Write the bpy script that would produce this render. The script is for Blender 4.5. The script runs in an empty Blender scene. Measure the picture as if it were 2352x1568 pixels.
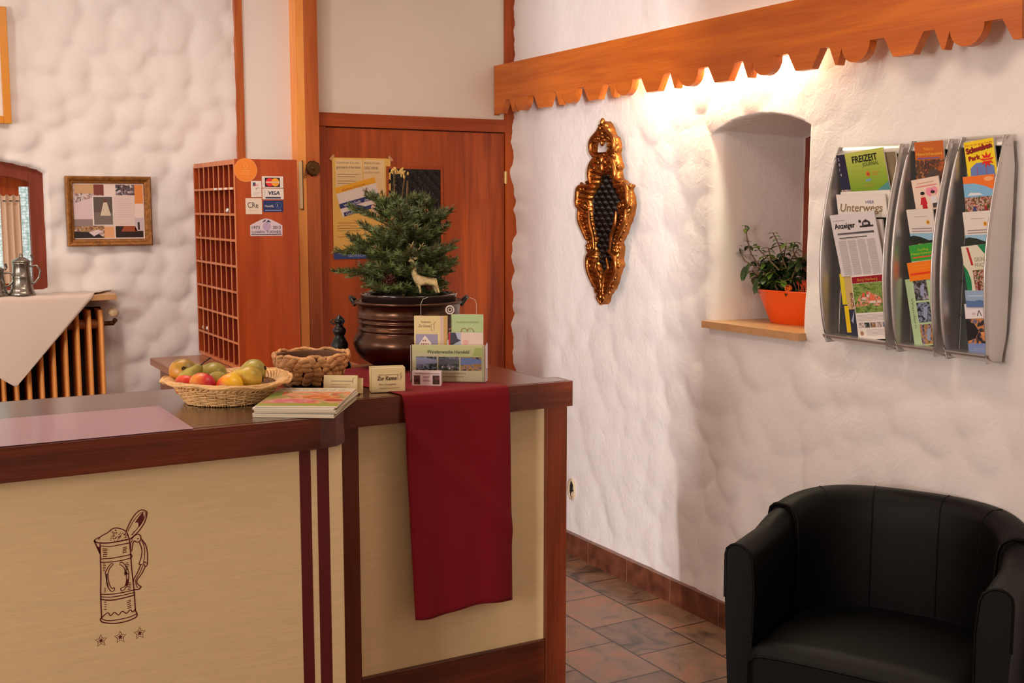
import bpy, bmesh, math, random
import numpy as np
from mathutils import Vector, Matrix, noise

random.seed(7)
SC = bpy.context.scene
COL = SC.collection

# ------------------------------------------------------------------ camera
FPX = 2650.0
CAM_H = 1.61
YAW = math.radians(29.54)
PIT = math.atan(310 / FPX)
cam_d = bpy.data.cameras.new('camera')
cam_d.sensor_fit = 'HORIZONTAL'
cam_d.sensor_width = 36.0
cam_d.lens = FPX / 2352 * 36.0
cam_d.clip_start = 0.05
cam = bpy.data.objects.new('camera', cam_d)
cam.location = (0, 0, CAM_H)
cam.rotation_euler = (math.pi / 2 - PIT, 0, -YAW)
COL.objects.link(cam)
SC.camera = cam

# ------------------------------------------------------------------ light
w = bpy.data.worlds.new('world')
SC.world = w
w.use_nodes = True
w.node_tree.nodes['Background'].inputs[0].default_value = (1.0, 0.82, 0.7, 1)
w.node_tree.nodes['Background'].inputs[1].default_value = 0.03


def area(name, loc, target, sx, sy, power, color, spread=math.pi):
    l = bpy.data.lights.new(name, 'AREA')
    l.shape = 'RECTANGLE'
    l.size, l.size_y = sx, sy
    l.energy = power
    l.color = color
    l.spread = spread
    o = bpy.data.objects.new(name, l)
    o.location = loc
    o.rotation_euler = (Vector(target) - Vector(loc)).to_track_quat('-Z', 'Y').to_euler()
    COL.objects.link(o)
    return o


DAY = (1.0, 0.96, 0.95)
WARM = (1.0, 0.60, 0.37)
area('key_beam_light', (-3.0, -5.7, 1.75), (2.84, 4.2, 1.3), 0.14, 1.3, 1100, DAY)            # added key light, cut to a beam by the slit in the unseen wall
area('side_window_daylight', (2.98, 0.1, 1.6), (1.2, 2.9, 0.9), 0.9, 1.2, 2.5, (1, 0.84, 0.70))    # window in the right wall, beyond the armchair
area('left_fill_light', (-3.05, 0.9, 1.6), (0.6, 3.2, 1.2), 1.0, 1.2, 98, (1, 0.90, 0.82))  # added fill from the left front, for the counter and back wall
area('desk_window_daylight', (-2.6, 3.5, 1.75), (0.6, 4.4, 1.4), 1.3, 1.3, 20, (1, 0.88, 0.79))  # window at the left, behind the desk
area('ceiling_fill_light', (1.75, 2.2, 2.66), (1.75, 2.2, 0.0), 0.4, 0.4, 9, (1, 0.76, 0.58))  # added overhead fill for the rack wall, placed to spare the niche
area('rear_fill_light', (0.85, 3.6, 2.66), (1.1, 4.2, 0.0), 0.5, 0.5, 11, (1, 0.88, 0.79))  # added fill from above, brightening the back wall and door
area('desk_fill_light', (0.3, 3.6, 2.66), (0.3, 3.6, 0.0), 0.6, 0.6, 6, WARM)  # added warm fill high over the rear desk
area('valance_tube', (2.80, 3.42, 2.19), (2.82, 3.42, 1.0), 0.9, 0.03, 9, (1.0, 0.93, 0.60))

SC.view_settings.view_transform = 'Standard'
SC.view_settings.look = 'None'
SC.view_settings.exposure = 0.0
SC.view_settings.gamma = 1.0
SC.view_settings.use_curve_mapping = False

# ------------------------------------------------------------------ pixel rays (photo frame 2352 x 1568)
_F = Vector((math.sin(YAW) * math.cos(PIT), math.cos(YAW) * math.cos(PIT), -math.sin(PIT)))
_R = Vector((math.cos(YAW), -math.sin(YAW), 0))
_U = _R.cross(_F)
_C = Vector((0, 0, CAM_H))


def _ray(x, y):
    return _F + _R * ((x - 1176) / FPX) - _U * ((y - 784) / FPX)


def PX(x, y, X):
    d = _ray(x, y)
    return _C + d * (X / d.x)


def PY(x, y, Y):
    d = _ray(x, y)
    return _C + d * (Y / d.y)


def PZ(x, y, Z):
    d = _ray(x, y)
    return _C + d * ((Z - CAM_H) / d.z)


# ------------------------------------------------------------------ materials
def lin(r, g=None, b=None):
    if g is None:
        r, g, b = r
    f = lambda c: (c / 255 / 12.92) if c / 255 <= 0.04045 else ((c / 255 + 0.055) / 1.055) ** 2.4
    return (f(r), f(g), f(b), 1.0)


_mats = {}


def mat(name, color, rough=0.5, metal=0.0, bump=0.0, bscale=60.0, var=0.0, vscale=8.0, coat=0.0, spec=0.5, stretch=None, sheen=0.0, emit=None, estr=0.0):
    """principled material; bump / colour variation from object-space noise"""
    if name in _mats:
        return _mats[name]
    m = bpy.data.materials.new(name)
    m.use_nodes = True
    nt = m.node_tree
    b = nt.nodes['Principled BSDF']
    b.inputs['Base Color'].default_value = color
    b.inputs['Roughness'].default_value = rough
    b.inputs['Metallic'].default_value = metal
    b.inputs['Specular IOR Level'].default_value = spec
    b.inputs['Coat Weight'].default_value = coat
    b.inputs['Sheen Weight'].default_value = sheen
    if emit:
        b.inputs['Emission Color'].default_value = emit
        b.inputs['Emission Strength'].default_value = estr
    if bump or var:
        tc = nt.nodes.new('ShaderNodeTexCoord')
        vec = tc.outputs['Object']
        if stretch:
            mp = nt.nodes.new('ShaderNodeMapping')
            mp.inputs['Scale'].default_value = stretch
            nt.links.new(vec, mp.inputs['Vector'])
            vec = mp.outputs['Vector']
        if bump:
            n = nt.nodes.new('ShaderNodeTexNoise')
            n.inputs['Scale'].default_value = bscale
            n.inputs['Detail'].default_value = 4
            nt.links.new(vec, n.inputs['Vector'])
            bp = nt.nodes.new('ShaderNodeBump')
            bp.inputs['Strength'].default_value = bump
            bp.inputs['Distance'].default_value = 0.004
            nt.links.new(n.outputs['Fac'], bp.inputs['Height'])
            nt.links.new(bp.outputs['Normal'], b.inputs['Normal'])
        if var:
            n = nt.nodes.new('ShaderNodeTexNoise')
            n.inputs['Scale'].default_value = vscale
            n.inputs['Detail'].default_value = 5
            nt.links.new(vec, n.inputs['Vector'])
            r = nt.nodes.new('ShaderNodeValToRGB')
            r.color_ramp.elements[0].position = 0.3
            r.color_ramp.elements[1].position = 0.7
            r.color_ramp.elements[0].color = tuple(c * (1 - var) for c in color[:3]) + (1,)
            r.color_ramp.elements[1].color = tuple(min(1, c * (1 + var)) for c in color[:3]) + (1,)
            nt.links.new(n.outputs['Fac'], r.inputs['Fac'])
            nt.links.new(r.outputs['Color'], b.inputs['Base Color'])
    _mats[name] = m
    return m


def wood(name, dark, light, axis='Z', scale=1.0, rough=0.4, coat=0.15, bump=0.08):
    """veneer: noise drawn out along the grain axis, plus fine pores"""
    if name in _mats:
        return _mats[name]
    m = bpy.data.materials.new(name)
    m.use_nodes = True
    nt = m.node_tree
    b = nt.nodes['Principled BSDF']
    b.inputs['Roughness'].default_value = rough
    b.inputs['Coat Weight'].default_value = coat
    b.inputs['Coat Roughness'].default_value = 0.25
    b.inputs['Specular IOR Level'].default_value = 0.3
    tc = nt.nodes.new('ShaderNodeTexCoord')

    def noise_node(s_long, s_cross, detail, dist=0.0):
        mp = nt.nodes.new('ShaderNodeMapping')
        sc = [s_cross * scale] * 3
        sc['XYZ'.index(axis)] = s_long * scale
        mp.inputs['Scale'].default_value = sc
        n = nt.nodes.new('ShaderNodeTexNoise')
        n.inputs['Scale'].default_value = 1.0
        n.inputs['Detail'].default_value = detail
        n.inputs['Distortion'].default_value = dist
        nt.links.new(tc.outputs['Object'], mp.inputs['Vector'])
        nt.links.new(mp.outputs['Vector'], n.inputs['Vector'])
        return n
    n1 = noise_node(1.1, 14, 4, 1.2)
    n2 = noise_node(5, 240, 2)
    mx = nt.nodes.new('ShaderNodeMath')
    mx.operation = 'MULTIPLY_ADD'
    mx.inputs[1].default_value = 0.35
    nt.links.new(n2.outputs['Fac'], mx.inputs[0])
    nt.links.new(n1.outputs['Fac'], mx.inputs[2])
    r = nt.nodes.new('ShaderNodeValToRGB')
    e = r.color_ramp.elements
    e[0].position, e[0].color = 0.42, dark
    e[1].position, e[1].color = 0.92, light
    nt.links.new(mx.outputs[0], r.inputs['Fac'])
    nt.links.new(r.outputs['Color'], b.inputs['Base Color'])
    bp = nt.nodes.new('ShaderNodeBump')
    bp.inputs['Strength'].default_value = bump
    bp.inputs['Distance'].default_value = 0.002
    nt.links.new(n2.outputs['Fac'], bp.inputs['Height'])
    nt.links.new(bp.outputs['Normal'], b.inputs['Normal'])
    _mats[name] = m
    return m


def photo(name, cols, scale=60.0, rough=0.35, stretch=(1, 1, 1)):
    """printed picture: patches of several inks"""
    if name in _mats:
        return _mats[name]
    m = bpy.data.materials.new(name)
    m.use_nodes = True
    nt = m.node_tree
    b = nt.nodes['Principled BSDF']
    b.inputs['Roughness'].default_value = rough
    tc = nt.nodes.new('ShaderNodeTexCoord')
    mp = nt.nodes.new('ShaderNodeMapping')
    mp.inputs['Scale'].default_value = stretch
    n = nt.nodes.new('ShaderNodeTexNoise')
    n.inputs['Scale'].default_value = scale
    n.inputs['Detail'].default_value = 3
    n.inputs['Distortion'].default_value = 0.6
    r = nt.nodes.new('ShaderNodeValToRGB')
    e = r.color_ramp.elements
    k = len(cols)
    while len(e) < k:
        e.new(0.5)
    for i, c in enumerate(cols):
        e[i].position = 0.33 + 0.34 * i / max(1, k - 1)
        e[i].color = lin(*c)
    nt.links.new(tc.outputs['Object'], mp.inputs['Vector'])
    nt.links.new(mp.outputs['Vector'], n.inputs['Vector'])
    nt.links.new(n.outputs['Fac'], r.inputs['Fac'])
    nt.links.new(r.outputs['Color'], b.inputs['Base Color'])
    _mats[name] = m
    return m


def ink(r, g, b, rough=0.45):
    return mat('ink_%d_%d_%d' % (r, g, b), lin(r, g, b), rough)


def clear_plastic(name='clear_acrylic'):
    if name in _mats:
        return _mats[name]
    m = bpy.data.materials.new(name)
    m.use_nodes = True
    nt = m.node_tree
    nt.nodes.remove(nt.nodes['Principled BSDF'])
    out = nt.nodes['Material Output']
    t = nt.nodes.new('ShaderNodeBsdfTransparent')
    t.inputs[0].default_value = (0.985, 0.985, 0.975, 1)
    g = nt.nodes.new('ShaderNodeBsdfGlossy')
    g.inputs['Roughness'].default_value = 0.05
    f = nt.nodes.new('ShaderNodeFresnel')
    f.inputs['IOR'].default_value = 1.2
    mx = nt.nodes.new('ShaderNodeMixShader')
    nt.links.new(f.outputs[0], mx.inputs[0])
    nt.links.new(t.outputs[0], mx.inputs[1])
    nt.links.new(g.outputs[0], mx.inputs[2])
    nt.links.new(mx.outputs[0], out.inputs['Surface'])
    _mats[name] = m
    return m


def plaster_mat():
    m = bpy.data.materials.new('white_hand_plaster')
    m.use_nodes = True
    nt = m.node_tree
    b = nt.nodes['Principled BSDF']
    b.inputs['Base Color'].default_value = (0.86, 0.81, 0.785, 1)
    b.inputs['Roughness'].default_value = 0.65
    tc = nt.nodes.new('ShaderNodeTexCoord')
    n = nt.nodes.new('ShaderNodeTexNoise')
    n.inputs['Scale'].default_value = 160
    n.inputs['Detail'].default_value = 5
    n2 = nt.nodes.new('ShaderNodeTexNoise')
    n2.inputs['Scale'].default_value = 22
    n2.inputs['Detail'].default_value = 4
    n2.inputs['Distortion'].default_value = 1.0
    bp = nt.nodes.new('ShaderNodeBump')
    bp.inputs['Strength'].default_value = 0.25
    bp.inputs['Distance'].default_value = 0.002
    bp2 = nt.nodes.new('ShaderNodeBump')
    bp2.inputs['Strength'].default_value = 0.3
    bp2.inputs['Distance'].default_value = 0.008
    nt.links.new(tc.outputs['Object'], n.inputs['Vector'])
    nt.links.new(tc.outputs['Object'], n2.inputs['Vector'])
    nt.links.new(n.outputs['Fac'], bp.inputs['Height'])
    nt.links.new(n2.outputs['Fac'], bp2.inputs['Height'])
    nt.links.new(bp2.outputs['Normal'], bp.inputs['Normal'])
    nt.links.new(bp.outputs['Normal'], b.inputs['Normal'])
    return m


def tile_mat():
    """red-brown slate tiles laid in half bond, joints from the photo's own layout"""
    m = bpy.data.materials.new('slate_floor_tiles')
    m.use_nodes = True
    nt = m.node_tree
    b = nt.nodes['Principled BSDF']
    tc = nt.nodes.new('ShaderNodeTexCoord')
    sep = nt.nodes.new('ShaderNodeSeparateXYZ')
    cmb = nt.nodes.new('ShaderNodeCombineXYZ')
    nt.links.new(tc.outputs['Object'], sep.inputs[0])

    def add(sock, v):
        a = nt.nodes.new('ShaderNodeMath')
        a.operation = 'ADD'
        a.inputs[1].default_value = v
        nt.links.new(sock, a.inputs[0])
        return a.outputs[0]
    nt.links.new(add(sep.outputs['Y'], -3.415 + 0.305 * 40), cmb.inputs[0])
    nt.links.new(add(sep.outputs['X'], -2.369 + 0.263 * 40), cmb.inputs[1])
    br = nt.nodes.new('ShaderNodeTexBrick')
    br.offset = 0.5
    br.inputs['Scale'].default_value = 1.0
    br.inputs['Brick Width'].default_value = 0.305
    br.inputs['Row Height'].default_value = 0.263
    br.inputs['Mortar Size'].default_value = 0.0035
    br.inputs['Mortar Smooth'].default_value = 0.2
    br.inputs['Bias'].default_value = 0.0
    br.inputs['Color1'].default_value = (0, 0, 0, 1)
    br.inputs['Color2'].default_value = (1, 1, 1, 1)
    br.inputs['Mortar'].default_value = (0.5, 0.5, 0.5, 1)
    nt.links.new(cmb.outputs[0], br.inputs['Vector'])
    n = nt.nodes.new('ShaderNodeTexNoise')
    n.inputs['Scale'].default_value = 9
    n.inputs['Detail'].default_value = 8
    n.inputs['Roughness'].default_value = 0.62
    n.inputs['Distortion'].default_value = 0.8
    nt.links.new(tc.outputs['Object'], n.inputs['Vector'])
    ma = nt.nodes.new('ShaderNodeMath')
    ma.operation = 'MULTIPLY_ADD'
    ma.inputs[1].default_value = 0.22
    nt.links.new(br.outputs['Color'], ma.inputs[0])
    nt.links.new(n.outputs['Fac'], ma.inputs[2])
    r = nt.nodes.new('ShaderNodeValToRGB')
    e = r.color_ramp.elements
    e[0].position, e[0].color = 0.38, lin(58, 48, 42)
    e[1].position, e[1].color = 0.82, lin(150, 94, 70)
    x = e.new(0.52)
    x.color = lin(108, 82, 66)
    x = e.new(0.66)
    x.color = lin(130, 98, 78)
    nt.links.new(ma.outputs[0], r.inputs['Fac'])
    mx = nt.nodes.new('ShaderNodeMix')
    mx.data_type = 'RGBA'
    mx.inputs['B'].default_value = lin(38, 26, 20)
    nt.links.new(br.outputs['Fac'], mx.inputs['Factor'])
    nt.links.new(r.outputs['Color'], mx.inputs['A'])
    nt.links.new(mx.outputs['Result'], b.inputs['Base Color'])
    b.inputs['Roughness'].default_value = 0.28
    bp = nt.nodes.new('ShaderNodeBump')
    bp.inputs['Strength'].default_value = 0.5
    bp.inputs['Distance'].default_value = 0.003
    sub = nt.nodes.new('ShaderNodeMath')
    sub.operation = 'SUBTRACT'
    nt.links.new(n.outputs['Fac'], sub.inputs[0])
    nt.links.new(br.outputs['Fac'], sub.inputs[1])
    nt.links.new(sub.outputs[0], bp.inputs['Height'])
    nt.links.new(bp.outputs['Normal'], b.inputs['Normal'])
    return m


M_PLASTER = plaster_mat()
M_SMOOTH = mat('smooth_white_paint', (0.90, 0.83, 0.78, 1), 0.55, bump=0.05, bscale=120)
M_CREAM = mat('cream_laminate', (0.83, 0.73, 0.61, 1), 0.4, var=0.03, vscale=3)
M_CEIL = mat('ceiling_paint', (0.8, 0.72, 0.64, 1), 0.8)
M_DOOR = wood('mahogany_door_veneer', lin(128, 48, 14), lin(194, 88, 26), 'Z', 1.0, 0.38, 0.05)
M_DOORX = wood('mahogany_rail_veneer', lin(138, 54, 16), lin(196, 90, 28), 'X', 1.0, 0.38, 0.05)
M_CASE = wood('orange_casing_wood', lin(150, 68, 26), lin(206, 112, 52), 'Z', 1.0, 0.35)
M_LIT_EDGE = wood('painted_lit_edge', lin(244, 146, 62), lin(255, 180, 96), 'Z', 1.0, 0.4)  # paler than the casing wood to paint in light on the post's side
M_VAL = wood('cherry_valance_wood', lin(172, 78, 16), lin(216, 116, 30), 'Y', 1.0, 0.38, 0.2)
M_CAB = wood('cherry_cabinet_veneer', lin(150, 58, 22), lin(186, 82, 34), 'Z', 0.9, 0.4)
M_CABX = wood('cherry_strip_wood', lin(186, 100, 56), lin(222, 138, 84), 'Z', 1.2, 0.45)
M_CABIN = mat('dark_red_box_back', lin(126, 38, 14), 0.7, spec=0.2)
M_OAK = wood('dark_stained_oak', lin(50, 18, 8), lin(112, 46, 20), 'X', 1.0, 0.26, 0.35, 0.25)
M_OAKT = wood('dark_counter_top_wood', lin(62, 34, 20), lin(100, 58, 36), 'X', 1.0, 0.2, 0.8, 0.08)
M_OAKZ = wood('dark_stained_oak_upright', lin(60, 22, 10), lin(116, 48, 22), 'Z', 1.0, 0.3, 0.25, 0.2)
M_FRONT = mat('cream_counter_panel', lin(224, 196, 148), 0.6, bump=0.12, bscale=10, var=0.035, vscale=5, stretch=(2, 2, 18))
M_MAROON = mat('maroon_paint', lin(88, 12, 14), 0.5)
M_SILL = mat('travertine_sill', lin(196, 150, 104), 0.35, var=0.12, vscale=18, bump=0.05, bscale=40)
M_SILVER = mat('silver_plastic', lin(206, 202, 200), 0.36, 0.82, bump=0.03, bscale=500)
M_SILVER_D = mat('dark_silver_plastic', lin(120, 116, 116), 0.4, 0.5)
M_RACK_SHADE = mat('painted_shade_plastic', lin(58, 60, 60), 0.45)  # darkened colour paints in the shade inside the racks
M_GOLD = mat('antique_gilt', lin(164, 100, 46), 0.26, 0.9, bump=0.35, bscale=70, var=0.45, vscale=26)
M_GOLDB = mat('bright_gilt', lin(235, 175, 40), 0.35, 0.7, bump=0.2, bscale=60)
M_BLACK = mat('black_tufted_leather', lin(14, 11, 11), 0.33, 0, spec=0.3)
M_BLACKO = mat('black_buttoned_leather', lin(8, 6, 6), 0.26, 0, spec=0.4)
M_LEATHER = mat('black_chair_leather', lin(6, 5, 5), 0.5, 0, bump=0.2, bscale=340, spec=0.2)
M_LEATHER2 = mat('black_leather_piping', lin(6, 5, 5), 0.5, spec=0.15)
M_COPPER = mat('old_copper', lin(88, 62, 48), 0.28, 0.92, bump=0.3, bscale=26, var=0.35, vscale=7)
M_LINER = mat('dark_glazed_liner', lin(46, 34, 30), 0.16, 0.2, coat=0.6)
M_IRON = mat('black_iron', lin(16, 18, 18), 0.35, 0.3, bump=0.1, bscale=80)
M_BRASS = mat('aged_brass', lin(96, 66, 34), 0.4, 0.8, bump=0.25, bscale=160)
M_HINGE = mat('bright_brass', lin(214, 184, 120), 0.3, 0.8)
M_PEWTER = mat('pewter', lin(150, 146, 136), 0.25, 0.85, bump=0.1, bscale=60)
M_WICKER = mat('peeled_willow', lin(228, 184, 124), 0.5, var=0.22, vscale=40, bump=0.2, bscale=120)
M_HYA = mat('water_hyacinth', lin(204, 150, 96), 0.6, var=0.35, vscale=22, bump=0.5, bscale=90)
M_PAPER = mat('white_paper', lin(236, 228, 220), 0.55)
M_CREAMPAPER = mat('cream_card', lin(226, 204, 152), 0.55)
M_CLOTH = mat('white_damask_cloth', lin(226, 208, 194), 0.8, bump=0.15, bscale=400, sheen=0.2)
M_RED = mat('crimson_runner_fabric', lin(124, 8, 22), 0.7, bump=0.3, bscale=520, spec=0.2, sheen=0.05)
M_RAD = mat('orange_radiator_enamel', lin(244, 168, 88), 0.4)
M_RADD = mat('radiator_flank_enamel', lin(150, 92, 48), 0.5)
M_ORANGE = mat('orange_glazed_ceramic', lin(238, 84, 10), 0.25, coat=0.3)
M_SOIL = mat('potting_soil', lin(42, 30, 22), 0.9, bump=0.6, bscale=120)
M_NEEDLE = mat('spruce_needles', lin(88, 104, 54), 0.5, var=0.5, vscale=14)
M_TWIG = mat('spruce_bark', lin(104, 76, 44), 0.8)
M_BUD = mat('pale_spruce_buds', lin(196, 160, 84), 0.6, var=0.3, vscale=60)
M_BUDB = mat('brown_spruce_buds', lin(134, 92, 52), 0.7, var=0.3, vscale=60)
M_CONE = mat('pine_cone_scales', lin(96, 52, 42), 0.6, var=0.4, vscale=60)
M_DEER = mat('champagne_glitter', lin(214, 192, 140), 0.32, 0.7, bump=0.7, bscale=420, var=0.2, vscale=60)
M_LEAF = mat('jade_leaf', lin(52, 76, 38), 0.3, var=0.5, vscale=16)
M_LEAFL = mat('young_jade_leaf', lin(104, 138, 52), 0.3, var=0.3, vscale=30)
M_STEM = mat('jade_stem', lin(112, 92, 62), 0.7)
M_MAT = mat('lilac_desk_mat_vinyl', lin(172, 136, 148), 0.3, coat=0.1)
M_YFRAME = mat('ochre_painted_frame', lin(220, 142, 26), 0.45)
M_OLDGOLD = mat('old_gold_frame', lin(150, 98, 42), 0.42, 0.35, bump=0.6, bscale=180, var=0.35, vscale=60)
M_REDWOOD = wood('red_brown_window_wood', lin(112, 44, 26), lin(142, 64, 40), 'Z', 1.0, 0.5)
M_SKIRT = mat('terracotta_skirting_tile', lin(108, 62, 44), 0.3, var=0.45, vscale=16)
M_GROUT = mat('pale_grout', lin(206, 176, 156), 0.8)
M_CLEAR = clear_plastic()
M_WHITE = mat('white_plastic', lin(232, 226, 214), 0.4)
M_PANE = mat('bright_window_glass', lin(200, 220, 215), 0.2, emit=(0.92, 0.97, 1.0, 1), estr=3.0)


# ------------------------------------------------------------------ mesh building
class Fr:
    """a flat frame: origin, right, up; n points out of the surface"""

    def __init__(s, o, u, v):
        s.o, s.u, s.v = Vector(o), Vector(u).normalized(), Vector(v).normalized()
        s.n = s.u.cross(s.v).normalized()

    def p(s, x, y, z=0.0):
        return s.o + s.u * x + s.v * y + s.n * z


def fr_right(y, z, x):
    return Fr((x, y, z), (0, -1, 0), (0, 0, 1))


def fr_back(x, z, y):
    return Fr((x, y, z), (1, 0, 0), (0, 0, 1))


_text = {}


def text_polys(body):
    if body not in _text:
        cu = bpy.data.curves.new('lettering', 'FONT')
        cu.body = body
        cu.size = 1.0
        cu.resolution_u = 3
        o = bpy.data.objects.new('lettering', cu)
        COL.objects.link(o)
        dg = bpy.context.evaluated_depsgraph_get()
        dg.update()
        me = o.evaluated_get(dg).to_mesh()
        vs = [(v.co.x, v.co.y) for v in me.vertices]
        fs = [tuple(p.vertices) for p in me.polygons]
        bpy.data.objects.remove(o)
        bpy.data.curves.remove(cu)
        _text[body] = (vs, fs)
    return _text[body]


class MB:
    def __init__(s):
        s.v, s.f, s.m, s.s, s.mats = [], [], [], [], []

    def mi(s, m):
        if m not in s.mats:
            s.mats.append(m)
        return s.mats.index(m)

    def add(s, vs, fs, m, smooth=False, M=None):
        k = len(s.v)
        i = s.mi(m)
        if M is not None:
            vs = [M @ Vector(v) for v in vs]
        s.v += [tuple(v) for v in vs]
        for f in fs:
            s.f.append(tuple(k + a for a in f))
            s.m.append(i)
            s.s.append(smooth)
        return s

    def box(s, x0, x1, y0, y1, z0, z1, m, M=None):
        vs = [(x, y, z) for x in (x0, x1) for y in (y0, y1) for z in (z0, z1)]
        fs = [(0, 1, 3, 2), (4, 6, 7, 5), (0, 4, 5, 1), (2, 3, 7, 6), (0, 2, 6, 4), (1, 5, 7, 3)]
        return s.add(vs, fs, m, False, M)

    def fbox(s, fr, x0, x1, y0, y1, n0, n1, m):
        vs = [fr.p(x, y, z) for x in (x0, x1) for y in (y0, y1) for z in (n0, n1)]
        fs = [(0, 1, 3, 2), (4, 6, 7, 5), (0, 4, 5, 1), (2, 3, 7, 6), (0, 2, 6, 4), (1, 5, 7, 3)]
        return s.add(vs, fs, m)

    def poly(s, fr, pts, m, k=1, step=0.0003):
        return s.add([fr.p(x, y, k * step) for x, y in pts], [tuple(range(len(pts)))], m)

    def rect(s, fr, x0, x1, y0, y1, m, k=1, step=0.0003):
        return s.poly(fr, [(x0, y0), (x1, y0), (x1, y1), (x0, y1)], m, k, step)

    def disc(s, fr, x, y, r, m, k=1, ry=None, n=24, step=0.0003):
        ry = ry or r
        return s.poly(fr, [(x + r * math.cos(2 * math.pi * i / n), y + ry * math.sin(2 * math.pi * i / n)) for i in range(n)], m, k, step)

    def text(s, fr, body, x, y, m, h=None, w=None, k=3, shear=0.0, align='l', rot=0.0, step=0.0003, bold=0.0):
        """lettering: cap height h or total width w (both: stretched)"""
        vs, fs = text_polys(body)
        if not vs:
            return s
        if bold:
            for i, (dx, dy) in enumerate(((-bold, 0), (bold, 0), (0, bold), (0, -bold))):
                s.text(fr, body, x + dx, y + dy, m, h, w, k + 0.15 * (i + 1), shear, align, rot, step)
        x0 = min(v[0] for v in vs)
        x1 = max(v[0] for v in vs)
        sy = (h / 0.72) if h else w / (x1 - x0)
        sx = w / (x1 - x0) if w else sy
        off = {'l': 0, 'c': -0.5, 'r': -1}[align] * (x1 - x0) * sx
        out = []
        c, d = math.cos(rot), math.sin(rot)
        for a, b in vs:
            p, q = (a - x0) * sx + off + shear * b * sy, b * sy
            out.append(fr.p(x + p * c - q * d, y + p * d + q * c, k * step))
        return s.add(out, fs, m)

    def lines(s, fr, x0, x1, ys, m, t=0.0006, k=2, seed=1, ragged=0.25):
        r = random.Random(seed)
        for y in ys:
            s.rect(fr, x0, x1 - r.random() * ragged * (x1 - x0), y - t, y + t, m, k)
        return s

    def stroke(s, fr, pts, wd, m, k=2, closed=False, step=0.0003):
        """painted line of width wd along 2D points"""
        n = len(pts)
        L, Rr = [], []
        for i in range(n):
            a = Vector(pts[(i - 1) % n] if (closed or i > 0) else pts[i])
            b = Vector(pts[(i + 1) % n] if (closed or i < n - 1) else pts[i])
            d = (b - a)
            if d.length < 1e-9:
                d = Vector((1, 0))
            d.normalize()
            nn = Vector((-d.y, d.x)) * wd / 2
            c = Vector(pts[i])
            L.append(c + nn)
            Rr.append(c - nn)
        vs = [fr.p(p.x, p.y, k * step) for p in L] + [fr.p(p.x, p.y, k * step) for p in Rr]
        rng = range(n if closed else n - 1)
        fs = [(i, (i + 1) % n, n + (i + 1) % n, n + i) for i in rng]
        return s.add(vs, fs, m)

    def prism(s, pts3, vec, m, smooth=False):
        """close a 3D polygon extruded along vec"""
        n = len(pts3)
        vec = Vector(vec)
        vs = [Vector(p) for p in pts3] + [Vector(p) + vec for p in pts3]
        fs = [tuple(range(n))[::-1], tuple(range(n, 2 * n))]
        s.add(vs, fs, m)
        return s.add(vs, [(i, (i + 1) % n, n + (i + 1) % n, n + i) for i in range(n)], m, smooth)

    def lathe(s, prof, m, n=40, M=None, smooth=True, wob=None):
        vs, fs = [], []
        for (r, z) in prof:
            for i in range(n):
                a = 2 * math.pi * i / n
                rr = r * (1 + (wob(a, z) if wob else 0))
                vs.append((rr * math.cos(a), rr * math.sin(a), z))
        for j in range(len(prof) - 1):
            for i in range(n):
                fs.append((j * n + i, j * n + (i + 1) % n, (j + 1) * n + (i + 1) % n, (j + 1) * n + i))
        s.add(vs, fs, m, smooth, M)
        if prof[0][0] > 1e-6:
            s.add(vs[:n], [tuple(range(n))[::-1]], m, False, M)
        if prof[-1][0] > 1e-6:
            s.add(vs[-n:], [tuple(range(n))], m, False, M)
        return s

    def tube(s, pts, rad, m, n=8, closed=False, caps=True, flat=1.0):
        pts = [Vector(p) for p in pts]
        k = len(pts)
        rads = rad if isinstance(rad, (list, tuple)) else [rad] * k
        vs, fs = [], []
        up = None
        for i in range(k):
            a = pts[(i - 1) % k] if (closed or i > 0) else pts[i]
            b = pts[(i + 1) % k] if (closed or i < k - 1) else pts[i]
            t = (b - a)
            t = t.normalized() if t.length > 1e-9 else Vector((0, 0, 1))
            if up is None:
                up = Vector((0, 0, 1)) if abs(t.z) < 0.9 else Vector((1, 0, 0))
            e = t.cross(up)
            if e.length < 1e-6:
                e = t.orthogonal()
            e.normalize()
            up = e.cross(t).normalized()
            for j in range(n):
                an = 2 * math.pi * j / n
                vs.append(pts[i] + e * rads[i] * math.cos(an) + up * rads[i] * flat * math.sin(an))
        for i in range(k if closed else k - 1):
            for j in range(n):
                a, b = i * n, ((i + 1) % k) * n
                fs.append((a + j, a + (j + 1) % n, b + (j + 1) % n, b + j))
        s.add(vs, fs, m, True)
        if caps and not closed:
            s.add(vs[:n], [tuple(range(n))[::-1]], m)
            s.add(vs[-n:], [tuple(range(n))], m)
        return s

    def ball(s, c, r, m, n=12, sc=(1, 1, 1), M=None):
        vs, fs = [], []
        h = max(4, n // 2)
        c = Vector(c)
        for j in range(h + 1):
            th = math.pi * j / h
            for i in range(n):
                a = 2 * math.pi * i / n
                v = Vector((math.sin(th) * math.cos(a) * r * sc[0], math.sin(th) * math.sin(a) * r * sc[1], math.cos(th) * r * sc[2]))
                if M is not None:
                    v = M @ v
                vs.append(c + v)
        for j in range(h):
            for i in range(n):
                fs.append((j * n + i, (j + 1) * n + i, (j + 1) * n + (i + 1) % n, j * n + (i + 1) % n))
        return s.add(vs, fs, m, True)

    def grid(s, P, m, smooth=True, keep=None):
        """P: rows of points"""
        r, c = len(P), len(P[0])
        vs = [p for row in P for p in row]
        fs = []
        for i in range(r - 1):
            for j in range(c - 1):
                if keep is None or keep(i, j):
                    fs.append((i * c + j, i * c + j + 1, (i + 1) * c + j + 1, (i + 1) * c + j))
        return s.add(vs, fs, m, smooth)

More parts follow.
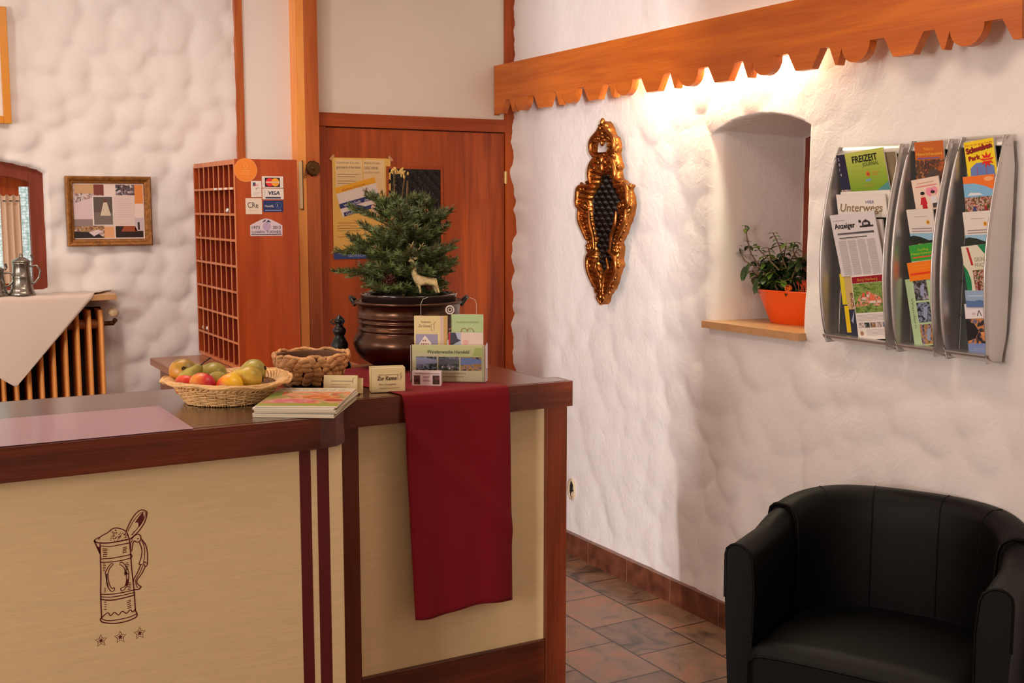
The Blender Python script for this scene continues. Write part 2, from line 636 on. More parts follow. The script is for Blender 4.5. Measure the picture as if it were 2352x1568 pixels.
    def build(s, name, parent=None, origin=None, bevel=0.0, subsurf=0, normals=True, solid=0.0, bseg=2, weld=False):
        if origin is None:
            origin = Vector(parent['_o']) if parent is not None else Vector((0, 0, 0))
        o0 = Vector(origin)
        me = bpy.data.meshes.new(name)
        me.from_pydata([tuple(Vector(v) - o0) for v in s.v], [], s.f)
        for m in s.mats:
            me.materials.append(m)
        me.polygons.foreach_set('material_index', s.m)
        me.polygons.foreach_set('use_smooth', s.s)
        if normals or weld:
            bm = bmesh.new()
            bm.from_mesh(me)
            if weld:
                bmesh.ops.remove_doubles(bm, verts=bm.verts, dist=1e-5)
            if normals:
                bmesh.ops.recalc_face_normals(bm, faces=bm.faces)
            bm.to_mesh(me)
            bm.free()
        me.update()
        o = bpy.data.objects.new(name, me)
        COL.objects.link(o)
        if parent is not None:
            o.parent = parent
            po = Vector(parent['_o'])
            o.location = o0 - po
            o['_o'] = tuple(o0)
        else:
            o.location = o0
            o['_o'] = tuple(o0)
        if solid:
            md = o.modifiers.new('thickness', 'SOLIDIFY')
            md.thickness = solid
            md.offset = 0
        if bevel:
            md = o.modifiers.new('soft_edges', 'BEVEL')
            md.width = bevel
            md.segments = bseg
            md.limit_method = 'ANGLE'
            md.angle_limit = math.radians(40)
        if subsurf:
            md = o.modifiers.new('smooth', 'SUBSURF')
            md.levels = subsurf
            md.render_levels = subsurf
        return o


def tag(o, label, cat, group=None, kind=None):
    o['label'] = label
    o['category'] = cat
    if group:
        o['group'] = group
    if kind:
        o['kind'] = kind
    return o


def thing(name, label, cat, loc, group=None):
    o = bpy.data.objects.new(name, None)
    COL.objects.link(o)
    o.location = loc
    o.empty_display_size = 0.05
    o['_o'] = tuple(loc)
    return tag(o, label, cat, group)


def struct(o):
    o['kind'] = 'structure'
    return o


# ------------------------------------------------------------------ the room
XW, YB, ZC = 2.84, 4.975, 2.72


def scale_field(us, vs, su, sv, amp, tilt, seed, skew=0.0, big=(0.62, 0.98), off=0.25, jit=0.22):
    """hand-laid plaster: overlapping domed pats, each one a random ellipse; returns height[len(vs), len(us)]"""
    rng = np.random.default_rng(seed)
    Ug, Vg = np.meshgrid(us, vs)
    H = np.full(Ug.shape, -1.0)
    u0, u1, v0, v1 = us[0] - su, us[-1] + su, vs[0] - sv, vs[-1] + sv
    rows = int((v1 - v0) / sv) + 1
    cols = int((u1 - u0) / su) + 1
    us_, vs_ = np.asarray(us), np.asarray(vs)
    for j in range(rows):
        for i in range(cols):
            cu = u0 + (i + 0.5 * (j % 2)) * su + rng.normal(0, su * jit)
            cv = v0 + j * sv + rng.normal(0, sv * jit)
            ru = su * rng.uniform(*big)
            rv = sv * rng.uniform(*big) * 1.22
            a = rng.normal(skew, 0.35)
            rm = max(ru, rv)
            iu = np.searchsorted(us_, [cu - rm, cu + rm])
            iv = np.searchsorted(vs_, [cv - rm, cv + rm])
            if iu[0] == iu[1] or iv[0] == iv[1]:
                continue
            du = Ug[iv[0]:iv[1], iu[0]:iu[1]] - cu
            dv = Vg[iv[0]:iv[1], iu[0]:iu[1]] - cv
            p = (du * math.cos(a) + dv * math.sin(a)) / ru
            q = (-du * math.sin(a) + dv * math.cos(a)) / rv
            r2 = p * p + q * q
            h = np.where(r2 < 1, np.sqrt(np.clip(1 - r2, 0, 1)) - tilt * q + rng.uniform(-off, off), -1)
            blk = H[iv[0]:iv[1], iu[0]:iu[1]]
            np.maximum(blk, h, out=blk)
    H = np.clip(H, 0.42, 2.0)
    for _ in range(1):
        H[1:-1, 1:-1] = (H[1:-1, 1:-1] * 2 + H[:-2, 1:-1] + H[2:, 1:-1] + H[1:-1, :-2] + H[1:-1, 2:]) / 6
    return (H - 0.6) * amp


def axis_pts(a, b, step, fine=()):
    out = [a]
    while out[-1] < b - 1e-6:
        x = out[-1]
        st = step
        for (f0, f1, fs) in fine:
            if f0 <= x < f1:
                st = fs
        out.append(min(b, x + st))
    return np.array(out)


# floor, ceiling, unseen walls
struct(MB().box(-3.6, 3.6, -6.5, 5.2, -0.05, 0.0, tile_mat()).build('floor'))
struct(MB().box(-3.6, 3.6, -6.5, 5.2, ZC, ZC + 0.05, M_CEIL).build('ceiling'))
struct(MB().box(-3.3, -3.2, -1.3, 5.2, 0, ZC, M_SMOOTH).build('wall_left'))
struct(MB().box(-0.185, 3.6, -1.3, -1.2, 0, ZC, M_SMOOTH).box(-3.3, -0.545, -1.3, -1.2, 0, ZC, M_SMOOTH).build('wall_front_blocker'))      # unseen wall added as a blocker; its slit shapes the key beam

# right wall with its splayed niche (height field over y, z)
ys = axis_pts(1.3, 4.962, 0.0125, ((2.92, 2.985, 0.004), (3.36, 3.52, 0.0035)))
zs = axis_pts(0.0, ZC, 0.0125, ((1.13, 1.19, 0.004), (1.84, 1.96, 0.004)))
HR = scale_field(ys, zs, 0.135, 0.115, 0.0165, 0.36, 3, skew=0.5, big=(0.62, 0.95), off=0.18)
Yg, Zg = np.meshgrid(ys, zs)
calm = 0.35 + 0.65 * np.clip((1.5 - Zg) / 0.5 + 0.0, 0, 1)          # the upper wall is trowelled flatter
calm = calm * (1 - 0.5 * np.clip((Yg - 3.6) / 0.3, 0, 1))
calm = np.maximum(calm, 0.8 * np.exp(-((Yg - 3.4) / 0.6) ** 2))
X = XW - HR * calm
N_YL, N_YR, N_Z0, N_D = 3.495, 2.953, 1.163, 0.42


def niche_top(y):
    t = (y - N_YR) / (N_YL - N_YR)
    return 1.872 + 0.062 * 4 * t * (1 - t) + 0.012 * (1 - t)


top = niche_top(Yg)
_s = N_YL - Yg                                     # rounded lip, then a nearly square reveal
N_R = 0.055
d_l = np.where(_s < N_R, N_R - np.sqrt(np.clip(N_R ** 2 - np.clip(_s, 0, N_R) ** 2, 0, None)), N_R + (_s - N_R) / 0.10)
d_l = np.where(_s < 0, -1.0, d_l)
d_r = (Yg - N_YR) / 0.022 * N_D
d_t = (top - Zg) / 0.035 * N_D
d_b = (Zg - N_Z0) / 0.02 * N_D
dep = np.minimum(np.minimum(d_l, d_r), np.minimum(d_t, d_b))
dep = np.clip(dep, 0, N_D)
X = X + dep
# beyond the corner the wall turns towards the viewer
X = X - np.clip(2.118 - Yg, 0, 1) * 0.30
# plaster lip over the door casing: wavy end
wavy = np.array([0.034 * noise.noise((z * 7.0, 3.1, 0)) + 0.018 * noise.noise((z * 19.0, 8.2, 0)) + 0.004 * noise.noise((z * 60.0, 1.2, 0)) for z in zs])
X = X - np.clip((Yg - 4.80) / 0.16, 0, 1) ** 2 * (0.022 + wavy[:, None])
mb = MB()
vs = np.stack([X, Yg, Zg], -1).reshape(-1, 3)
R_, C_ = Yg.shape
mb.v = [tuple(v) for v in vs.tolist()]
mb.mats = [M_PLASTER]
for i in range(R_ - 1):
    b0 = i * C_
    for j in range(C_ - 1):
        mb.f.append((b0 + j, b0 + C_ + j, b0 + C_ + j + 1, b0 + j + 1))
mb.m = [0] * len(mb.f)
mb.s = [True] * len(mb.f)
wall_r = struct(mb.build('wall_right', normals=False))
wall_r['_x'] = 0


def wall_x(y, z):
    """where the plaster surface of the right wall is"""
    i = int(np.clip(np.searchsorted(zs, z), 0, len(zs) - 1))
    j = int(np.clip(np.searchsorted(ys, y), 0, len(ys) - 1))
    return float(X[i, j])


struct(MB().box(3.05, 3.6, -1.3, 1.3, 0, ZC, M_SMOOTH).build('wall_right_plain'))
# brown shutter at the back of the niche
struct(MB().box(3.245, 3.29, 2.90, 3.43, 1.17, 1.96, M_REDWOOD).build('trim_1'))

# back wall: plaster to the left of the cabinet, with an arched window recess at its left end
xs = axis_pts(-0.5, 1.462, 0.012)
zb = axis_pts(0.0, ZC, 0.012)
HB = scale_field(xs, zb, 0.112, 0.100, 0.020, 0.50, 11, skew=0.0, big=(0.60, 0.80), off=0.13, jit=0.17)
Xg, Zg2 = np.meshgrid(xs, zb)
A_R, A_Z0 = 0.672, 1.272


def arch_top(x):
    return 1.742 + 0.105 * np.sqrt(np.clip(1 - ((x - 0.08) / 0.62) ** 2, 0, 1)) - 0.025


din = np.minimum(np.minimum((A_R - Xg) / 0.02, (Xg + 0.45) / 0.02), np.minimum((arch_top(Xg) - Zg2) / 0.02, (Zg2 - A_Z0) / 0.015)) * 0.17
Yw = YB - HB * 1.15 + np.clip(din, 0, 0.17)
# shallow radiator recess
Yw = Yw + 0.03 * (np.clip((0.95 - Xg) / 0.03, 0, 1) * np.clip((1.22 - Zg2) / 0.03, 0, 1))
ragged = np.array([0.006 * math.sin(z * 30) + 0.004 * math.sin(z * 77) for z in zb])
Xe = Xg + np.clip((Xg - 1.43) / 0.03, 0, 1) * ragged[:, None]
vs = np.stack([Xe, Yw, Zg2], -1).reshape(-1, 3)
mb = MB()
mb.v = [tuple(v) for v in vs.tolist()]
mb.mats = [M_PLASTER]
R_, C_ = Xg.shape
for i in range(R_ - 1):
    b0 = i * C_
    for j in range(C_ - 1):
        mb.f.append((b0 + j, b0 + j + 1, b0 + C_ + j + 1, b0 + C_ + j))
mb.m = [0] * len(mb.f)
mb.s = [True] * len(mb.f)
struct(mb.build('wall_back', normals=False))
struct(MB().box(-3.3, -0.5, 4.97, 5.2, 0, ZC, M_SMOOTH).build('wall_back_plain'))
struct(MB().box(1.40, 3.2, 5.02, 5.2, 0, ZC, M_SMOOTH).build('wall_back_core'))
# smooth white field above the cabinet, its wood strip and the big door post
struct(MB().box(1.486, 1.70, 4.968, 5.02, 0, ZC, M_SMOOTH).build('wall_back_panel'))
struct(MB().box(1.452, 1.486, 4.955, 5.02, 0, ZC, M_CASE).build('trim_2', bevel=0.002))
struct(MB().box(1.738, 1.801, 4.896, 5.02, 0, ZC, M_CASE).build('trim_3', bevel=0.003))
struct(MB().box(1.698, 1.7378, 4.896, 5.02, 0, ZC, M_LIT_EDGE).build('trim_9', bevel=0.002))
struct(MB().box(1.80, 1.852, 4.955, 5.02, 0, 1.965, M_DOOR).build('trim_4', bevel=0.002))
struct(MB().box(2.774, 2.90, 4.958, 5.02, 0, ZC, M_DOOR).build('trim_5', bevel=0.002))
struct(MB().box(1.80, 2.774, 4.952, 5.02, 1.966, 2.026, M_DOORX).build('trim_6', bevel=0.003))
struct(MB().box(1.80, 2.774, 4.975, 5.02, 2.026, ZC, M_CREAM).build('trim_7'))

# skirting tiles with white joints
mb = MB()
for i in range(-1, 9):
    y1 = 4.262 + 0.305 * (2 - i)
    y0 = max(1.4, y1 - 0.302)
    y1 = min(4.93, y1)
    if y0 >= y1:
        continue
    sk = max(0, 2.118 - y0) * 0.30
    mb.box(2.812, 2.87, y0, y1, 0.0, 0.098, M_SKIRT)
mb.box(2.8135, 2.87, 1.4, 4.93, 0, 0.0965, M_GROUT)
struct(mb.build('baseboard_right'))

# ------------------------------------------------------------------ door
d = thing('door_1', 'reddish mahogany door with a yellow poster and black padded window', 'door', (2.31, 4.985, 0))
d['kind'] = 'structure'
MB().box(1.854, 2.771, 4.966, 5.012, 0.005, 1.962, M_DOOR).build('door_leaf', d, bevel=0.002)
fb = fr_back(2.157, 1.20, 4.966)
mb = MB()
for (x0, x1, y0, y1) in ((-0.012, 0.0, -0.012, 0.594), (0.266, 0.278, -0.012, 0.594), (0, 0.266, 0.582, 0.594), (0, 0.266, -0.012, 0.0)):
    mb.fbox(fb, x0, x1, y0, y1, 0.0003, 0.008, M_DOORX)
mb.build('window_bead', d, bevel=0.002)


def tufted(fr, x0, x1, y0, y1, pitch, depth, m, inside=None, n_per=8):
    """padded leather with buttons on a diagonal lattice"""
    nx = max(6, int((x1 - x0) / pitch * n_per))
    ny = max(6, int((y1 - y0) / pitch * n_per))
    P, ok = [], []
    for j in range(ny + 1):
        row, orow = [], []
        for i in range(nx + 1):
            x, y = x0 + (x1 - x0) * i / nx, y0 + (y1 - y0) * j / ny
            a, b = (x + y) / pitch * math.pi, (x - y) / pitch * math.pi
            h = (abs(math.sin(a)) * abs(math.sin(b))) ** 0.6 * depth
            row.append(fr.p(x, y, h))
            orow.append(inside is None or inside(x, y))
        P.append(row)
        ok.append(orow)
    mb = MB()
    mb.grid(P, m, True, lambda i, j: ok[i][j] and ok[i + 1][j] and ok[i][j + 1] and ok[i + 1][j + 1])
    return mb


mb = tufted(Fr(fb.o + Vector((0, -0.0005, 0)), fb.u, fb.v), 0, 0.266, 0, 0.582, 0.05, 0.006, M_BLACK)
stud = mat('dull_silver_stud', lin(150, 145, 150), 0.3, 0.8)
for j in range(-1, 25):
    for i in range(-1, 12):
        x, y = 0.025 + i * 0.05 + (0.025 if j % 2 else 0), 0.02 + j * 0.025
        if 0.01 < x < 0.256 and 0.01 < y < 0.57:
            mb.ball(fb.p(x, y, 0.004), 0.0022, stud, 6)
mb.build('padded_window', d)
mb = MB()
for zz in (1.75, 0.35):
    mb.tube([(2.773, 4.955, zz - 0.03), (2.773, 4.955, zz + 0.03)], 0.006, M_HINGE, 10)
    mb.box(2.765, 2.782, 4.957, 4.9655, zz - 0.028, zz + 0.028, M_HINGE)
mb.build('hinge', d)

# poster on the door
P0 = PY(760, 362, 4.962)
po = fr_back(1.882, 1.372, 4.9625)
W_, H_ = 0.285, 0.457
mb = MB()
mb.fbox(po, 0, W_, 0, H_, 0, 0.0008, M_PAPER)
o_ = 0.0008
pf = Fr(po.o + po.n * o_, po.u, po.v)
mb.rect(pf, 0, W_, 0, H_, ink(238, 190, 92))
mb.rect(pf, 0, W_, 0.0, 0.03, ink(40, 64, 130), 2)
mb.poly(pf, [(0.015, 0.30), (0.145, 0.30), (0.145, 0.45), (0.015, 0.45)], ink(240, 208, 150), 2)
mb.poly(pf, [(0.15, 0.30), (0.255, 0.30), (0.255, 0.45), (0.15, 0.45)], ink(240, 208, 150), 2)
G = ink(110, 78, 50)
mb.text(pf, 'Schenken Sie mit', 0.02, 0.430, ink(150, 116, 80), h=0.010, w=0.11)
mb.text(pf, 'ganzem Herzen', 0.02, 0.409, ink(70, 50, 40), h=0.012, w=0.115)
mb.text(pf, 'REGIONAL', 0.155, 0.430, ink(110, 80, 50), h=0.009, w=0.08)
mb.text(pf, 'GESCHENK', 0.155, 0.407, ink(90, 66, 44), h=0.012, w=0.07)
mb.text(pf, 'GUTSCHEIN', 0.155, 0.388, ink(170, 140, 100), h=0.009, w=0.075)
mb.lines(pf, 0.025, 0.135, [0.382, 0.372, 0.352, 0.342], G, 0.0009)
mb.lines(pf, 0.02, 0.14, [0.163, 0.150, 0.139, 0.128, 0.100], G, 0.0009)


def rot2(pts, cx, cy, a):
    c, s_ = math.cos(a), math.sin(a)
    return [(cx + x * c - y * s_, cy + x * s_ + y * c) for x, y in pts]


def rrect(x0, x1, y0, y1):
    return [(x0, y0), (x1, y0), (x1, y1), (x0, y1)]


cc = (0.045, 0.19)
an = math.radians(15)
mb.poly(pf, rot2(rrect(0, 0.2, 0, 0.135), *cc, an), ink(238, 224, 214), 3)
mb.poly(pf, rot2(rrect(0, 0.2, 0.108, 0.135), *cc, an), ink(246, 178, 30), 4)
mb.poly(pf, rot2(rrect(0, 0.2, 0.038, 0.060), *cc, an), ink(36, 44, 112), 4)
mb.poly(pf, rot2(rrect(0.01, 0.16, 0.0, 0.018), *cc, an), ink(36, 44, 112), 4)
mb.poly(pf, rot2([(0.03, 0.038), (0.08, 0.038), (0.12, 0.018), (0.09, 0.018)], *cc, an), ink(36, 44, 112), 4)
for tx, ty, tt, tw in ((0.02, 0.041, 'Wirtschaft', 0.085), (0.125, 0.041, 'palette', 0.06), (0.02, 0.002, 'Gutschein', 0.09)):
    q = rot2([(tx, ty)], *cc, an)[0]
    mb.text(pf, tt, q[0], q[1], M_PAPER, h=0.013, w=tw, k=6, rot=an)
q = rot2([(0.135, 0.07)], *cc, an)[0]
mb.text(pf, '\u20ac', q[0], q[1], ink(60, 50, 80), h=0.02, k=6, rot=an)
mb.disc(pf, 0.215, 0.23, 0.03, ink(238, 200, 180), 5)
mb.text(pf, '\u20ac', 0.205, 0.222, ink(60, 50, 80), h=0.02, k=6)
q = rot2([(0.03, 0.112)], *cc, an)[0]
mb.text(pf, 'Geschenk', q[0], q[1], ink(190, 110, 30), h=0.01, w=0.12, k=6, rot=an)
mb.text(pf, 'GUTSCHEIN', 0.07, 0.009, ink(190, 200, 220), h=0.010, w=0.12)
ps = mb.build('poster', origin=(2.02, 4.962, 1.372), normals=False)
tag(ps, 'yellow voucher poster with blue foot band taped on the mahogany door', 'poster')
mb = MB()
for (x, y, a) in ((0.0, H_, 0.8), (W_, H_, -0.8)):
    mb = MB()
    mb.poly(pf, rot2(rrect(-0.014, 0.014, -0.006, 0.006), x, y, a), mat('yellowed_tape', lin(206, 150, 96), 0.3), 6)
    mb.build('tape_strip', ps, normals=False)

# rosette bell pull and name strip on the post
r_ = thing('bell_pull', 'bronze rosette with a short chain, on the light door post', 'bell pull', (1.765, 4.896, 1.778))
rc = Vector((1.767, 4.894, 1.776))
MR = Matrix.Translation(rc) @ Matrix.Rotation(math.pi / 2, 4, 'X')
MB().lathe([(0.0, 0.016), (0.006, 0.016), (0.009, 0.010), (0.014, 0.013), (0.020, 0.009), (0.026, 0.012), (0.031, 0.008), (0.034, 0.0)], M_BRASS, 32, MR,
           wob=lambda a, z: 0.06 * math.sin(10 * a)).build('rosette', r_)
mb = MB()
for i in range(5):
    c = rc + Vector((-0.028 - 0.003 * i, -0.008, 0.012 - 0.012 * i))
    mb.tube([c + Vector((0.004 * math.cos(t), 0, 0.006 * math.sin(t))) for t in [k * math.pi / 4 for k in range(8)]], 0.0015, M_BRASS, 5, closed=True)
mb.build('chain', r_)
ns = MB()
ns.box(1.7015, 1.7155, 4.886, 4.8955, 1.60, 1.805, mat('ivory_strip', lin(226, 196, 150), 0.4))
ns.box(1.716, 1.7195, 4.888, 4.8955, 1.595, 1.81, M_BRASS)
o = ns.build('thermometer', origin=(1.71, 4.891, 1.60), bevel=0.001)
tag(o, 'narrow ivory strip fixed upright on the lit edge of the door post', 'thermometer')

# ------------------------------------------------------------------ scalloped wooden valance
XV = 2.716
v = thing('valance', 'long cherry wood valance board with scalloped lower edge over the niche', 'valance', (XV + 0.015, 3.5, 2.05))
ZT, ZN, ZP = 2.28, 2.112, 2.052


def tooth_outline(y0=2.052, y1=4.968):
    pts = []
    c = 2.456 - 0.412
    while c < 4.97:
        pts += [(c - 0.037, ZP), (c + 0.037, ZP), (c + 0.075, ZN), (c + 0.131, ZN)]
        pts.append((c + 0.132, 2.098))
        for k in range(1, 10):
            t = math.pi * k / 10
            pts.append((c + 0.189 - 0.057 * math.cos(t), 2.104 - 0.052 * math.sin(t)))
        pts += [(c + 0.246, 2.102), (c + 0.262, ZP), (c + 0.271, ZP), (c + 0.300, ZN), (c + 0.338, ZN)]
        c += 0.412
    return [p for p in pts if y0 < p[0] < y1]


op = tooth_outline()
lower = [(2.055, ZP)] + op + [(4.968, ZP - 0.005)]
outl = [(4.968, ZT), (2.066, ZT), (2.055, 2.20)] + lower
# triangulate in strips so that the notches stay clean
mb = MB()
fr_f = [(XV, y, z) for y, z in lower]
nL = len(lower)
for xx in (XV, XV + 0.03):
    vsx = [(xx, y, z) for y, z in lower] + [(xx, max(y, 2.066), ZT) for y, z in lower]
    mb.add(vsx, [(i, i + 1, nL + i + 1, nL + i) for i in range(nL - 1)], M_VAL)
ring = [(y, z) for y, z in lower] + [(4.968, ZT), (2.066, ZT)]
k = len(ring)
mb.add([(XV, y, z) for y, z in ring] + [(XV + 0.03, y, z) for y, z in ring], [(i, (i + 1) % k, k + (i + 1) % k, k + i) for i in range(k)], M_VAL)
mb.build('face_board', v, weld=True)
for yb_ in (2.07, 4.90):
    MB().box(XV + 0.0305, 2.83, yb_, yb_ + 0.03, 2.14, 2.27, M_VAL).build('bracket', v)
tb = thing('fluorescent_tube', 'glowing tube lamp hidden behind the cherry wood valance', 'lamp', (2.80, 3.42, 2.20))
MB().tube([(2.785, 2.96, 2.225), (2.785, 3.88, 2.225)], 0.012, mat('lit_tube', lin(255, 250, 210), 0.3, emit=(1, 0.93, 0.62, 1), estr=6), 12).build('tube', tb)
MB().box(2.77, 2.80, 2.93, 3.91, 2.238, 2.262, M_WHITE).box(2.795, 2.825, 3.05, 3.08, 2.24, 2.26, M_WHITE).build('fitting', tb)

# ------------------------------------------------------------------ niche: sill, planter
sl = MB()
sl.prism([(2.80, 3.470, 1.150), (2.80, 2.945, 1.150), (2.86, 2.945, 1.150), (3.24, 2.975, 1.150), (3.24, 3.40, 1.150), (2.90, 3.44, 1.150), (2.86, 3.468, 1.150)], (0, 0, 0.026), M_SILL)
o = sl.build('niche_shelf', origin=(2.9, 3.2, 1.15), bevel=0.002)
tag(o, 'pale stone shelf in the plastered niche, under the orange planter', 'shelf')


def leaf_into(mb, base, direction, length, width, m, cup=0.25, normal=None):
    d = Vector(direction).normalized()
    n = Vector(normal) if normal is not None else Vector((0, 0, 1))
    s_ = d.cross(n)
    if s_.length < 1e-4:
        s_ = d.orthogonal()
    s_.normalize()
    n = s_.cross(d).normalized()
    P = []
    for i in range(6):
        t = i / 5
        wd = width * math.sin(math.pi * min(1, 0.08 + t * 0.92)) ** 0.7
        c = Vector(base) + d * length * t - n * length * cup * t * t
        P.append([c - s_ * wd / 2 + n * wd * 0.12, c, c + s_ * wd / 2 + n * wd * 0.12])
    mb.grid(P, m)


# orange planter: oval, widening to the rim
pc = Vector((3.03, 3.200, 1.1762))
pl = thing('planter', 'bright orange tapered planter holding a jade plant, in the niche', 'planter', pc)
mb = MB()
ax = Vector((0.30, -1, 0)).normalized()
MP = Matrix.Translation(pc) @ Matrix.Rotation(math.atan2(ax.y, ax.x), 4, 'Z') @ Matrix.Diagonal((1.15, 0.62, 1, 1))
mb.lathe([(0.088, 0), (0.092, 0.003), (0.139, 0.118), (0.143, 0.122), (0.143, 0.126), (0.136, 0.126), (0.131, 0.114), (0.126, 0.104)], M_ORANGE, 56, MP)
mb.build('pot', pl)
MB().lathe([(0.0, 0.102), (0.06, 0.106), (0.127, 0.102)], M_SOIL, 40, MP).build('soil', pl)
rs = random.Random(5)
jade = thing('jade_plant', 'leggy jade plant with dark drooping leaves growing in the orange planter', 'plant', pc + Vector((0, 0, 0.106)))
st = MB()
lv = MB()
lvl = MB()
base = pc + Vector((0, 0, 0.10))


def jade_branch(pts, r0, leaves=True, young=False, big=1.0, start=0.35):
    k = len(pts)
    sp = []
    for i in range(k - 1):
        for q in range(4):
            sp.append(Vector(pts[i]).lerp(Vector(pts[i + 1]), q / 4))
    sp.append(Vector(pts[-1]))
    st.tube(sp, [r0 * (1 - 0.6 * i / len(sp)) for i in range(len(sp))], M_STEM, 6)
    if not leaves:
        return
    for i in range(int(len(sp) * start), len(sp)):
        if rs.random() < 0.2:
            continue
        a = rs.random() * 6.28
        for q in (0, math.pi):
            dd = Vector((math.cos(a + q), math.sin(a + q), rs.uniform(-0.5, 0.5)))
            tipn = i > len(sp) - 4
            leaf_into(lvl if (young and tipn) else lv, sp[i], dd, rs.uniform(0.022, 0.042) * big * (0.7 if tipn else 1), rs.uniform(0.012, 0.022) * big, M_LEAFL if (young and tipn) else M_LEAF, 0.35)


def NP(px_, py_, x=2.95):
    return PX(px_, py_, x)


bb = base
jade_branch([bb + Vector((-0.02, 0.04, 0)), NP(1742, 610), NP(1724, 580), NP(1716, 548), NP(1712, 518)], 0.004, True, True, 0.9, 0.25)
jade_branch([NP(1742, 615), NP(1712, 600), NP(1700, 580), NP(1697, 563)], 0.003, True, True, 0.7, 0.5)
jade_branch([bb + Vector((0.01, 0.0, 0)), NP(1800, 600, 2.96), NP(1790, 565, 2.96), NP(1776, 535, 2.96)], 0.004, True, True, 1.0, 0.45)
jade_branch([NP(1790, 620, 2.94), NP(1745, 575, 2.93), NP(1735, 560, 2.93)], 0.003, True, True, 0.9, 0.5)
jade_branch([bb + Vector((0.02, -0.05, 0)), NP(1830, 600, 3.0), NP(1822, 575, 3.0), NP(1826, 556, 3.0)], 0.004, True, True, 1.0, 0.3)
for i in range(36):
    a = rs.uniform(0, 6.28)
    q = bb + Vector((rs.uniform(-0.05, 0.04), rs.uniform(-0.08, 0.10), 0))
    hgt = rs.uniform(0.05, 0.17)
    mid = q + Vector((math.cos(a) * 0.03, math.sin(a) * 0.05, hgt * 0.8))
    en = mid + Vector((math.cos(a) * 0.03 - 0.02, math.sin(a) * 0.05, rs.uniform(-0.02, 0.04)))
    for pnt in (mid, en):
        yl = 3.40 - (pnt.x - 2.84) * 0.10
        pnt.y = min(pnt.y, yl)
        pnt.y = max(pnt.y, 2.99)
    jade_branch([q, mid, en], 0.004, True, rs.random() < 0.4, 1.35, 0.2)
for (ax_, ay_, bx, by, cx_, cy_) in ((1765, 660, 1745, 640, 1728, 622), (1770, 655, 1760, 615, 1752, 590), (1780, 655, 1772, 600, 1765, 570), (1790, 650, 1800, 590, 1806, 560), (1800, 650, 1815, 600, 1830, 575), (1768, 660, 1752, 655, 1740, 650), (1785, 650, 1780, 620, 1760, 605), (1810, 655, 1835, 610, 1850, 590), (1775, 658, 1760, 630, 1735, 600)):
    jade_branch([PX(ax_, ay_, 3.0), PX(bx, by, 2.98), PX(cx_, cy_, 2.96)], 0.004, True, rs.random() < 0.6, 1.25, 0.15)
# drooping leaves at the left of the pot
for (x0, y0, x1, y1) in ((1722, 605, 1708, 640), (1740, 640, 1733, 670), (1732, 655, 1738, 668), (1712, 612, 1704, 640)):
    A, B = NP(x0, y0, 2.93), NP(x1, y1, 2.92)
    leaf_into(lv, A, B - A, (B - A).length + 0.01, 0.028, M_LEAF, 0.05, normal=(-1, 0, 0.2))
st.build('stem', jade)
lv.build('leaves', jade, normals=False)
lvl.build('young_leaves', jade, normals=False)
bc = PX(1811, 662, 2.962)
mb = MB()
for i in range(7):
    ax_ = Vector((rs.gauss(0, 1), rs.gauss(0, 1), rs.gauss(0, 1))).normalized()
    e1 = ax_.orthogonal().normalized()
    e2 = ax_.cross(e1)
    mb.tube([bc + (e1 * math.cos(t) + e2 * math.sin(t)) * 0.0125 for t in [k * 2 * math.pi / 18 for k in range(18)]], 0.0022, mat('orange_rattan', lin(240, 120, 30), 0.6), 5, closed=True)
mb.ball(bc, 0.0105, mat('orange_rattan_core', lin(190, 80, 16), 0.7), 10)
tag(mb.build('rattan_ball', origin=bc), 'small orange woven rattan ball lying at the planter rim', 'ball')
mb = MB()
for i in range(9):
    q = PX(1836 + i * 2.5, 669, 2.972 + 0.004 * (i % 3))
    tip = q + Vector((rs.uniform(-0.01, 0.015), rs.uniform(-0.02, 0.02), rs.uniform(0.02, 0.042)))
    mb.tube([q, q.lerp(tip, 0.5) + Vector((0.003, 0.004 * (-1) ** i, 0)), tip], 0.0012, mat('red_orange_twig', lin(214, 70, 26), 0.6), 5)
    mb.tube([q.lerp(tip, 0.5), q.lerp(tip, 0.7) + Vector((0, 0.012 * (-1) ** i, 0.008))], 0.001, mat('red_orange_twig', (1, 1, 1, 1)), 5)
tag(mb.build('twig_bunch', origin=PX(1845, 669, 2.972)), 'bunch of red orange dry twigs stuck beside the rattan ball', 'twigs')

# ------------------------------------------------------------------ gilt baroque ornament with padded centre
OC = Vector((2.812, 4.118, 1.58))
fo = fr_right(OC.y, OC.z, OC.x)
om = thing('wall_ornament', 'gilded baroque carved frame around black buttoned padding, on the white wall', 'wall ornament', (2.812, 4.118, 1.195))
SU, SV = 8.7e-4, 5.40e-4


def half(tab, v):
    for (a, x), (b, y) in zip(tab, tab[1:]):
        if a <= v <= b:
            t = (v - a) / (b - a)
            t = t * t * (3 - 2 * t)
            return x + (y - x) * t
    return 0


OUT = [(82, 8), (110, 30), (150, 48), (185, 60), (220, 92), (270, 103), (300, 106), (340, 98), (380, 108), (440, 126), (470, 112), (520, 122), (560, 165), (585, 222), (615, 205), (680, 224), (730, 232), (790, 222), (850, 205), (900, 182), (940, 172), (985, 150), (1020, 130), (1060, 142), (1110, 138), (1150, 132), (1200, 142), (1240, 124), (1290, 108), (1330, 98), (1380, 80), (1420, 52), (1450, 30), (1490, 24), (1520, 6)]
INN = [(490, 5), (505, 42), (545, 58), (580, 66), (620, 92), (665, 118), (710, 134), (740, 130), (800, 122), (850, 118), (950, 94), (1050, 78), (1150, 66), (1210, 48), (1260, 28), (1280, 6)]


def o2(u, v):
    return (u * SU, (800 - v) * SV)


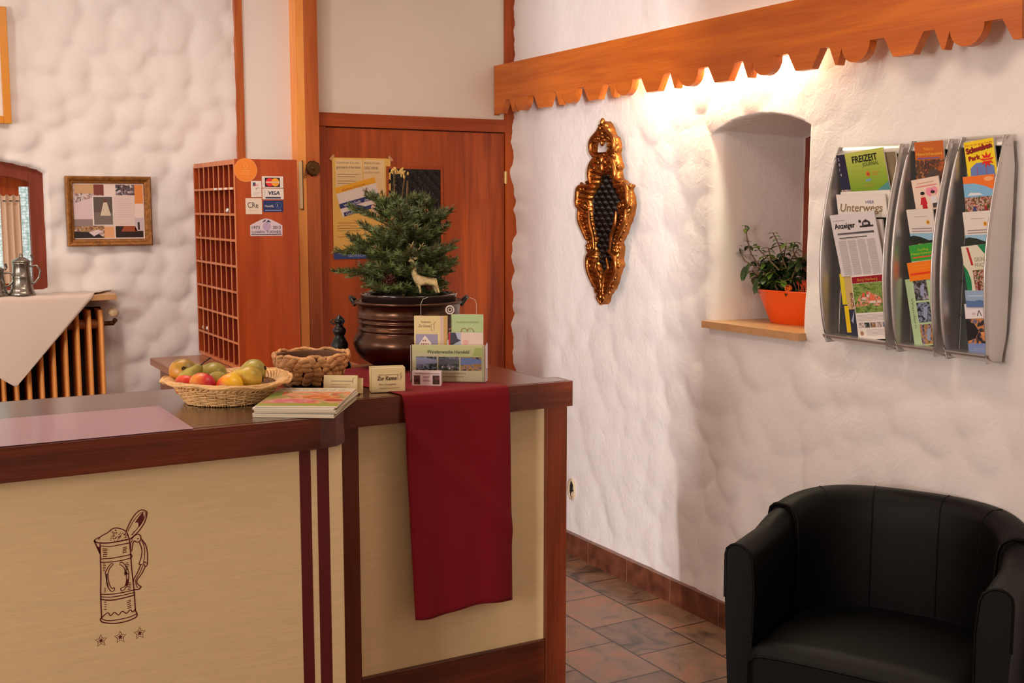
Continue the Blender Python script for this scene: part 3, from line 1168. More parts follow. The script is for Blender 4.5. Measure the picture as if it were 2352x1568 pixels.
mb = MB()
V_ = [82 + (1520 - 82) * i / 150 for i in range(151)]
for sgn in (-1, 1):
    P = []
    for vv in V_:
        ho = max(4, half(OUT, vv))
        hi = half(INN, vv) if 490 < vv < 1280 else 0
        # pierced opening in the crest
        row = []
        for (t, nz) in ((1.0, 0.0), (1.0, 0.026), (0.93, 0.036), (0.78, 0.043), (0.6, 0.031), (0.42, 0.040), (0.22, 0.030), (0.06, 0.028), (0.0, 0.008)):
            u = hi + (ho - hi) * t
            x, y = o2(sgn * u, vv)
            wob = 0.005 * math.sin(vv * 0.16 + 3 * t) * (1 if 0.05 < t < 0.98 else 0) + 0.003 * math.sin(vv * 0.41 + t * 9) * (1 if 0.05 < t < 0.98 else 0)
            if hi == 0 and t < 0.3:
                nz = 0.032 if nz > 0.01 else 0.02
            row.append(fo.p(x, y, nz + wob))
        P.append(row)

    def keep(i, j):
        vm = V_[i]
        return not (238 < vm < 318 and j >= 5)
    mb.grid(P, M_GOLD, True, keep)


def scroll(cx, cy, r, turns, a0, dirn, rad, lift=0.036):
    """volute in ornament pixels -> tube"""
    pts, rr = [], []
    n = int(26 * turns)
    for i in range(n + 1):
        t = i / n
        a = a0 + dirn * t * turns * 2 * math.pi
        q = r * (1 - 0.86 * t)
        x, y = o2(cx, cy)
        pts.append(fo.p(x + q * math.cos(a), y + q * math.sin(a), lift + 0.004 * t))
        rr.append(rad * (1 - 0.5 * t))
    mb.tube(pts, rr, M_GOLD, 8)
    mb.ball(pts[-1], rad * 1.3, M_GOLD, 8)


def swag(ptsuv, rad, lift=0.040):
    pts = [Vector(o2(u, v_)) for u, v_ in ptsuv]
    sm = []
    k = len(pts)
    for i in range(k - 1):
        p0, p1, p2, p3 = pts[max(0, i - 1)], pts[i], pts[i + 1], pts[min(k - 1, i + 2)]
        for q in range(6):
            t = q / 6
            sm.append(0.5 * ((2 * p1) + (p2 - p0) * t + (2 * p0 - 5 * p1 + 4 * p2 - p3) * t * t + (3 * p1 - p0 - 3 * p2 + p3) * t ** 3))
    sm.append(pts[-1])
    n = len(sm)
    mb.tube([fo.p(p.x, p.y, lift) for p in sm], [rad * (0.45 + 0.75 * math.sin(math.pi * (0.08 + 0.9 * i / n))) for i in range(n)], M_GOLD, 8)


for s_ in (-1, 1):
    swag([(s_ * 8, 100), (s_ * 40, 160), (s_ * 95, 225), (s_ * 100, 300), (s_ * 70, 345), (s_ * 30, 350)], 0.009)
    swag([(s_ * 60, 350), (s_ * 100, 420), (s_ * 112, 500), (s_ * 100, 560)], 0.010)
    swag([(s_ * 110, 580), (s_ * 200, 590), (s_ * 218, 660), (s_ * 215, 740), (s_ * 150, 790)], 0.011)
    swag([(s_ * 205, 760), (s_ * 200, 850), (s_ * 160, 940), (s_ * 130, 1010)], 0.010)
    swag([(s_ * 118, 780), (s_ * 112, 870), (s_ * 82, 980), (s_ * 70, 1090)], 0.008, 0.036)
    swag([(s_ * 62, 1090), (s_ * 90, 1110), (s_ * 120, 1150), (s_ * 120, 1240), (s_ * 80, 1340), (s_ * 40, 1400)], 0.009)
    swag([(s_ * 40, 1150), (s_ * 55, 1230), (s_ * 22, 1290), (s_ * 10, 1400), (s_ * 20, 1470)], 0.007, 0.036)
    swag([(s_ * 8, 1510), (s_ * 26, 1465), (s_ * 8, 1440)], 0.007)
    scroll(s_ * 46, 215, 0.018, 1.4, 0 if s_ > 0 else math.pi, s_, 0.006, 0.034)
    scroll(s_ * 190, 600, 0.022, 1.4, 1.6, s_, 0.007)
    scroll(s_ * 150, 740, 0.022, 1.3, 0.3, -s_, 0.007, 0.034)
    scroll(s_ * 118, 1080, 0.018, 1.3, 2.0, s_, 0.007)
    scroll(s_ * 118, 1215, 0.014, 1.2, 3.0, -s_, 0.006)
    scroll(s_ * 70, 440, 0.016, 1.2, 0.0, s_, 0.006)
    for (u, v_) in ((106, 262), (100, 312), (124, 440), (226, 590), (230, 735), (196, 880), (178, 930), (150, 1000), (142, 1062), (138, 1205), (108, 1300), (88, 1370), (60, 1420)):
        x, y = o2(s_ * u, v_)
        mb.ball(fo.p(x, y, 0.028), 0.010, M_GOLD, 8, (1, 0.8, 1.2))
    for i in range(9):
        vv = 820 + 30 * i
        x, y = o2(s_ * (half(INN, vv) + 0.62 * (half(OUT, vv) - half(INN, vv))), vv)
        mb.ball(fo.p(x, y, 0.041), 0.0065, M_GOLD, 7)
for (u, v_, r, a) in ((0, 90, 0.013, 1.4), (-18, 130, 0.010, 1.5), (18, 130, 0.010, 1.5), (0, 175, 0.010, 1), (0, 250, 0.012, 1.2), (0, 380, 0.014, 1.6), (0, 440, 0.012, 2.0), (0, 1300, 0.013, 1.2), (0, 1370, 0.010, 2.2), (0, 1460, 0.012, 1.2), (0, 1505, 0.009, 1.4), (-30, 400, 0.012, 1.0), (30, 400, 0.012, 1.0)):
    x, y = o2(u, v_)
    mb.ball(fo.p(x, y, 0.038), r, M_GOLD, 10, (1, 0.7, a))
mb.build('carved_frame', om, normals=False)
pm = tufted(Fr(fo.o, fo.u, fo.v), -0.105, 0.105, (800 - 1276) * SV, (800 - 492) * SV, 0.046, 0.018, M_BLACKO,
            inside=lambda x, y: abs(x) / SU < half(INN, 800 - y / SV) + 10)
for j in range(-12, 12):
    for i in range(-5, 6):
        x, y = i * 0.046 + (0.023 if j % 2 else 0), j * 0.023
        if abs(x) / SU < half(INN, 800 - y / SV) - 8:
            pm.ball(fo.p(x, y, 0.003), 0.004, M_BLACK, 7)
pm.build('padding', om, normals=False)
MB().fbox(fo, -0.03, 0.03, -0.15, 0.15, -0.03, -0.0, M_OAKZ).build('backing_board', om)

# broken socket in the wall beside the counter
hc = Vector((wall_x(4.437, 0.302), 4.437, 0.302))
hf = fr_right(hc.y, hc.z, hc.x - 0.004)
mb = MB()
mb.poly(hf, [(0.022 * math.cos(t) * (1 + 0.2 * math.sin(3 * t)), 0.042 * math.sin(t) * (1 + 0.15 * math.cos(4 * t))) for t in [k * 2 * math.pi / 20 for k in range(20)]], mat('hole_dark', lin(22, 18, 14), 0.9), 1)
mb.tube([hf.p(0.024 * math.cos(t), 0.045 * math.sin(t), 0.001) for t in [k * 2 * math.pi / 20 for k in range(20)]], [0.004 + 0.003 * abs(math.sin(k * 1.7)) for k in range(20)], mat('crumbled_plaster', lin(196, 172, 140), 0.9, bump=0.5, bscale=120), 6, closed=True)
mb.ball(hf.p(0.010, -0.022, 0.0), 0.010, mat('crumbled_plaster', (1, 1, 1, 1)), 8, (1, 1, 1.5))
mb.ball(hf.p(0.016, 0.004, 0.002), 0.005, mat('grey_wire_end', lin(120, 128, 140), 0.4), 8)
tag(mb.build('wall_socket_hole', origin=hc), 'small broken-out socket hole low in the white wall beside the counter', 'wall hole')

# ------------------------------------------------------------------ brochure racks
def rack_depth(t):
    """how far the side cheeks stand out, t = 0 bottom .. 1 top"""
    return 0.022 + 0.072 * math.sin(math.pi * (0.16 + 0.80 * t)) ** 0.9


def brochure_rack(y_l, y_r, z0, z1, n_tiers, label, cover=0.014):
    ym = (y_l + y_r) / 2
    xw = 2.818
    rk = thing('brochure_rack', label, 'brochure rack', (xw, ym, z0), 'silver brochure racks on the wall')
    W = y_l - y_r
    f = Fr((xw, ym, z0), (0, -1, 0), (0, 0, 1))
    h = z1 - z0
    MB().fbox(f, -W / 2 + 0.016, W / 2 - 0.016, 0.02, h - 0.03, 0.0, 0.008, M_RACK_SHADE).build('back_panel', rk, bevel=0.002)
    NS = 28
    for s in (-1, 1):
        mb = MB()
        P = []
        for i in range(NS + 1):
            t = i / NS
            d = rack_depth(t)
            z = h * t
            xo, xi = s * W / 2, s * (W / 2 - cover)
            taper = 0.012 * (1 - min(1, min(t, 1 - t) * 8)) * s
            xo -= taper
            P.append([f.p(xo, z, 0.0), f.p(xo, z, d - 0.012), f.p(xo - s * 0.0015, z, d - 0.004), f.p(xo - s * 0.006, z, d), f.p((xo + xi) / 2, z, d + 0.0035), f.p(xi + s * 0.002, z, d), f.p(xi, z, d - 0.006), f.p(xi, z, 0.008)])
        mb.grid(P, M_SILVER)
        mb.add(P[0], [tuple(range(8))], M_SILVER)
        mb.add(P[-1], [tuple(range(8))], M_SILVER)
        mb.build('side_cheek', rk)
    wi = W / 2 - cover
    # curved cap and foot
    mb = MB()
    P = []
    for i in range(9):
        a = math.pi / 2 * i / 8
        P.append([f.p(-wi - 0.010, h - 0.028 + 0.030 * math.sin(a), 0.004 + 0.030 * math.cos(a)), f.p(wi + 0.010, h - 0.028 + 0.030 * math.sin(a), 0.004 + 0.030 * math.cos(a))])
    mb.grid(P, M_SILVER)
    mb.fbox(f, -wi - 0.008, wi + 0.008, h - 0.030, h - 0.012, 0.004, 0.030, M_SILVER)
    mb.build('top_cap', rk)
    mb = MB()
    P = []
    d0 = rack_depth(0.04)
    for i in range(9):
        a = math.pi / 2 * i / 8
        P.append([f.p(-wi - 0.012, 0.026 - 0.026 * math.sin(a), d0 * math.cos(a) + 0.003), f.p(wi + 0.012, 0.026 - 0.026 * math.sin(a), d0 * math.cos(a) + 0.003)])
    mb.grid(P, M_SILVER)
    mb.fbox(f, -wi, wi, 0.022, 0.026, 0.004, d0 + 0.004, M_SILVER)
    mb.build('foot', rk)
    for i in range(n_tiers):
        zt = 0.026 + (h - 0.03) * i / n_tiers
        t = zt / h
        if i:
            MB().fbox(f, -wi, wi, zt - 0.003, zt, 0.008, 0.018, M_RACK_SHADE).build('shelf', rk)
    return rk


brochure_rack(2.782, 2.500, 1.168, 1.800, 4, 'widest silver brochure rack, holding a newspaper, beside the niche')
brochure_rack(2.484, 2.317, 1.168, 1.805, 6, 'narrow silver brochure rack between the two others, orange leaflet halfway down')
brochure_rack(2.301, 2.134, 1.168, 1.808, 6, 'narrow silver brochure rack with broad bare flank, yellow leaflet on top')


def leaflet(name, label, tl, tr, bl, nb, tilt, thick, paint, body=M_PAPER, sink=0.0, group=None, cat='brochure', ymin=2.151):
    """booklet leaning in a rack: corners seen at the given photo pixels, nb = distance of its foot from the wall"""
    B = PX(bl[0], bl[1], XW - nb)
    hpx = (bl[1] - tl[1])
    hgt = hpx * B.dot(Vector((0, 1, 0))) / 1.0
    # iterate the height so that the top edge lands on the top pixel
    h = 0.2
    for _ in range(6):
        nt = nb + h * math.sin(tilt)
        T = PX(tl[0], tl[1], XW - nt)
        h = (T.z - B.z) / math.cos(tilt)
    T2 = PX(tr[0], tr[1], XW - nt)
    wdt = abs(T.y - T2.y)
    roll = math.atan2(T2.z - T.z, wdt)
    wdt = min(wdt, min(B.y, T.y) - ymin if min(B.y, T.y) > 2.30 else (B.y + T.y) / 2 - ymin)
    yb = (B.y + T.y) / 2
    v_ = Vector((-math.sin(tilt), (T.y - B.y) / max(h, 0.01), math.cos(tilt))).normalized()
    u_ = Vector((0, -1, math.tan(roll)))
    u_ = (u_ - v_ * u_.dot(v_)).normalized()
    f = Fr(B, u_, v_)
    mb = MB()
    mb.fbox(f, 0, wdt, -sink, h, -thick, 0, body)
    paint(mb, f, wdt, h)
    o = mb.build(name, origin=f.p(wdt / 2, -sink, -thick / 2), normals=False)
    tag(o, label, cat, group)
    return o


def C(cx, cy):
    """crop pixel -> photo pixel (the enlarged view of the racks)"""
    return (1850 + cx / 2.7032, 280 + cy / 2.7032)


PH_TOWN = photo('print_red_roofs', [(70, 110, 50), (120, 150, 80), (224, 110, 84), (230, 190, 170), (80, 110, 60)], 70)
PH_GREEN = photo('print_meadow', [(60, 90, 40), (110, 140, 60), (150, 170, 90), (80, 110, 50)], 50, stretch=(1, 1, 3))
PH_DARK = photo('print_dusk_water', [(20, 24, 26), (60, 70, 84), (150, 160, 186), (40, 40, 36)], 90)
PH_HIKE = photo('print_hikers', [(40, 60, 34), (96, 110, 60), (170, 60, 50), (210, 200, 190), (70, 50, 34)], 110)
PH_DEER = photo('print_brown_animal', [(176, 90, 40), (110, 66, 40), (60, 44, 40), (190, 120, 70)], 60)
PH_NIGHT = photo('print_dark_forest', [(18, 20, 18), (50, 56, 40), (110, 110, 120), (180, 170, 190)], 80)
PH_HOUSE = photo('print_house_dusk', [(40, 40, 30), (196, 150, 60), (140, 120, 150), (60, 60, 40)], 90)
PH_HORSE = photo('print_harness', [(30, 26, 26), (60, 60, 70), (214, 140, 80), (90, 100, 130)], 45)
PH_ROOM = photo('print_dining_room', [(70, 50, 40), (200, 160, 110), (120, 70, 50), (220, 200, 190)], 60)
PH_WED = photo('print_table_setting', [(220, 200, 200), (90, 70, 70), (230, 214, 214), (160, 120, 110)], 45)
GREY = ink(150, 140, 136)
GROUP_B = 'brochures in the silver racks'


def p_blue(mb, f, w_, h):
    mb.rect(f, 0, w_, 0, h, ink(34, 34, 66))
    mb.rect(f, 0, w_, 0, h * 0.18, PH_WED, 2)
    for i, c in enumerate('2014'):
        mb.text(f, c, w_ * 0.06, h * 0.86 - i * h * 0.12, M_PAPER, h=h * 0.07, k=3)


leaflet('brochure', 'dark navy booklet peeking out behind the lime green journal', C(190, 207), C(330, 203), C(232, 470), 0.046, 0.21, 0.004, p_blue, ymin=2.515, group=GROUP_B)


def p_freizeit(mb, f, w_, h):
    n = 10
    for i in range(n):
        t = i / (n - 1)
        c = [a + (b - a) * t for a, b in zip((116, 158, 36), (196, 206, 96))]
        mb.rect(f, 0, w_, h * i / n, h * (i + 1) / n, ink(*[int(x) for x in c]))
    mb.poly(f, [(w_ * 0.45, 0), (w_, 0), (w_, h * 0.26), (w_ * 0.72, h * 0.12)], ink(84, 150, 150), 2)
    mb.poly(f, [(w_ * 0.15, 0), (w_ * 0.35, h * 0.05), (w_ * 0.6, h * 0.085), (w_ * 0.85, h * 0.07), (w_, h * 0.04), (w_, 0)], M_PAPER, 3)
    mb.poly(f, [(w_ * 0.22, 0), (w_ * 0.6, h * 0.065), (w_ * 0.9, h * 0.045), (w_, h * 0.02), (w_, 0)], PH_WED, 4)
    mb.text(f, 'FREIZEIT', w_ * 0.18, h * 0.76, ink(16, 18, 16), h=h * 0.150, w=w_ * 0.64, k=4, bold=0.0007)
    mb.text(f, 'JOURNAL', w_ * 0.42, h * 0.655, ink(60, 70, 40), h=h * 0.085, w=w_ * 0.42, k=4)
    mb.disc(f, w_ * 0.52, h * 0.48, w_ * 0.055, ink(222, 130, 40), 4)
    mb.disc(f, w_ * 0.525, h * 0.475, w_ * 0.03, ink(170, 60, 50), 5)
    mb.lines(f, w_ * 0.64, w_ * 0.8, [h * 0.5, h * 0.45], ink(230, 110, 50), 0.0009, 4)
    mb.rect(f, w_ * 0.44, w_ * 0.58, h * 0.32, h * 0.37, ink(120, 170, 190), 4)
    mb.lines(f, w_ * 0.36, w_ * 0.64, [h * 0.24, h * 0.2], ink(200, 130, 90), 0.0006, 4)


leaflet('brochure', 'lime green leisure journal, top of the widest rack', C(241, 196), C(484, 191), C(292, 470), 0.052, 0.21, 0.004, p_freizeit, ymin=2.515, group=GROUP_B)
leaflet('brochure', 'taupe booklet showing its edge at right behind the lime green journal', C(440, 190), C(556, 180), C(470, 450), 0.044, 0.20, 0.006,
        lambda mb, f, w_, h: (mb.rect(f, 0, w_, 0, h, ink(136, 120, 92)), mb.rect(f, 0, w_, h * 0.2, h * 0.7, photo('print_taupe', [(120, 106, 80), (150, 134, 104)], 90, stretch=(1, 1, 0.1)), 2)), ymin=2.515, group=GROUP_B)


def p_unter(mb, f, w_, h):
    mb.text(f, 'HIER', w_ * 0.60, h * 0.60, ink(86, 86, 150), h=h * 0.14, w=w_ * 0.17)
    mb.text(f, 'Unterwegs', w_ * 0.05, h * 0.26, ink(150, 118, 84), h=h * 0.36, w=w_ * 0.86, shear=0.3, bold=0.0004)
    mb.text(f, 'BEGLEITER', w_ * 0.14, h * 0.02, ink(170, 150, 130), h=h * 0.10, w=w_ * 0.6)
    mb.rect(f, w_ * 0.06, w_ * 0.9, h * 0.225, h * 0.232, GREY, 2)


leaflet('brochure', 'white booklet with brown handwritten title, above the newspaper', C(190, 452), C(494, 440), C(206, 590), 0.066, 0.20, 0.004, p_unter, ymin=2.515, group=GROUP_B)
leaflet('brochure', 'blank white booklet set behind the handwritten title one', C(218, 436), C(527, 432), C(236, 590), 0.054, 0.18, 0.006, lambda mb, f, w_, h: mb.rect(f, 0, w_, 0, h, M_PAPER), ymin=2.515, group=GROUP_B)


def p_anz(mb, f, w_, h):
    mb.rect(f, 0, w_, 0, h, ink(226, 220, 220))
    mb.text(f, 'Anzeiger', w_ * 0.07, h * 0.775, ink(40, 36, 38), h=h * 0.085, w=w_ * 0.46, k=3, bold=0.0008)
    mb.lines(f, w_ * 0.05, w_ * 0.34, [h * 0.90], GREY, 0.0008)
    K = ink(56, 50, 52)
    bx, by = w_ * 0.63, h * 0.76
    mb.poly(f, [(bx, by), (bx + w_ * 0.30, by), (bx + w_ * 0.30, by + h * 0.03), (bx, by + h * 0.03)], K)
    mb.poly(f, [(bx + w_ * 0.06, by + h * 0.03), (bx + w_ * 0.24, by + h * 0.03), (bx + w_ * 0.24, by + h * 0.08), (bx + w_ * 0.15, by + h * 0.125), (bx + w_ * 0.06, by + h * 0.08)], K)
    mb.poly(f, [(bx + w_ * 0.10, by + h * 0.04), (bx + w_ * 0.2, by + h * 0.04), (bx + w_ * 0.2, by + h * 0.075), (bx + w_ * 0.10, by + h * 0.075)], ink(206, 200, 200), 4)
    mb.disc(f, bx + w_ * 0.02, by + h * 0.10, w_ * 0.03, K)
    mb.rect(f, w_ * 0.10, w_ * 0.92, h * 0.665, h * 0.70, ink(70, 64, 66))
    mb.lines(f, w_ * 0.12, w_ * 0.75, [h * 0.62], ink(80, 74, 76), 0.0016, 2, 1, 0)
    mb.lines(f, w_ * 0.12, w_ * 0.6, [h * 0.60], GREY, 0.0006)
    for c in range(4):
        x0 = w_ * (0.08 + 0.215 * c)
        mb.lines(f, x0, x0 + w_ * 0.19, [h * 0.57 - i * h * 0.0165 for i in range(34)], ink(166, 158, 158), 0.0007, 2, c + 3, 0.1)


leaflet('newspaper', 'local newspaper with heavy black masthead in the widest rack', C(150, 580), C(428, 568), C(226, 960), 0.070, 0.22, 0.003, p_anz, ink(214, 208, 206), ymin=2.515, group='papers in the widest rack', cat='newspaper')
leaflet('newspaper', 'second copy of paper leaning right behind the newspaper with black masthead', C(190, 612), C(474, 596), C(236, 950), 0.055, 0.20, 0.006, lambda mb, f, w_, h: mb.rect(f, 0, w_, 0, h, ink(222, 212, 204)), ymin=2.515, group='papers in the widest rack', cat='newspaper')


def p_yel(mb, f, w_, h):
    mb.rect(f, 0, w_, 0, h, ink(44, 50, 70))
    mb.rect(f, w_ * 0.35, w_, h * 0.44, h * 0.97, ink(206, 176, 120), 2)
    mb.rect(f, w_ * 0.6, w_, h * 0.46, h * 0.7, PH_ROOM, 3)
    mb.rect(f, w_ * 0.06, w_ * 0.35, h * 0.52, h, ink(226, 206, 36), 3)
    mb.rect(f, w_ * 0.14, w_ * 0.42, h * 0.08, h * 0.5, ink(236, 200, 20), 4)
    mb.poly(f, [(w_ * 0.5, h * 0.26), (w_ * 0.8, h * 0.44), (w_ * 0.62, h * 0.22)], ink(170, 176, 196), 4)


leaflet('brochure', 'navy and yellow catalogue half hidden behind the castle leaflet', C(205, 942), C(300, 945), C(252, 1338), 0.046, 0.10, 0.007, p_yel, ink(40, 46, 66), ymin=2.515, group=GROUP_B)


def p_burg(mb, f, w_, h):
    mb.rect(f, w_ * 0.02, w_ * 0.98, h * 0.885, h * 0.985, ink(150, 22, 34))
    mb.text(f, 'Burg Harburg', w_ * 0.5, h * 0.915, ink(214, 160, 60), h=h * 0.045, w=w_ * 0.62, align='c')
    mb.rect(f, w_ * 0.02, w_ * 0.98, h * 0.42, h * 0.88, PH_GREEN, 2)
    mb.poly(f, [(w_ * 0.02, h * 0.52), (w_ * 0.2, h * 0.68), (w_ * 0.5, h * 0.74), (w_ * 0.98, h * 0.62), (w_ * 0.98, h * 0.50), (w_ * 0.5, h * 0.53)], PH_TOWN, 3)
    for (a, b, c, d_, col) in ((0.28, 0.66, 0.1, 0.07, (222, 96, 70)), (0.5, 0.60, 0.18, 0.09, (228, 112, 80)), (0.42, 0.7, 0.08, 0.05, (210, 90, 80)), (0.72, 0.60, 0.1, 0.05, (224, 120, 84))):
        mb.poly(f, [(w_ * a, h * b), (w_ * (a + c), h * b), (w_ * (a + c * 0.8), h * (b + d_)), (w_ * (a + c * 0.2), h * (b + d_))], ink(*col), 4)
        mb.rect(f, w_ * a, w_ * (a + c), h * (b - 0.04), h * b, ink(226, 206, 196), 4)
    mb.lines(f, w_ * 0.04, w_ * 0.96, [h * (0.385 - 0.021 * i) for i in range(5)], ink(186, 170, 172), 0.0007, 2, 4, 0.06)
    for i, (c, ph) in enumerate((((90, 50, 50), PH_WED), ((80, 60, 60), PH_NIGHT), ((110, 90, 40), PH_HOUSE), ((90, 60, 80), PH_WED), ((90, 90, 120), PH_DARK))):
        mb.rect(f, w_ * (0.05 + 0.187 * i), w_ * (0.05 + 0.187 * i + 0.165), h * 0.185, h * 0.265, ph, 2)
    mb.disc(f, w_ * 0.13, h * 0.10, w_ * 0.055, ink(176, 130, 100), 2)
    mb.lines(f, w_ * 0.28, w_ * 0.95, [h * (0.15 - 0.021 * i) for i in range(5)], ink(196, 180, 180), 0.0007, 2, 9, 0.3)


leaflet('brochure', 'castle leaflet with red title band and red-roofed town, bottom of widest rack', C(281, 956), C(492, 962), C(331, 1352), 0.058, 0.09, 0.003, p_burg, ymin=2.515, group=GROUP_B)


# narrow rack in the middle
def p_brown(mb, f, w_, h):
    mb.rect(f, 0, w_, 0, h * 0.55, PH_DEER)
    mb.rect(f, 0, w_, h * 0.55, h, ink(196, 98, 30))
    mb.rect(f, w_ * 0.08, w_ * 0.86, h * 0.57, h * 0.60, ink(110, 90, 150), 2)
    mb.text(f, 'Natur', w_ * 0.5, h * 0.78, ink(238, 170, 50), h=h * 0.09, w=w_ * 0.36, align='c')
    mb.text(f, 'Naturschauspiel', w_ * 0.5, h * 0.66, ink(246, 196, 60), h=h * 0.075, w=w_ * 0.88, align='c')
    mb.poly(f, [(w_ * 0.25, 0.02 * h), (w_ * 0.5, h * 0.3), (w_ * 0.75, h * 0.3), (w_ * 0.92, h * 0.05)], ink(82, 66, 58), 2)
    mb.stroke(f, [(w_ * 0.34, h * 0.3), (w_ * 0.36, h * 0.5)], w_ * 0.04, ink(64, 50, 46), 3)
    mb.stroke(f, [(w_ * 0.45, h * 0.3), (w_ * 0.46, h * 0.5)], w_ * 0.04, ink(64, 50, 46), 3)


leaflet('leaflet', 'orange brown nature leaflet with antlers, top of the middle rack', C(676, 128), C(855, 122), C(690, 372), 0.050, 0.12, 0.006, p_brown, ymin=2.332, group=GROUP_B)


def p_couple(mb, f, w_, h):
    mb.rect(f, 0, w_, 0, h, ink(238, 214, 196))
    mb.lines(f, w_ * 0.18, w_ * 0.8, [h * 0.86], ink(206, 160, 140), 0.0012, 2, 1, 0)
    mb.lines(f, w_ * 0.12, w_ * 0.9, [h * 0.76], ink(226, 130, 130), 0.0016, 2, 1, 0)
    for sx, colr, hair in ((0.34, (200, 30, 40), (24, 18, 18)), (0.72, (226, 222, 226), (60, 40, 36))):
        if sx > 0.5:
            mb.disc(f, w_ * (sx - 0.12), h * 0.56, w_ * 0.13, ink(240, 150, 170), 2)
            mb.disc(f, w_ * (sx + 0.06), h * 0.58, w_ * 0.12, ink(240, 150, 170), 2)
        mb.disc(f, w_ * sx, h * 0.50, w_ * 0.075, ink(238, 196, 176), 3)
        mb.disc(f, w_ * sx, h * 0.545, w_ * 0.08, ink(*hair), 3.5, ry=h * 0.05)
        mb.poly(f, [(w_ * (sx - 0.14), h * 0.2), (w_ * (sx + 0.12), h * 0.2), (w_ * (sx + 0.08), h * 0.42), (w_ * (sx - 0.08), h * 0.42)], ink(*colr), 3)
        mb.poly(f, [(w_ * (sx - 0.08), h * 0.06), (w_ * (sx + 0.10), h * 0.06), (w_ * (sx + 0.09), h * 0.2), (w_ * (sx - 0.07), h * 0.2)], ink(*((190, 30, 40) if sx < 0.5 else (70, 60, 66))), 3)


leaflet('leaflet', 'cream leaflet with a drawn couple and pink heart, in the middle rack', C(656, 362), C(826, 350), C(690, 560), 0.062, 0.16, 0.004, p_couple, ymin=2.332, group=GROUP_B)


def p_land(mb, f, w_, h):
    mb.rect(f, 0, w_, h * 0.38, h, ink(232, 222, 214))
    mb.rect(f, 0, w_, h * 0.2, h * 0.38, ink(150, 196, 222), 1)
    mb.poly(f, [(0, 0), (w_, 0), (w_, h * 0.22), (w_ * 0.7, h * 0.19), (w_ * 0.4, h * 0.28), (w_ * 0.15, h * 0.32), (0, h * 0.3)], ink(34, 44, 34), 2)
    mb.poly(f, [(w_ * 0.1, 0), (w_ * 0.9, 0), (w_ * 0.8, h * 0.08), (w_ * 0.3, h * 0.11)], ink(190, 170, 140), 3)
    mb.lines(f, w_ * 0.28, w_ * 0.75, [h * 0.81], ink(180, 166, 160), 0.0009, 2, 1, 0)
    mb.lines(f, w_ * 0.1, w_ * 0.95, [h * 0.5, h * 0.43], ink(150, 138, 140), 0.0014, 2, 2, 0.1)
    mb.disc(f, w_ * 0.76, h * 0.66, w_ * 0.07, ink(236, 180, 80), 2)
    mb.poly(f, [(w_ * 0.74, h * 0.63), (w_ * 0.79, h * 0.65), (w_ * 0.76, h * 0.71)], ink(130, 60, 30), 3)


leaflet('leaflet', 'white landscape leaflet jutting out askew in the middle rack', C(626, 546), C(792, 566), C(662, 780), 0.066, 0.22, 0.004, p_land, ymin=2.332, group=GROUP_B)


def p_green(mb, f, w_, h):
    mb.rect(f, 0, w_, h * 0.18, h, ink(56, 160, 56))
    mb.rect(f, 0, w_, 0, h * 0.18, ink(196, 206, 210))
    mb.text(f, 'Ausflug', w_ * 0.5, h * 0.68, ink(190, 210, 50), h=h * 0.12, w=w_ * 0.4, align='c')
    mb.text(f, 'Naturlehrpfad', w_ * 0.5, h * 0.5, ink(200, 210, 40), h=h * 0.12, w=w_ * 0.9, align='c')
    mb.rect(f, w_ * 0.08, w_, h * 0.33, h * 0.40, ink(224, 90, 60), 2)


leaflet('leaflet', 'bright green leaflet with red line, above the orange one', C(641, 768), C(811, 768), C(662, 890), 0.070, 0.14, 0.004, p_green, ymin=2.332, group=GROUP_B)


def p_orange(mb, f, w_, h):
    mb.rect(f, 0, w_, 0, h, ink(248, 128, 20))
    mb.rect(f, w_ * 0.06, w_, h * 0.30, h * 0.42, ink(236, 66, 20), 2)
    mb.lines(f, w_ * 0.2, w_ * 0.95, [h * 0.62, h * 0.78], ink(250, 160, 40), 0.0009)


leaflet('leaflet', 'bright orange leaflet, fifth down in the middle rack', C(629, 876), C(806, 876), C(650, 990), 0.072, 0.14, 0.004, p_orange, ymin=2.332, group=GROUP_B)


def p_mint(mb, f, w_, h):
    mb.rect(f, 0, w_, 0, h, ink(178, 206, 158))
    for i, ph in enumerate((PH_HOUSE, PH_DARK, PH_NIGHT)):
        mb.rect(f, w_ * 0.30, w_ * 0.80, h * (0.02 + 0.325 * i), h * (0.02 + 0.325 * i + 0.295), ph, 2)
        mb.poly(f, [(w_ * 0.5, h * (0.1 + 0.325 * i)), (w_ * 0.62, h * (0.06 + 0.325 * i)), (w_ * 0.72, h * (0.26 + 0.325 * i)), (w_ * 0.56, h * (0.24 + 0.325 * i))], ink(150, 160, 190), 3)
    mb.text(f, 'Wanderwoche', w_ * 0.93, h * 0.86, ink(110, 140, 90), h=w_ * 0.10, w=h * 0.6, rot=-math.pi / 2)
    mb.text(f, 'Wandern', w_ * 0.12, h * 0.72, ink(110, 140, 90), h=w_ * 0.09, w=h * 0.45, rot=-math.pi / 2)


leaflet('leaflet', 'tall mint green leaflet with three dark photos, foot of the middle rack', C(617, 974), C(800, 978), C(680, 1392), 0.050, 0.10, 0.004, p_mint, ink(190, 214, 172), ymin=2.332, group=GROUP_B)


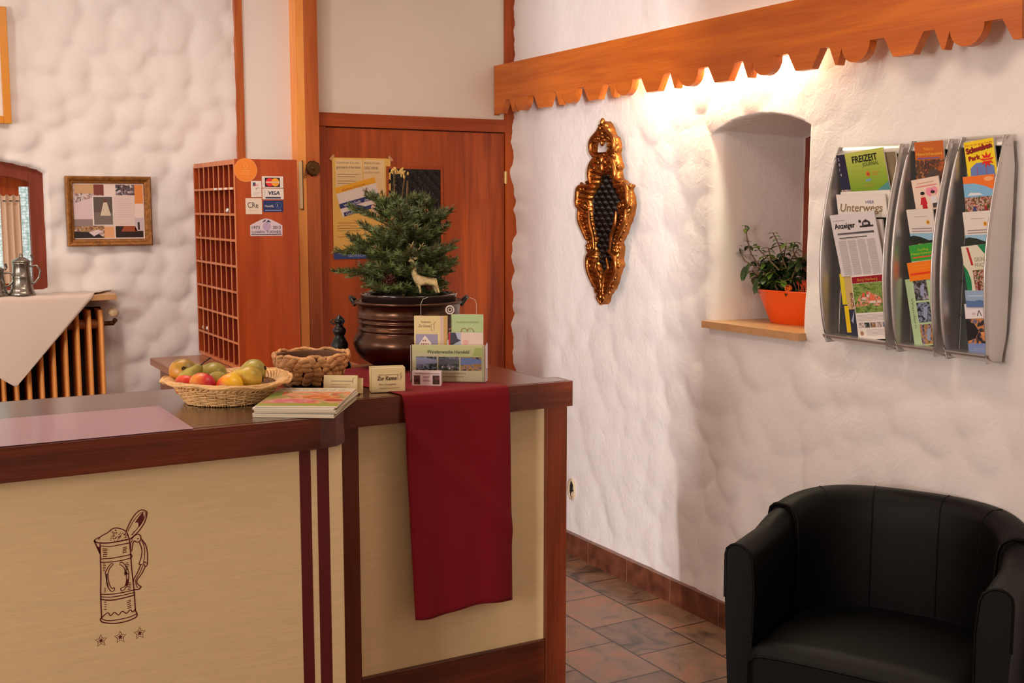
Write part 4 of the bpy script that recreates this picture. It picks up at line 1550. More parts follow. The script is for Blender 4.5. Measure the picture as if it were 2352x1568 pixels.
# narrow rack at the right
def p_park(mb, f, w_, h):
    mb.rect(f, 0, w_, 0, h, ink(246, 214, 24))
    mb.poly(f, [(w_ * 0.1, 0), (w_ * 0.93, 0), (w_ * 0.93, h * 0.28), (w_ * 0.7, h * 0.40), (w_ * 0.35, h * 0.42), (w_ * 0.13, h * 0.3)], ink(106, 130, 190), 2)
    for x in (0.35, 0.66):
        mb.stroke(f, [(w_ * x, 0), (w_ * x, h * 0.3)], w_ * 0.02, ink(170, 70, 90), 3)
    K = ink(150, 12, 16)
    mb.text(f, 'Hier ist der ganze Familie', w_ * 0.04, h * 0.88, ink(226, 120, 20), h=h * 0.055, w=w_ * 0.92, k=4)
    mb.text(f, 'Schwaben', w_ * 0.06, h * 0.69, K, h=h * 0.14, w=w_ * 0.86, k=4, rot=0.10, bold=0.0012)
    mb.text(f, 'Schwaben', w_ * 0.078, h * 0.682, ink(40, 6, 8), h=h * 0.14, w=w_ * 0.86, k=3.0, rot=0.10, bold=0.0012)
    mb.text(f, 'Park', w_ * 0.12, h * 0.49, K, h=h * 0.12, w=w_ * 0.38, k=4, rot=0.08, bold=0.0011)
    st_ = [(w_ * 0.72 + w_ * (0.24 if i % 2 == 0 else 0.12) * math.sin(math.pi * i / 9), h * 0.46 + h * (0.22 if i % 2 == 0 else 0.11) * math.cos(math.pi * i / 9)) for i in range(18)]
    mb.poly(f, st_, ink(222, 40, 26), 5)
    mb.lines(f, w_ * 0.6, w_ * 0.88, [h * 0.5, h * 0.44], ink(240, 190, 40), 0.0010, 7, 1, 0)


leaflet('leaflet', 'yellow park leaflet with a red star, top of the right-hand rack', C(982, 128), C(1166, 112), C(1012, 362), 0.050, 0.13, 0.006, p_park, group=GROUP_B)


def p_hike(mb, f, w_, h):
    mb.rect(f, 0, w_, 0, h, ink(240, 120, 40))
    mb.poly(f, [(0, h * 0.4), (w_, h * 0.4), (w_, h * 0.58), (w_ * 0.7, h * 0.72), (w_ * 0.35, h * 0.81), (0, h * 0.82)], ink(128, 186, 226), 2)
    mb.poly(f, [(w_ * 0.1, h * 0.5), (w_ * 0.6, h * 0.5), (w_ * 0.5, h * 0.56), (w_ * 0.2, h * 0.58)], ink(226, 232, 238), 3)
    mb.rect(f, 0, w_, 0, h * 0.46, PH_HIKE, 3)
    mb.rect(f, 0, w_, 0, h * 0.09, ink(200, 170, 110), 4)
    for x, c in ((0.3, (60, 70, 120)), (0.66, (150, 40, 40))):
        mb.poly(f, [(w_ * (x - 0.05), h * 0.04), (w_ * (x + 0.05), h * 0.04), (w_ * (x + 0.04), h * 0.22), (w_ * (x - 0.04), h * 0.22)], ink(*c), 5)
        mb.disc(f, w_ * x, h * 0.25, w_ * 0.035, ink(206, 150, 120), 5)
    mb.disc(f, w_ * 0.82, h * 0.90, w_ * 0.15, ink(246, 170, 110), 2, ry=h * 0.06)


leaflet('leaflet', 'orange and sky blue leaflet with hikers below the yellow park leaflet', C(976, 342), C(1172, 336), C(1000, 580), 0.062, 0.14, 0.004, p_hike, group=GROUP_B)
leaflet('leaflet', 'white landscape leaflet standing straight in the right-hand rack', C(975, 561), C(1158, 560), C(1002, 790), 0.070, 0.16, 0.004, p_land, group=GROUP_B)


def p_pfad(mb, f, w_, h):
    mb.rect(f, 0, w_, 0, h, ink(226, 220, 196))
    mb.poly(f, [(w_ * 0.6, h), (w_, h), (w_, h * 0.7), (w_ * 0.78, h * 0.84)], ink(14, 130, 80), 2)
    mb.poly(f, [(0, h * 0.62), (w_ * 0.12, h * 0.5), (w_ * 0.2, h * 0.3), (w_ * 0.18, h * 0.1), (w_ * 0.08, 0), (0, 0)], ink(20, 130, 80), 2)
    mb.poly(f, [(w_ * 0.18, h * 0.97), (w_ * 0.26, h * 0.97), (w_ * 0.36, h * 0.6), (w_ * 0.28, h * 0.6)], ink(186, 40, 40), 3)
    mb.text(f, 'GR\u00dcNER', w_ * 0.42, h * 0.67, ink(150, 150, 130), h=h * 0.085, w=w_ * 0.5)
    mb.text(f, 'PFAD', w_ * 0.42, h * 0.555, ink(150, 150, 130), h=h * 0.085, w=w_ * 0.34)
    mb.rect(f, w_ * 0.30, w_ * 0.96, 0, h * 0.50, PH_HIKE, 2)
    for x in (0.45, 0.66, 0.88):
        mb.poly(f, [(w_ * (x - 0.045), h * 0.02), (w_ * (x + 0.045), h * 0.02), (w_ * (x + 0.035), h * 0.26), (w_ * (x - 0.035), h * 0.26)], ink(110, 40, 44), 4)
        mb.disc(f, w_ * x, h * 0.28, w_ * 0.03, ink(200, 150, 120), 4)


leaflet('leaflet', 'cream and green path leaflet with red bar in the right-hand rack', C(966, 772), C(1152, 772), C(1010, 1075), 0.064, 0.13, 0.004, p_pfad, group=GROUP_B)


def p_blue2(mb, f, w_, h):
    mb.rect(f, 0, w_, 0, h, ink(150, 176, 206))
    mb.poly(f, [(0, 0), (w_, 0), (w_, h * 0.3), (w_ * 0.5, h * 0.45), (w_ * 0.3, h * 0.36), (0, h * 0.4)], ink(90, 120, 170), 2)
    mb.rect(f, w_ * 0.1, w_ * 0.9, h * 0.66, h * 0.7, ink(214, 222, 232), 2)


leaflet('leaflet', 'pale blue leaflet with hills, behind the black horse leaflet', C(990, 1046), C(1156, 1052), C(1000, 1150), 0.062, 0.12, 0.004, p_blue2, group=GROUP_B)


def p_horse(mb, f, w_, h):
    mb.rect(f, 0, w_, h * 0.70, h, ink(232, 224, 226))
    mb.rect(f, 0, w_, 0, h * 0.70, PH_HORSE, 1)
    mb.poly(f, [(0, h * 0.66), (0, h * 0.25), (w_ * 0.3, h * 0.3), (w_ * 0.45, h * 0.45), (w_ * 0.3, h * 0.6)], ink(28, 26, 28), 2)
    mb.poly(f, [(w_ * 0.5, h * 0.42), (w_ * 0.75, h * 0.44), (w_ * 0.7, h * 0.32), (w_ * 0.55, h * 0.36)], ink(226, 150, 90), 3)
    mb.rect(f, 0, w_, 0, h * 0.2, ink(120, 140, 190), 2)
    mb.lines(f, w_ * 0.2, w_ * 0.9, [h * 0.1, h * 0.07], ink(196, 206, 226), 0.0009)
    mb.text(f, '\u039b', w_ * 0.44, h * 0.75, ink(40, 40, 56), h=h * 0.11, w=w_ * 0.18)
    mb.text(f, 'SO', w_ * 0.26, h * 0.77, ink(196, 150, 150), h=h * 0.05)
    mb.rect(f, w_ * 0.74, w_ * 0.85, h * 0.765, h * 0.82, ink(60, 66, 130), 2)


leaflet('leaflet', 'white-topped leaflet with a black horse, foot of the right-hand rack', C(986, 1128), C(1166, 1134), C(1016, 1436), 0.050, 0.07, 0.004, p_horse, group=GROUP_B)

# ------------------------------------------------------------------ reception counter (long section)
HT = 1.10
lc = thing('reception_counter', 'long cream reception counter with painted tankard emblem and dark wood top', 'counter', (0.3, 2.95, 0))
mb = MB()
top_o = [(-0.9, 2.630), (0.955, 2.630), (1.000, 2.642), (1.030, 2.668), (1.044, 2.700), (1.044, 3.268), (-0.9, 3.268)]
mb.prism([(x, y, 1.024) for x, y in top_o], (0, 0, 0.076), M_OAK)
mb.build('worktop', lc, bevel=0.006, bseg=3)
mb = MB()
mb.prism([(x, y, 1.1000) for x, y in [(-0.9, 2.650), (0.95, 2.650), (0.99, 2.660), (1.015, 2.685), (1.026, 2.71), (1.026, 3.255), (-0.9, 3.255)]], (0, 0, 0.0008), M_OAKT)
mb.build('top_veneer', lc)
MB().box(-0.9, 1.030, 2.680, 2.72, 0.10, 1.023, M_FRONT).build('front_panel', lc, bevel=0.003)
MB().box(-0.9, 1.030, 2.70, 2.74, 0.0, 0.10, M_OAK).build('plinth', lc)
MB().box(0.995, 1.028, 2.722, 2.84, 0.0, 1.023, M_FRONT).build('end_panel', lc)
MB().box(-0.9, 0.99, 3.05, 3.08, 0.0, 1.023, M_OAKZ).build('back_panel', lc)
fl = fr_back(0.0, 0.0, 2.68)
for xa, xb in ((0.917, 0.946), (0.962, 0.993)):
    m_ = MB()
    m_.rect(fl, xa, xb, 0.10, 1.02, M_MAROON, 2)
    m_.build('painted_stripe', lc, normals=False)

# painted tankard: strokes measured on the panel
LN = mat('dark_red_brush_line', lin(92, 16, 18), 0.6)


def MG(cx, cy):
    p = PY(180 + cx / 4.48, 1150 + cy / 4.48, 2.68)
    return (p.x, p.z)


def crv(pts, n=6, closed=False):
    P = [Vector(MG(*p)) for p in pts]
    out = []
    k = len(P)
    rng = range(k if closed else k - 1)
    for i in rng:
        p0 = P[(i - 1) % k] if closed or i > 0 else P[i]
        p1, p2 = P[i], P[(i + 1) % k]
        p3 = P[(i + 2) % k] if closed or i + 2 < k else p2
        for q in range(n):
            t = q / n
            out.append(0.5 * ((2 * p1) + (p2 - p0) * t + (2 * p0 - 5 * p1 + 4 * p2 - p3) * t * t + (3 * p1 - p0 - 3 * p2 + p3) * t ** 3))
    if not closed:
        out.append(P[-1])
    return [(p.x, p.y) for p in out]


em = MB()


def S(pts, wd=0.0022, closed=False, n=6):
    em.stroke(fl, crv(pts, n, closed), wd, LN, 2, closed)


S([(222, 440), (226, 590), (230, 760), (228, 960), (238, 1200)], 0.0026)
S([(525, 400), (534, 520), (548, 700), (566, 860), (578, 1000), (586, 1130)], 0.0026)
S([(165, 400), (210, 375), (212, 378)], 0.002)
S([(165, 400), (175, 420), (225, 432), (320, 430), (430, 412), (525, 392)], 0.003)
S([(160, 405), (190, 470), (222, 540)], 0.003)
em.poly(fl, [MG(*p) for p in ((192, 470), (222, 475), (222, 545))], LN, 2)
S([(222, 462), (330, 466), (430, 450), (528, 430)])
S([(205, 400), (230, 365), (300, 325), (350, 286), (400, 278), (460, 295), (500, 330), (522, 388)])
S([(228, 596), (330, 590), (440, 572), (540, 550)])
S([(230, 630), (330, 628), (440, 612), (546, 585)])
S([(540, 550), (550, 565), (546, 585)])
S([(228, 960), (340, 958), (460, 940), (575, 914)])
S([(222, 985), (340, 988), (470, 966), (580, 940)])
S([(228, 1012), (340, 1020), (470, 996), (580, 966)], 0.0028)
S([(232, 1205), (300, 1150), (330, 1180), (370, 1145), (412, 1172), (450, 1135), (494, 1155), (530, 1120), (560, 1140), (586, 1112)])
S([(232, 1205), (290, 1230), (400, 1222), (520, 1195), (600, 1160)], 0.0022)
S([(232, 1205), (226, 1225), (260, 1250), (380, 1258), (500, 1235), (590, 1195), (602, 1160), (586, 1130)], 0.0028)
# lid
S([(490, 310), (540, 200), (600, 120), (650, 92), (695, 104), (704, 140), (680, 220), (620, 310), (540, 385), (522, 388)], 0.0024)
S([(505, 315), (560, 215), (620, 140), (665, 110), (690, 130), (660, 210), (600, 290), (545, 350)], 0.0014)
em.poly(fl, [MG(*p) for p in ((664, 112), (640, 140), (605, 185), (580, 222), (615, 222), (618, 262), (600, 290), (628, 262), (655, 222), (672, 170))], LN, 2)
em.poly(fl, [MG(*p) for p in ((560, 320), (578, 305), (572, 322))], LN, 2)
em.poly(fl, [MG(*p) for p in ((542, 350), (566, 336), (556, 352))], LN, 2)
# handle
S([(540, 398), (580, 355), (620, 342), (642, 370), (636, 405), (606, 425), (575, 412), (560, 440), (548, 520)], 0.0022)
S([(560, 400), (540, 430), (536, 500)], 0.0016)
S([(640, 385), (690, 450), (710, 540), (708, 660)], 0.0024)
S([(625, 420), (652, 500), (645, 580), (624, 648), (660, 650)], 0.002)
S([(650, 405), (678, 480), (680, 570), (668, 630)], 0.0016)
S([(708, 665), (688, 672), (670, 645), (680, 625), (700, 640)], 0.002)
S([(640, 655), (610, 730), (572, 800), (566, 830)], 0.0022)
S([(688, 672), (650, 750), (605, 810), (606, 850), (640, 880)], 0.0022)
S([(664, 660), (630, 740), (590, 810), (596, 870), (612, 892)], 0.0016)
S([(570, 912), (620, 908), (648, 876)], 0.003)
# scroll cartouche
for pts in ([(358, 640), (330, 650), (300, 690), (275, 745), (300, 752), (318, 700), (345, 664), (362, 650)],
            [(282, 752), (290, 830), (305, 890), (340, 930), (370, 915), (366, 890), (345, 900), (320, 860), (305, 800), (302, 752)],
            [(420, 640), (446, 630), (480, 660), (520, 740), (490, 745), (470, 690), (440, 660), (420, 655)],
            [(516, 745), (514, 820), (490, 890), (450, 925), (434, 905), (446, 892), (476, 880), (494, 820), (492, 745)]):
    S(pts, 0.0018)
em.poly(fl, [MG(*p) for p in ((485, 700), (505, 745), (478, 770), (470, 745))], LN, 2)
em.poly(fl, [MG(*p) for p in ((276, 752), (292, 752), (296, 830), (312, 880), (300, 880), (284, 820))], LN, 2)
em.poly(fl, [MG(*p) for p in ((498, 800), (516, 812), (498, 870), (486, 875))], LN, 2)
for x0, x1, ya, yb, st_, tl in ((245, 302, 492, 570, 19, 3), (452, 502, 485, 545, 17, -14), (250, 285, 648, 720, 17, 0), (478, 520, 640, 720, 17, -6), (262, 285, 900, 940, 17, 0), (500, 545, 845, 920, 17, -6), (260, 296, 1040, 1140, 25, 0), (496, 545, 1030, 1110, 19, -14)):
    y = ya
    r_s = random.Random(x0)
    while y < yb:
        a, b = x0 + r_s.uniform(0, 8), x1 - r_s.uniform(0, 10)
        em.stroke(fl, [MG(a, y), MG(b, y + tl)], 0.0018, LN, 2)
        y += st_
r_s = random.Random(3)
for i in range(80):
    x, y = r_s.uniform(330, 505), r_s.uniform(295, 410)
    if y > 278 + ((x - 400) / 120) ** 2 * 70 and y < 425 - (x - 330) * 0.14:
        q = MG(x, y)
        em.disc(fl, q[0], q[1], r_s.uniform(0.0006, 0.0014), LN, 2, n=6)
q = MG(612, 388)
em.disc(fl, q[0], q[1], 0.0018, LN, 2, n=8)
em.build('painted_tankard', lc, normals=False)
for cx, cy in ((232, 1437), (430, 1400), (630, 1360)):
    sm_ = MB()
    x, z = MG(cx, cy)
    star = [(x + (0.0135 if i % 2 == 0 else 0.0062) * math.sin(math.pi * i / 5), z + (0.0150 if i % 2 == 0 else 0.0068) * math.cos(math.pi * i / 5)) for i in range(10)]
    sm_.stroke(fl, star, 0.0013, LN, 2, True)
    sm_.poly(fl, [(x + (0.0062 if i % 2 == 0 else 0.0026) * math.sin(math.pi * i / 5), z + (0.0068 if i % 2 == 0 else 0.003) * math.cos(math.pi * i / 5)) for i in range(10)], LN, 2)
    sm_.build('painted_star', lc, normals=False)

# side section of the counter
rc_ = thing('counter_end_section', 'end section of the counter in dark oak frame, red runner hanging over it', 'counter', (1.43, 3.2, 0))
mb = MB()
out_r = [(1.048, 2.835), (1.815, 2.835), (1.815, 2.922), (1.803, 2.930), (1.768, 2.930), (1.768, 3.27), (1.63, 3.48), (1.048, 3.48)]
mb.prism([(x, y, 1.026) for x, y in out_r], (0, 0, 0.074), M_OAK)
mb.build('worktop', rc_, bevel=0.006, bseg=3)
MB().prism([(x, y, 1.1000) for x, y in [(1.05, 2.85), (1.80, 2.85), (1.80, 2.915), (1.757, 2.92), (1.757, 3.265), (1.625, 3.47), (1.05, 3.47)]], (0, 0, 0.0008), M_OAKT).build('top_veneer', rc_)
MB().box(1.098, 1.150, 2.868, 2.91, 0.0, 1.0255, M_OAKZ).build('post', rc_, bevel=0.003)
MB().box(1.743, 1.815, 2.868, 2.94, 0.0, 1.0255, M_OAKZ).build('post', rc_, bevel=0.003)
MB().box(1.1505, 1.7425, 2.882, 2.90, 0.312, 1.0255, M_FRONT).build('front_panel', rc_)
MB().box(1.1505, 1.7425, 2.870, 2.90, 0.0, 0.312, M_OAK).build('base_board', rc_, bevel=0.003)
MB().box(1.74, 1.765, 2.9405, 3.26, 0.0, 1.0255, M_OAKZ).build('end_panel', rc_)
MB().box(1.04, 1.60, 3.43, 3.46, 0.0, 1.0255, M_OAKZ).build('back_panel', rc_)

# desk mat
mb = MB()
mp = [PZ(375, 935, HT), PZ(445, 990, HT), PZ(-40, 1037, HT), PZ(-40, 968, HT)]
x1 = 0.652
mb.box(0.02, x1, 2.640, 2.985, 1.1010, 1.1028, M_MAT)
tag(mb.build('desk_mat', origin=(0.35, 2.8, 1.101), bevel=0.0006), 'lilac translucent desk mat lying on the long counter', 'desk mat')

# ------------------------------------------------------------------ runner
FA, FB = PZ(918, 905, 1.1035), PZ(1165, 882, 1.1035)
rn = MB()
P = []
NC = 36
tl, tr = Vector((1.175, 3.33, 1.103)), Vector((1.50, 3.44, 1.103))
for i in range(26):
    t = i / 25
    row = []
    for j in range(NC + 1):
        s_ = j / NC
        a = tl.lerp(Vector((1.262, 2.840, 1.1030)), t)
        b = tr.lerp(Vector((1.592, 2.840, 1.1030)), t)
        p = a.lerp(b, s_)
        # soft rucks near the back left edge
        ruck = 0.016 * math.exp(-((t - 0.08) / 0.10) ** 2) * math.exp(-((s_ - 0.02) / 0.14) ** 2)
        p.z += ruck + 0.0008
        row.append(p)
    P.append(row)
for i in range(1, 6):                     # turn over the edge
    a = math.pi / 2 * i / 5
    P.append([Vector((1.262 + 0.33 * j / NC, 2.838 - 0.012 * math.sin(a), 1.0930 + 0.0108 * math.cos(a))) for j in range(NC + 1)])
NH = 60
for i in range(1, NH + 1):
    t = i / NH
    row = []
    for j in range(NC + 1):
        s_ = j / NC
        x = 1.262 + 0.022 * t + (0.33 - 0.010 * t) * s_
        z = 1.093 - t * (0.617 + 0.012 * s_ * 0 + 0.006 * math.sin(s_ * 7))
        dgl = 0.007 * math.exp(-((s_ - (0.02 + 1.9 * (t - 0.14))) / 0.10) ** 2) * (t > 0.05)       # pulled diagonal crease
        y = 2.823 - dgl - t * (0.006 * math.sin(s_ * 9 + 1) + 0.004 * math.sin(s_ * 17)) - 0.010 * t * (1 - s_) - 0.0015
        row.append(Vector((x, y, z)))
    P.append(row)
rn.grid(P, M_RED)
ro = rn.build('table_runner', origin=(1.43, 2.83, 1.10), solid=0.0016)
tag(ro, 'crimson cloth runner lying across the counter end and hanging down its front', 'table runner')

# ------------------------------------------------------------------ copper cauldron with its tree
KC = Vector((1.519, 3.347, 1.1056))
KS, KRS = 0.84, 1.06
kt = thing('copper_cauldron', 'old copper cauldron with ringed neck, holding the little spruce', 'pot', KC)
MK = Matrix.Translation(KC)
prof = [(0.0, 0.0), (0.095, 0.0), (0.118, 0.012), (0.145, 0.034), (0.162, 0.062), (0.168, 0.088), (0.164, 0.110), (0.154, 0.130), (0.149, 0.138), (0.155, 0.141), (0.156, 0.146), (0.151, 0.150), (0.149, 0.156),
        (0.1515, 0.168), (0.154, 0.171), (0.1515, 0.174), (0.1515, 0.186), (0.154, 0.188), (0.154, 0.192), (0.1515, 0.194), (0.152, 0.215), (0.154, 0.232), (0.162, 0.238), (0.1655, 0.242), (0.1655, 0.248), (0.161, 0.250), (0.152, 0.246), (0.150, 0.20), (0.0, 0.19)]
prof = [(r * KRS, z_ * KS) for r, z_ in prof]
vessel = MB().lathe(prof, M_COPPER, 72, MK).build('vessel', kt)
lp = [(0.1385, 0.21), (0.1395, 0.246), (0.141, 0.248), (0.141, 0.256), (0.1425, 0.258), (0.1425, 0.264), (0.145, 0.267), (0.145, 0.272), (0.139, 0.272), (0.134, 0.262), (0.132, 0.255)]
lp = [(r * KRS, z_ - 0.040) for r, z_ in lp]
MB().lathe(lp, M_LINER, 64, MK).build('liner_pot', kt)
MB().lathe([(0.0, 0.216), (0.08, 0.219), (0.138, 0.215)], M_SOIL, 48, MK).build('soil', kt)
for s_ in (-1, 1):
    mb = MB()
    a0 = math.radians(-34 + (180 if s_ < 0 else 0) + 6)
    dr = Vector((math.cos(a0), math.sin(a0), 0))
    td = Vector((-dr.y, dr.x, 0))
    mb.tube([KC + dr * 0.158 + td * q + Vector((0, 0, 0.200 + h_)) + dr * (e + 0.008) for q, h_, e in ((-0.03, -0.004, 0), (-0.022, 0.012, 0.012), (0, 0.018, 0.018), (0.022, 0.012, 0.012), (0.03, -0.004, 0))], 0.0075, M_IRON, 8)
    mb.build('handle', vessel)

tr_ = thing('spruce_tree', 'small potted spruce with dense green needles, rising from the copper cauldron', 'tree', KC + Vector((0, 0, 0.218)))
T0 = KC + Vector((-0.012, 0.0, 0.216))
TT = KC + Vector((0.0, 0.0, 0.585))
rt = random.Random(21)
wd_ = MB()
nd = MB()
bd = nd
wd_.tube([T0.lerp(TT, i / 8) for i in range(9)], [0.011 * (1 - 0.75 * i / 8) for i in range(9)], M_TWIG, 7)


def needles(pts, dens, ln, r0=0.004, flat=0.35):
    for i in range(len(pts) - 1):
        a, b = pts[i], pts[i + 1]
        ax_ = (b - a)
        L = ax_.length
        if L < 1e-6:
            continue
        ax_.normalize()
        e1 = ax_.cross(Vector((0, 0, 1)))
        if e1.length < 1e-3:
            e1 = ax_.orthogonal()
        e1.normalize()
        e2 = e1.cross(ax_)
        for q in range(int(dens * L) + 1):
            t = rt.random()
            an = rt.uniform(0, 2 * math.pi)
            rd = e1 * math.cos(an) + e2 * math.sin(an)
            if rd.z < -0.4:
                rd.z *= flat
            dd = (rd + ax_ * rt.uniform(0.45, 1.1)).normalized()
            l_ = ln * rt.uniform(0.7, 1.15)
            p = a.lerp(b, t)
            w2 = dd.cross(ax_)
            if w2.length < 1e-4:
                continue
            w2 = w2.normalized() * 0.0010
            up = dd.cross(w2).normalized() * 0.0009
            tip = p + dd * l_
            m1 = p + dd * l_ * 0.5
            nd.add([p - w2, p + w2, m1 + w2 * 1.2 + up, m1 - w2 * 1.2 + up, tip], [(0, 1, 2, 3), (3, 2, 4)], M_NEEDLE, True)


def sprig(p, d, L, depth=0, ln=0.023):
    d = Vector(d).normalized()
    pts = [Vector(p)]
    n = 6
    dd = d.copy()
    for i in range(n):
        dd = (dd + Vector((rt.gauss(0, 0.05), rt.gauss(0, 0.05), 0.05 if depth == 0 else 0.02))).normalized()
        pts.append(pts[-1] + dd * L / n)
    wd_.tube(pts, [0.0032 * (1 - 0.5 * i / n) * (0.7 if depth else 1) for i in range(n + 1)], M_TWIG, 5)
    needles(pts, 1000, ln)
    for k in range(3 if (depth == 0 and rt.random() < 0.5) else 0):
        bd.ball(pts[-1] + Vector((rt.gauss(0, 0.003), rt.gauss(0, 0.003), rt.gauss(0, 0.003))) + dd * 0.004, 0.003, M_BUDB, 6, (0.8, 0.8, 1.3))
    if depth < 1 and L > 0.07:
        side = dd.cross(Vector((0, 0, 1)))
        if side.length < 1e-3:
            side = Vector((1, 0, 0))
        side.normalize()
        for f_ in (0.38, 0.6, 0.78):
            for s_ in (-1, 1):
                q = pts[int(f_ * n)]
                sprig(q, d * 0.8 + side * s_ * rt.uniform(0.6, 0.9) + Vector((0, 0, rt.uniform(-0.1, 0.25))), L * (0.62 - 0.35 * f_) * rt.uniform(0.85, 1.1), depth + 1, ln * 0.95)


RIGHT = Vector((math.cos(YAW), -math.sin(YAW), 0))
BACK = Vector((math.sin(YAW), math.cos(YAW), 0))


def TP(px_, py_, off=0.0):
    """point in the tree's own plane (through the trunk), off = towards the back"""
    d_ = _ray(px_, py_)
    pl0 = KC + BACK * off
    t = (pl0 - _C).dot(BACK) / d_.dot(BACK)
    return _C + d_ * t


# whorls of branches: (height fraction, count, length, rise)
for hf, cnt, L, rise in ((0.06, 10, 0.150, 0.02), (0.16, 10, 0.165, 0.16), (0.28, 10, 0.165, 0.25), (0.42, 10, 0.155, 0.36), (0.56, 8, 0.125, 0.6), (0.70, 6, 0.080, 0.95)):
    p = T0.lerp(TT, hf)
    a0 = rt.uniform(0, 6.28)
    for i in range(cnt):
        a = a0 + i * 2 * math.pi / cnt + rt.uniform(-0.2, 0.2)
        sprig(p + Vector((0, 0, rt.uniform(-0.015, 0.015))), Vector((math.cos(a), math.sin(a), rise)), L * rt.uniform(0.85, 1.15))
# the branches that shape the outline in the photo
c1 = T0.lerp(TT, 0.52)
for (ax0, ay0, bx, by) in ((905, 560, 770, 600), (930, 520, 795, 488), (925, 500, 832, 450), (915, 520, 872, 448), (945, 500, 985, 462), (950, 520, 1020, 505), (940, 560, 1046, 488), (960, 600, 1046, 622), (960, 640, 1036, 632), (890, 620, 768, 645), (895, 600, 790, 550), (950, 540, 990, 455)):
    A, B = TP(ax0, ay0), TP(bx, by, -0.03)
    sprig(A, B - A, (B - A).length, 0 if (B - A).length > 0.09 else 1)
for (ax0, ay0, bx, by) in ((908, 500, 905, 392), (918, 500, 930, 402)):
    A, B = TP(ax0, ay0), TP(bx, by)
    pts = [A.lerp(B, i / 6) for i in range(7)]
    wd_.tube(pts, 0.0026, M_TWIG, 5)
    needles(pts, 420, 0.013)
    for k in range(5):
        bd.ball(B + Vector((rt.gauss(0, 0.006), rt.gauss(0, 0.006), rt.gauss(0, 0.004))), 0.0045, M_BUD, 6, (0.8, 0.8, 1.4))
for (bx, by) in ((905, 385), (925, 386), (897, 396), (932, 392)):
    B = TP(bx, by)
    leaf_into(bd, TP(915, 398), B - TP(915, 398), 0.026, 0.009, M_BUD, 0.1, normal=-BACK)
wd_.build('trunk', tr_)
nd.build('needles', tr_, normals=False)

# pine cones
def pine_cone(c, r, label, tilt):
    mb = MB()
    Mt = Matrix.Translation(c) @ Matrix.Rotation(tilt, 4, 'X')
    mb.lathe([(0.0, -r * 0.7), (r * 0.45, -r * 0.5), (r * 0.55, 0), (r * 0.35, r * 0.6), (0.0, r * 0.9)], M_CONE, 12, Mt)
    for k in range(46):
        a = k * 2.39996
        t = k / 45
        z = r * (-0.6 + 1.45 * t)
        rr = r * 0.5 * math.sin(math.pi * (0.2 + 0.75 * t))
        p = Mt @ Vector((rr * math.cos(a), rr * math.sin(a), z))
        d_ = (Mt.to_3x3() @ Vector((math.cos(a), math.sin(a), 0.45 + 0.5 * t))).normalized()
        leaf_into(mb, p, d_, r * 0.75, r * 0.55, M_CONE, -0.25, normal=(Mt.to_3x3() @ Vector((0, 0, 1))))
    o = mb.build('pine_cone', origin=c, normals=False, solid=0.0012)
    tag(o, label, 'pine cone', 'pine cones in the cauldron')


pine_cone(TP(893, 658, -0.085) , 0.027, 'big open reddish brown pine cone at the front rim of the cauldron', 0.5)
pine_cone(TP(986, 657, -0.09), 0.016, 'small pine cone under the belly of the golden stag', 0.2)

# golden stag standing on the rim soil
dg_ = thing('stag_figurine', 'champagne gold glitter stag with antlers standing in the cauldron', 'figurine', TP(970, 672, -0.115))


def DP(px_, py_, o=0.0):
    return TP(px_, py_, -0.115 + o)


def skin_mesh(name, verts, edges, radii, m, parent, root, sub=2):
    me = bpy.data.meshes.new(name)
    o0 = Vector(parent['_o'])
    me.from_pydata([tuple(Vector(v) - o0) for v in verts], edges, [])
    ob = bpy.data.objects.new(name, me)
    COL.objects.link(ob)
    me.materials.append(m)
    md = ob.modifiers.new('skin', 'SKIN')
    md.use_smooth_shade = True
    for i, r in enumerate(radii):
        rr = r if isinstance(r, tuple) else (r, r)
        me.skin_vertices[0].data[i].radius = rr
    me.skin_vertices[0].data[root].use_root = True
    sb = ob.modifiers.new('smooth', 'SUBSURF')
    sb.levels = sub
    sb.render_levels = sub
    ob.parent = parent
    ob['_o'] = tuple(o0)
    return ob


dv = [DP(994, 646), DP(972, 645), DP(956, 648), DP(952, 632), DP(950, 614), DP(948, 598), DP(944, 597), DP(938.5, 601),  # rump, belly, chest, neck.., head, muzzle
      DP(963, 655, -0.008), DP(965, 664, -0.008), DP(966, 674, -0.008),       # front near leg 8-10
      DP(959, 655, 0.012), DP(968, 664, 0.014), DP(969, 673, 0.016),         # front far leg
      DP(1000, 652, -0.008), DP(1004, 660, -0.008), DP(1009, 673, -0.008),     # hind near
      DP(997, 654, 0.012), DP(999, 663, 0.014), DP(1003, 673, 0.016),         # hind far
      DP(1001, 641), DP(1003, 648)]                                             # tail
de = [(0, 1), (1, 2), (2, 3), (3, 4), (4, 5), (5, 6), (6, 7), (2, 8), (8, 9), (9, 10), (2, 11), (11, 12), (12, 13), (0, 14), (14, 15), (15, 16), (0, 17), (17, 18), (18, 19), (0, 20), (20, 21)]
dr_ = [0.0145, 0.0135, 0.016, 0.0115, 0.0085, 0.0075, 0.0065, 0.0045, 0.006, 0.0036, 0.0034, 0.006, 0.0036, 0.0034, 0.008, 0.0042, 0.0034, 0.008, 0.0042, 0.0034, 0.004, 0.0025]
skin_mesh('body', dv, de, dr_, M_DEER, dg_, 1)
mb = MB()
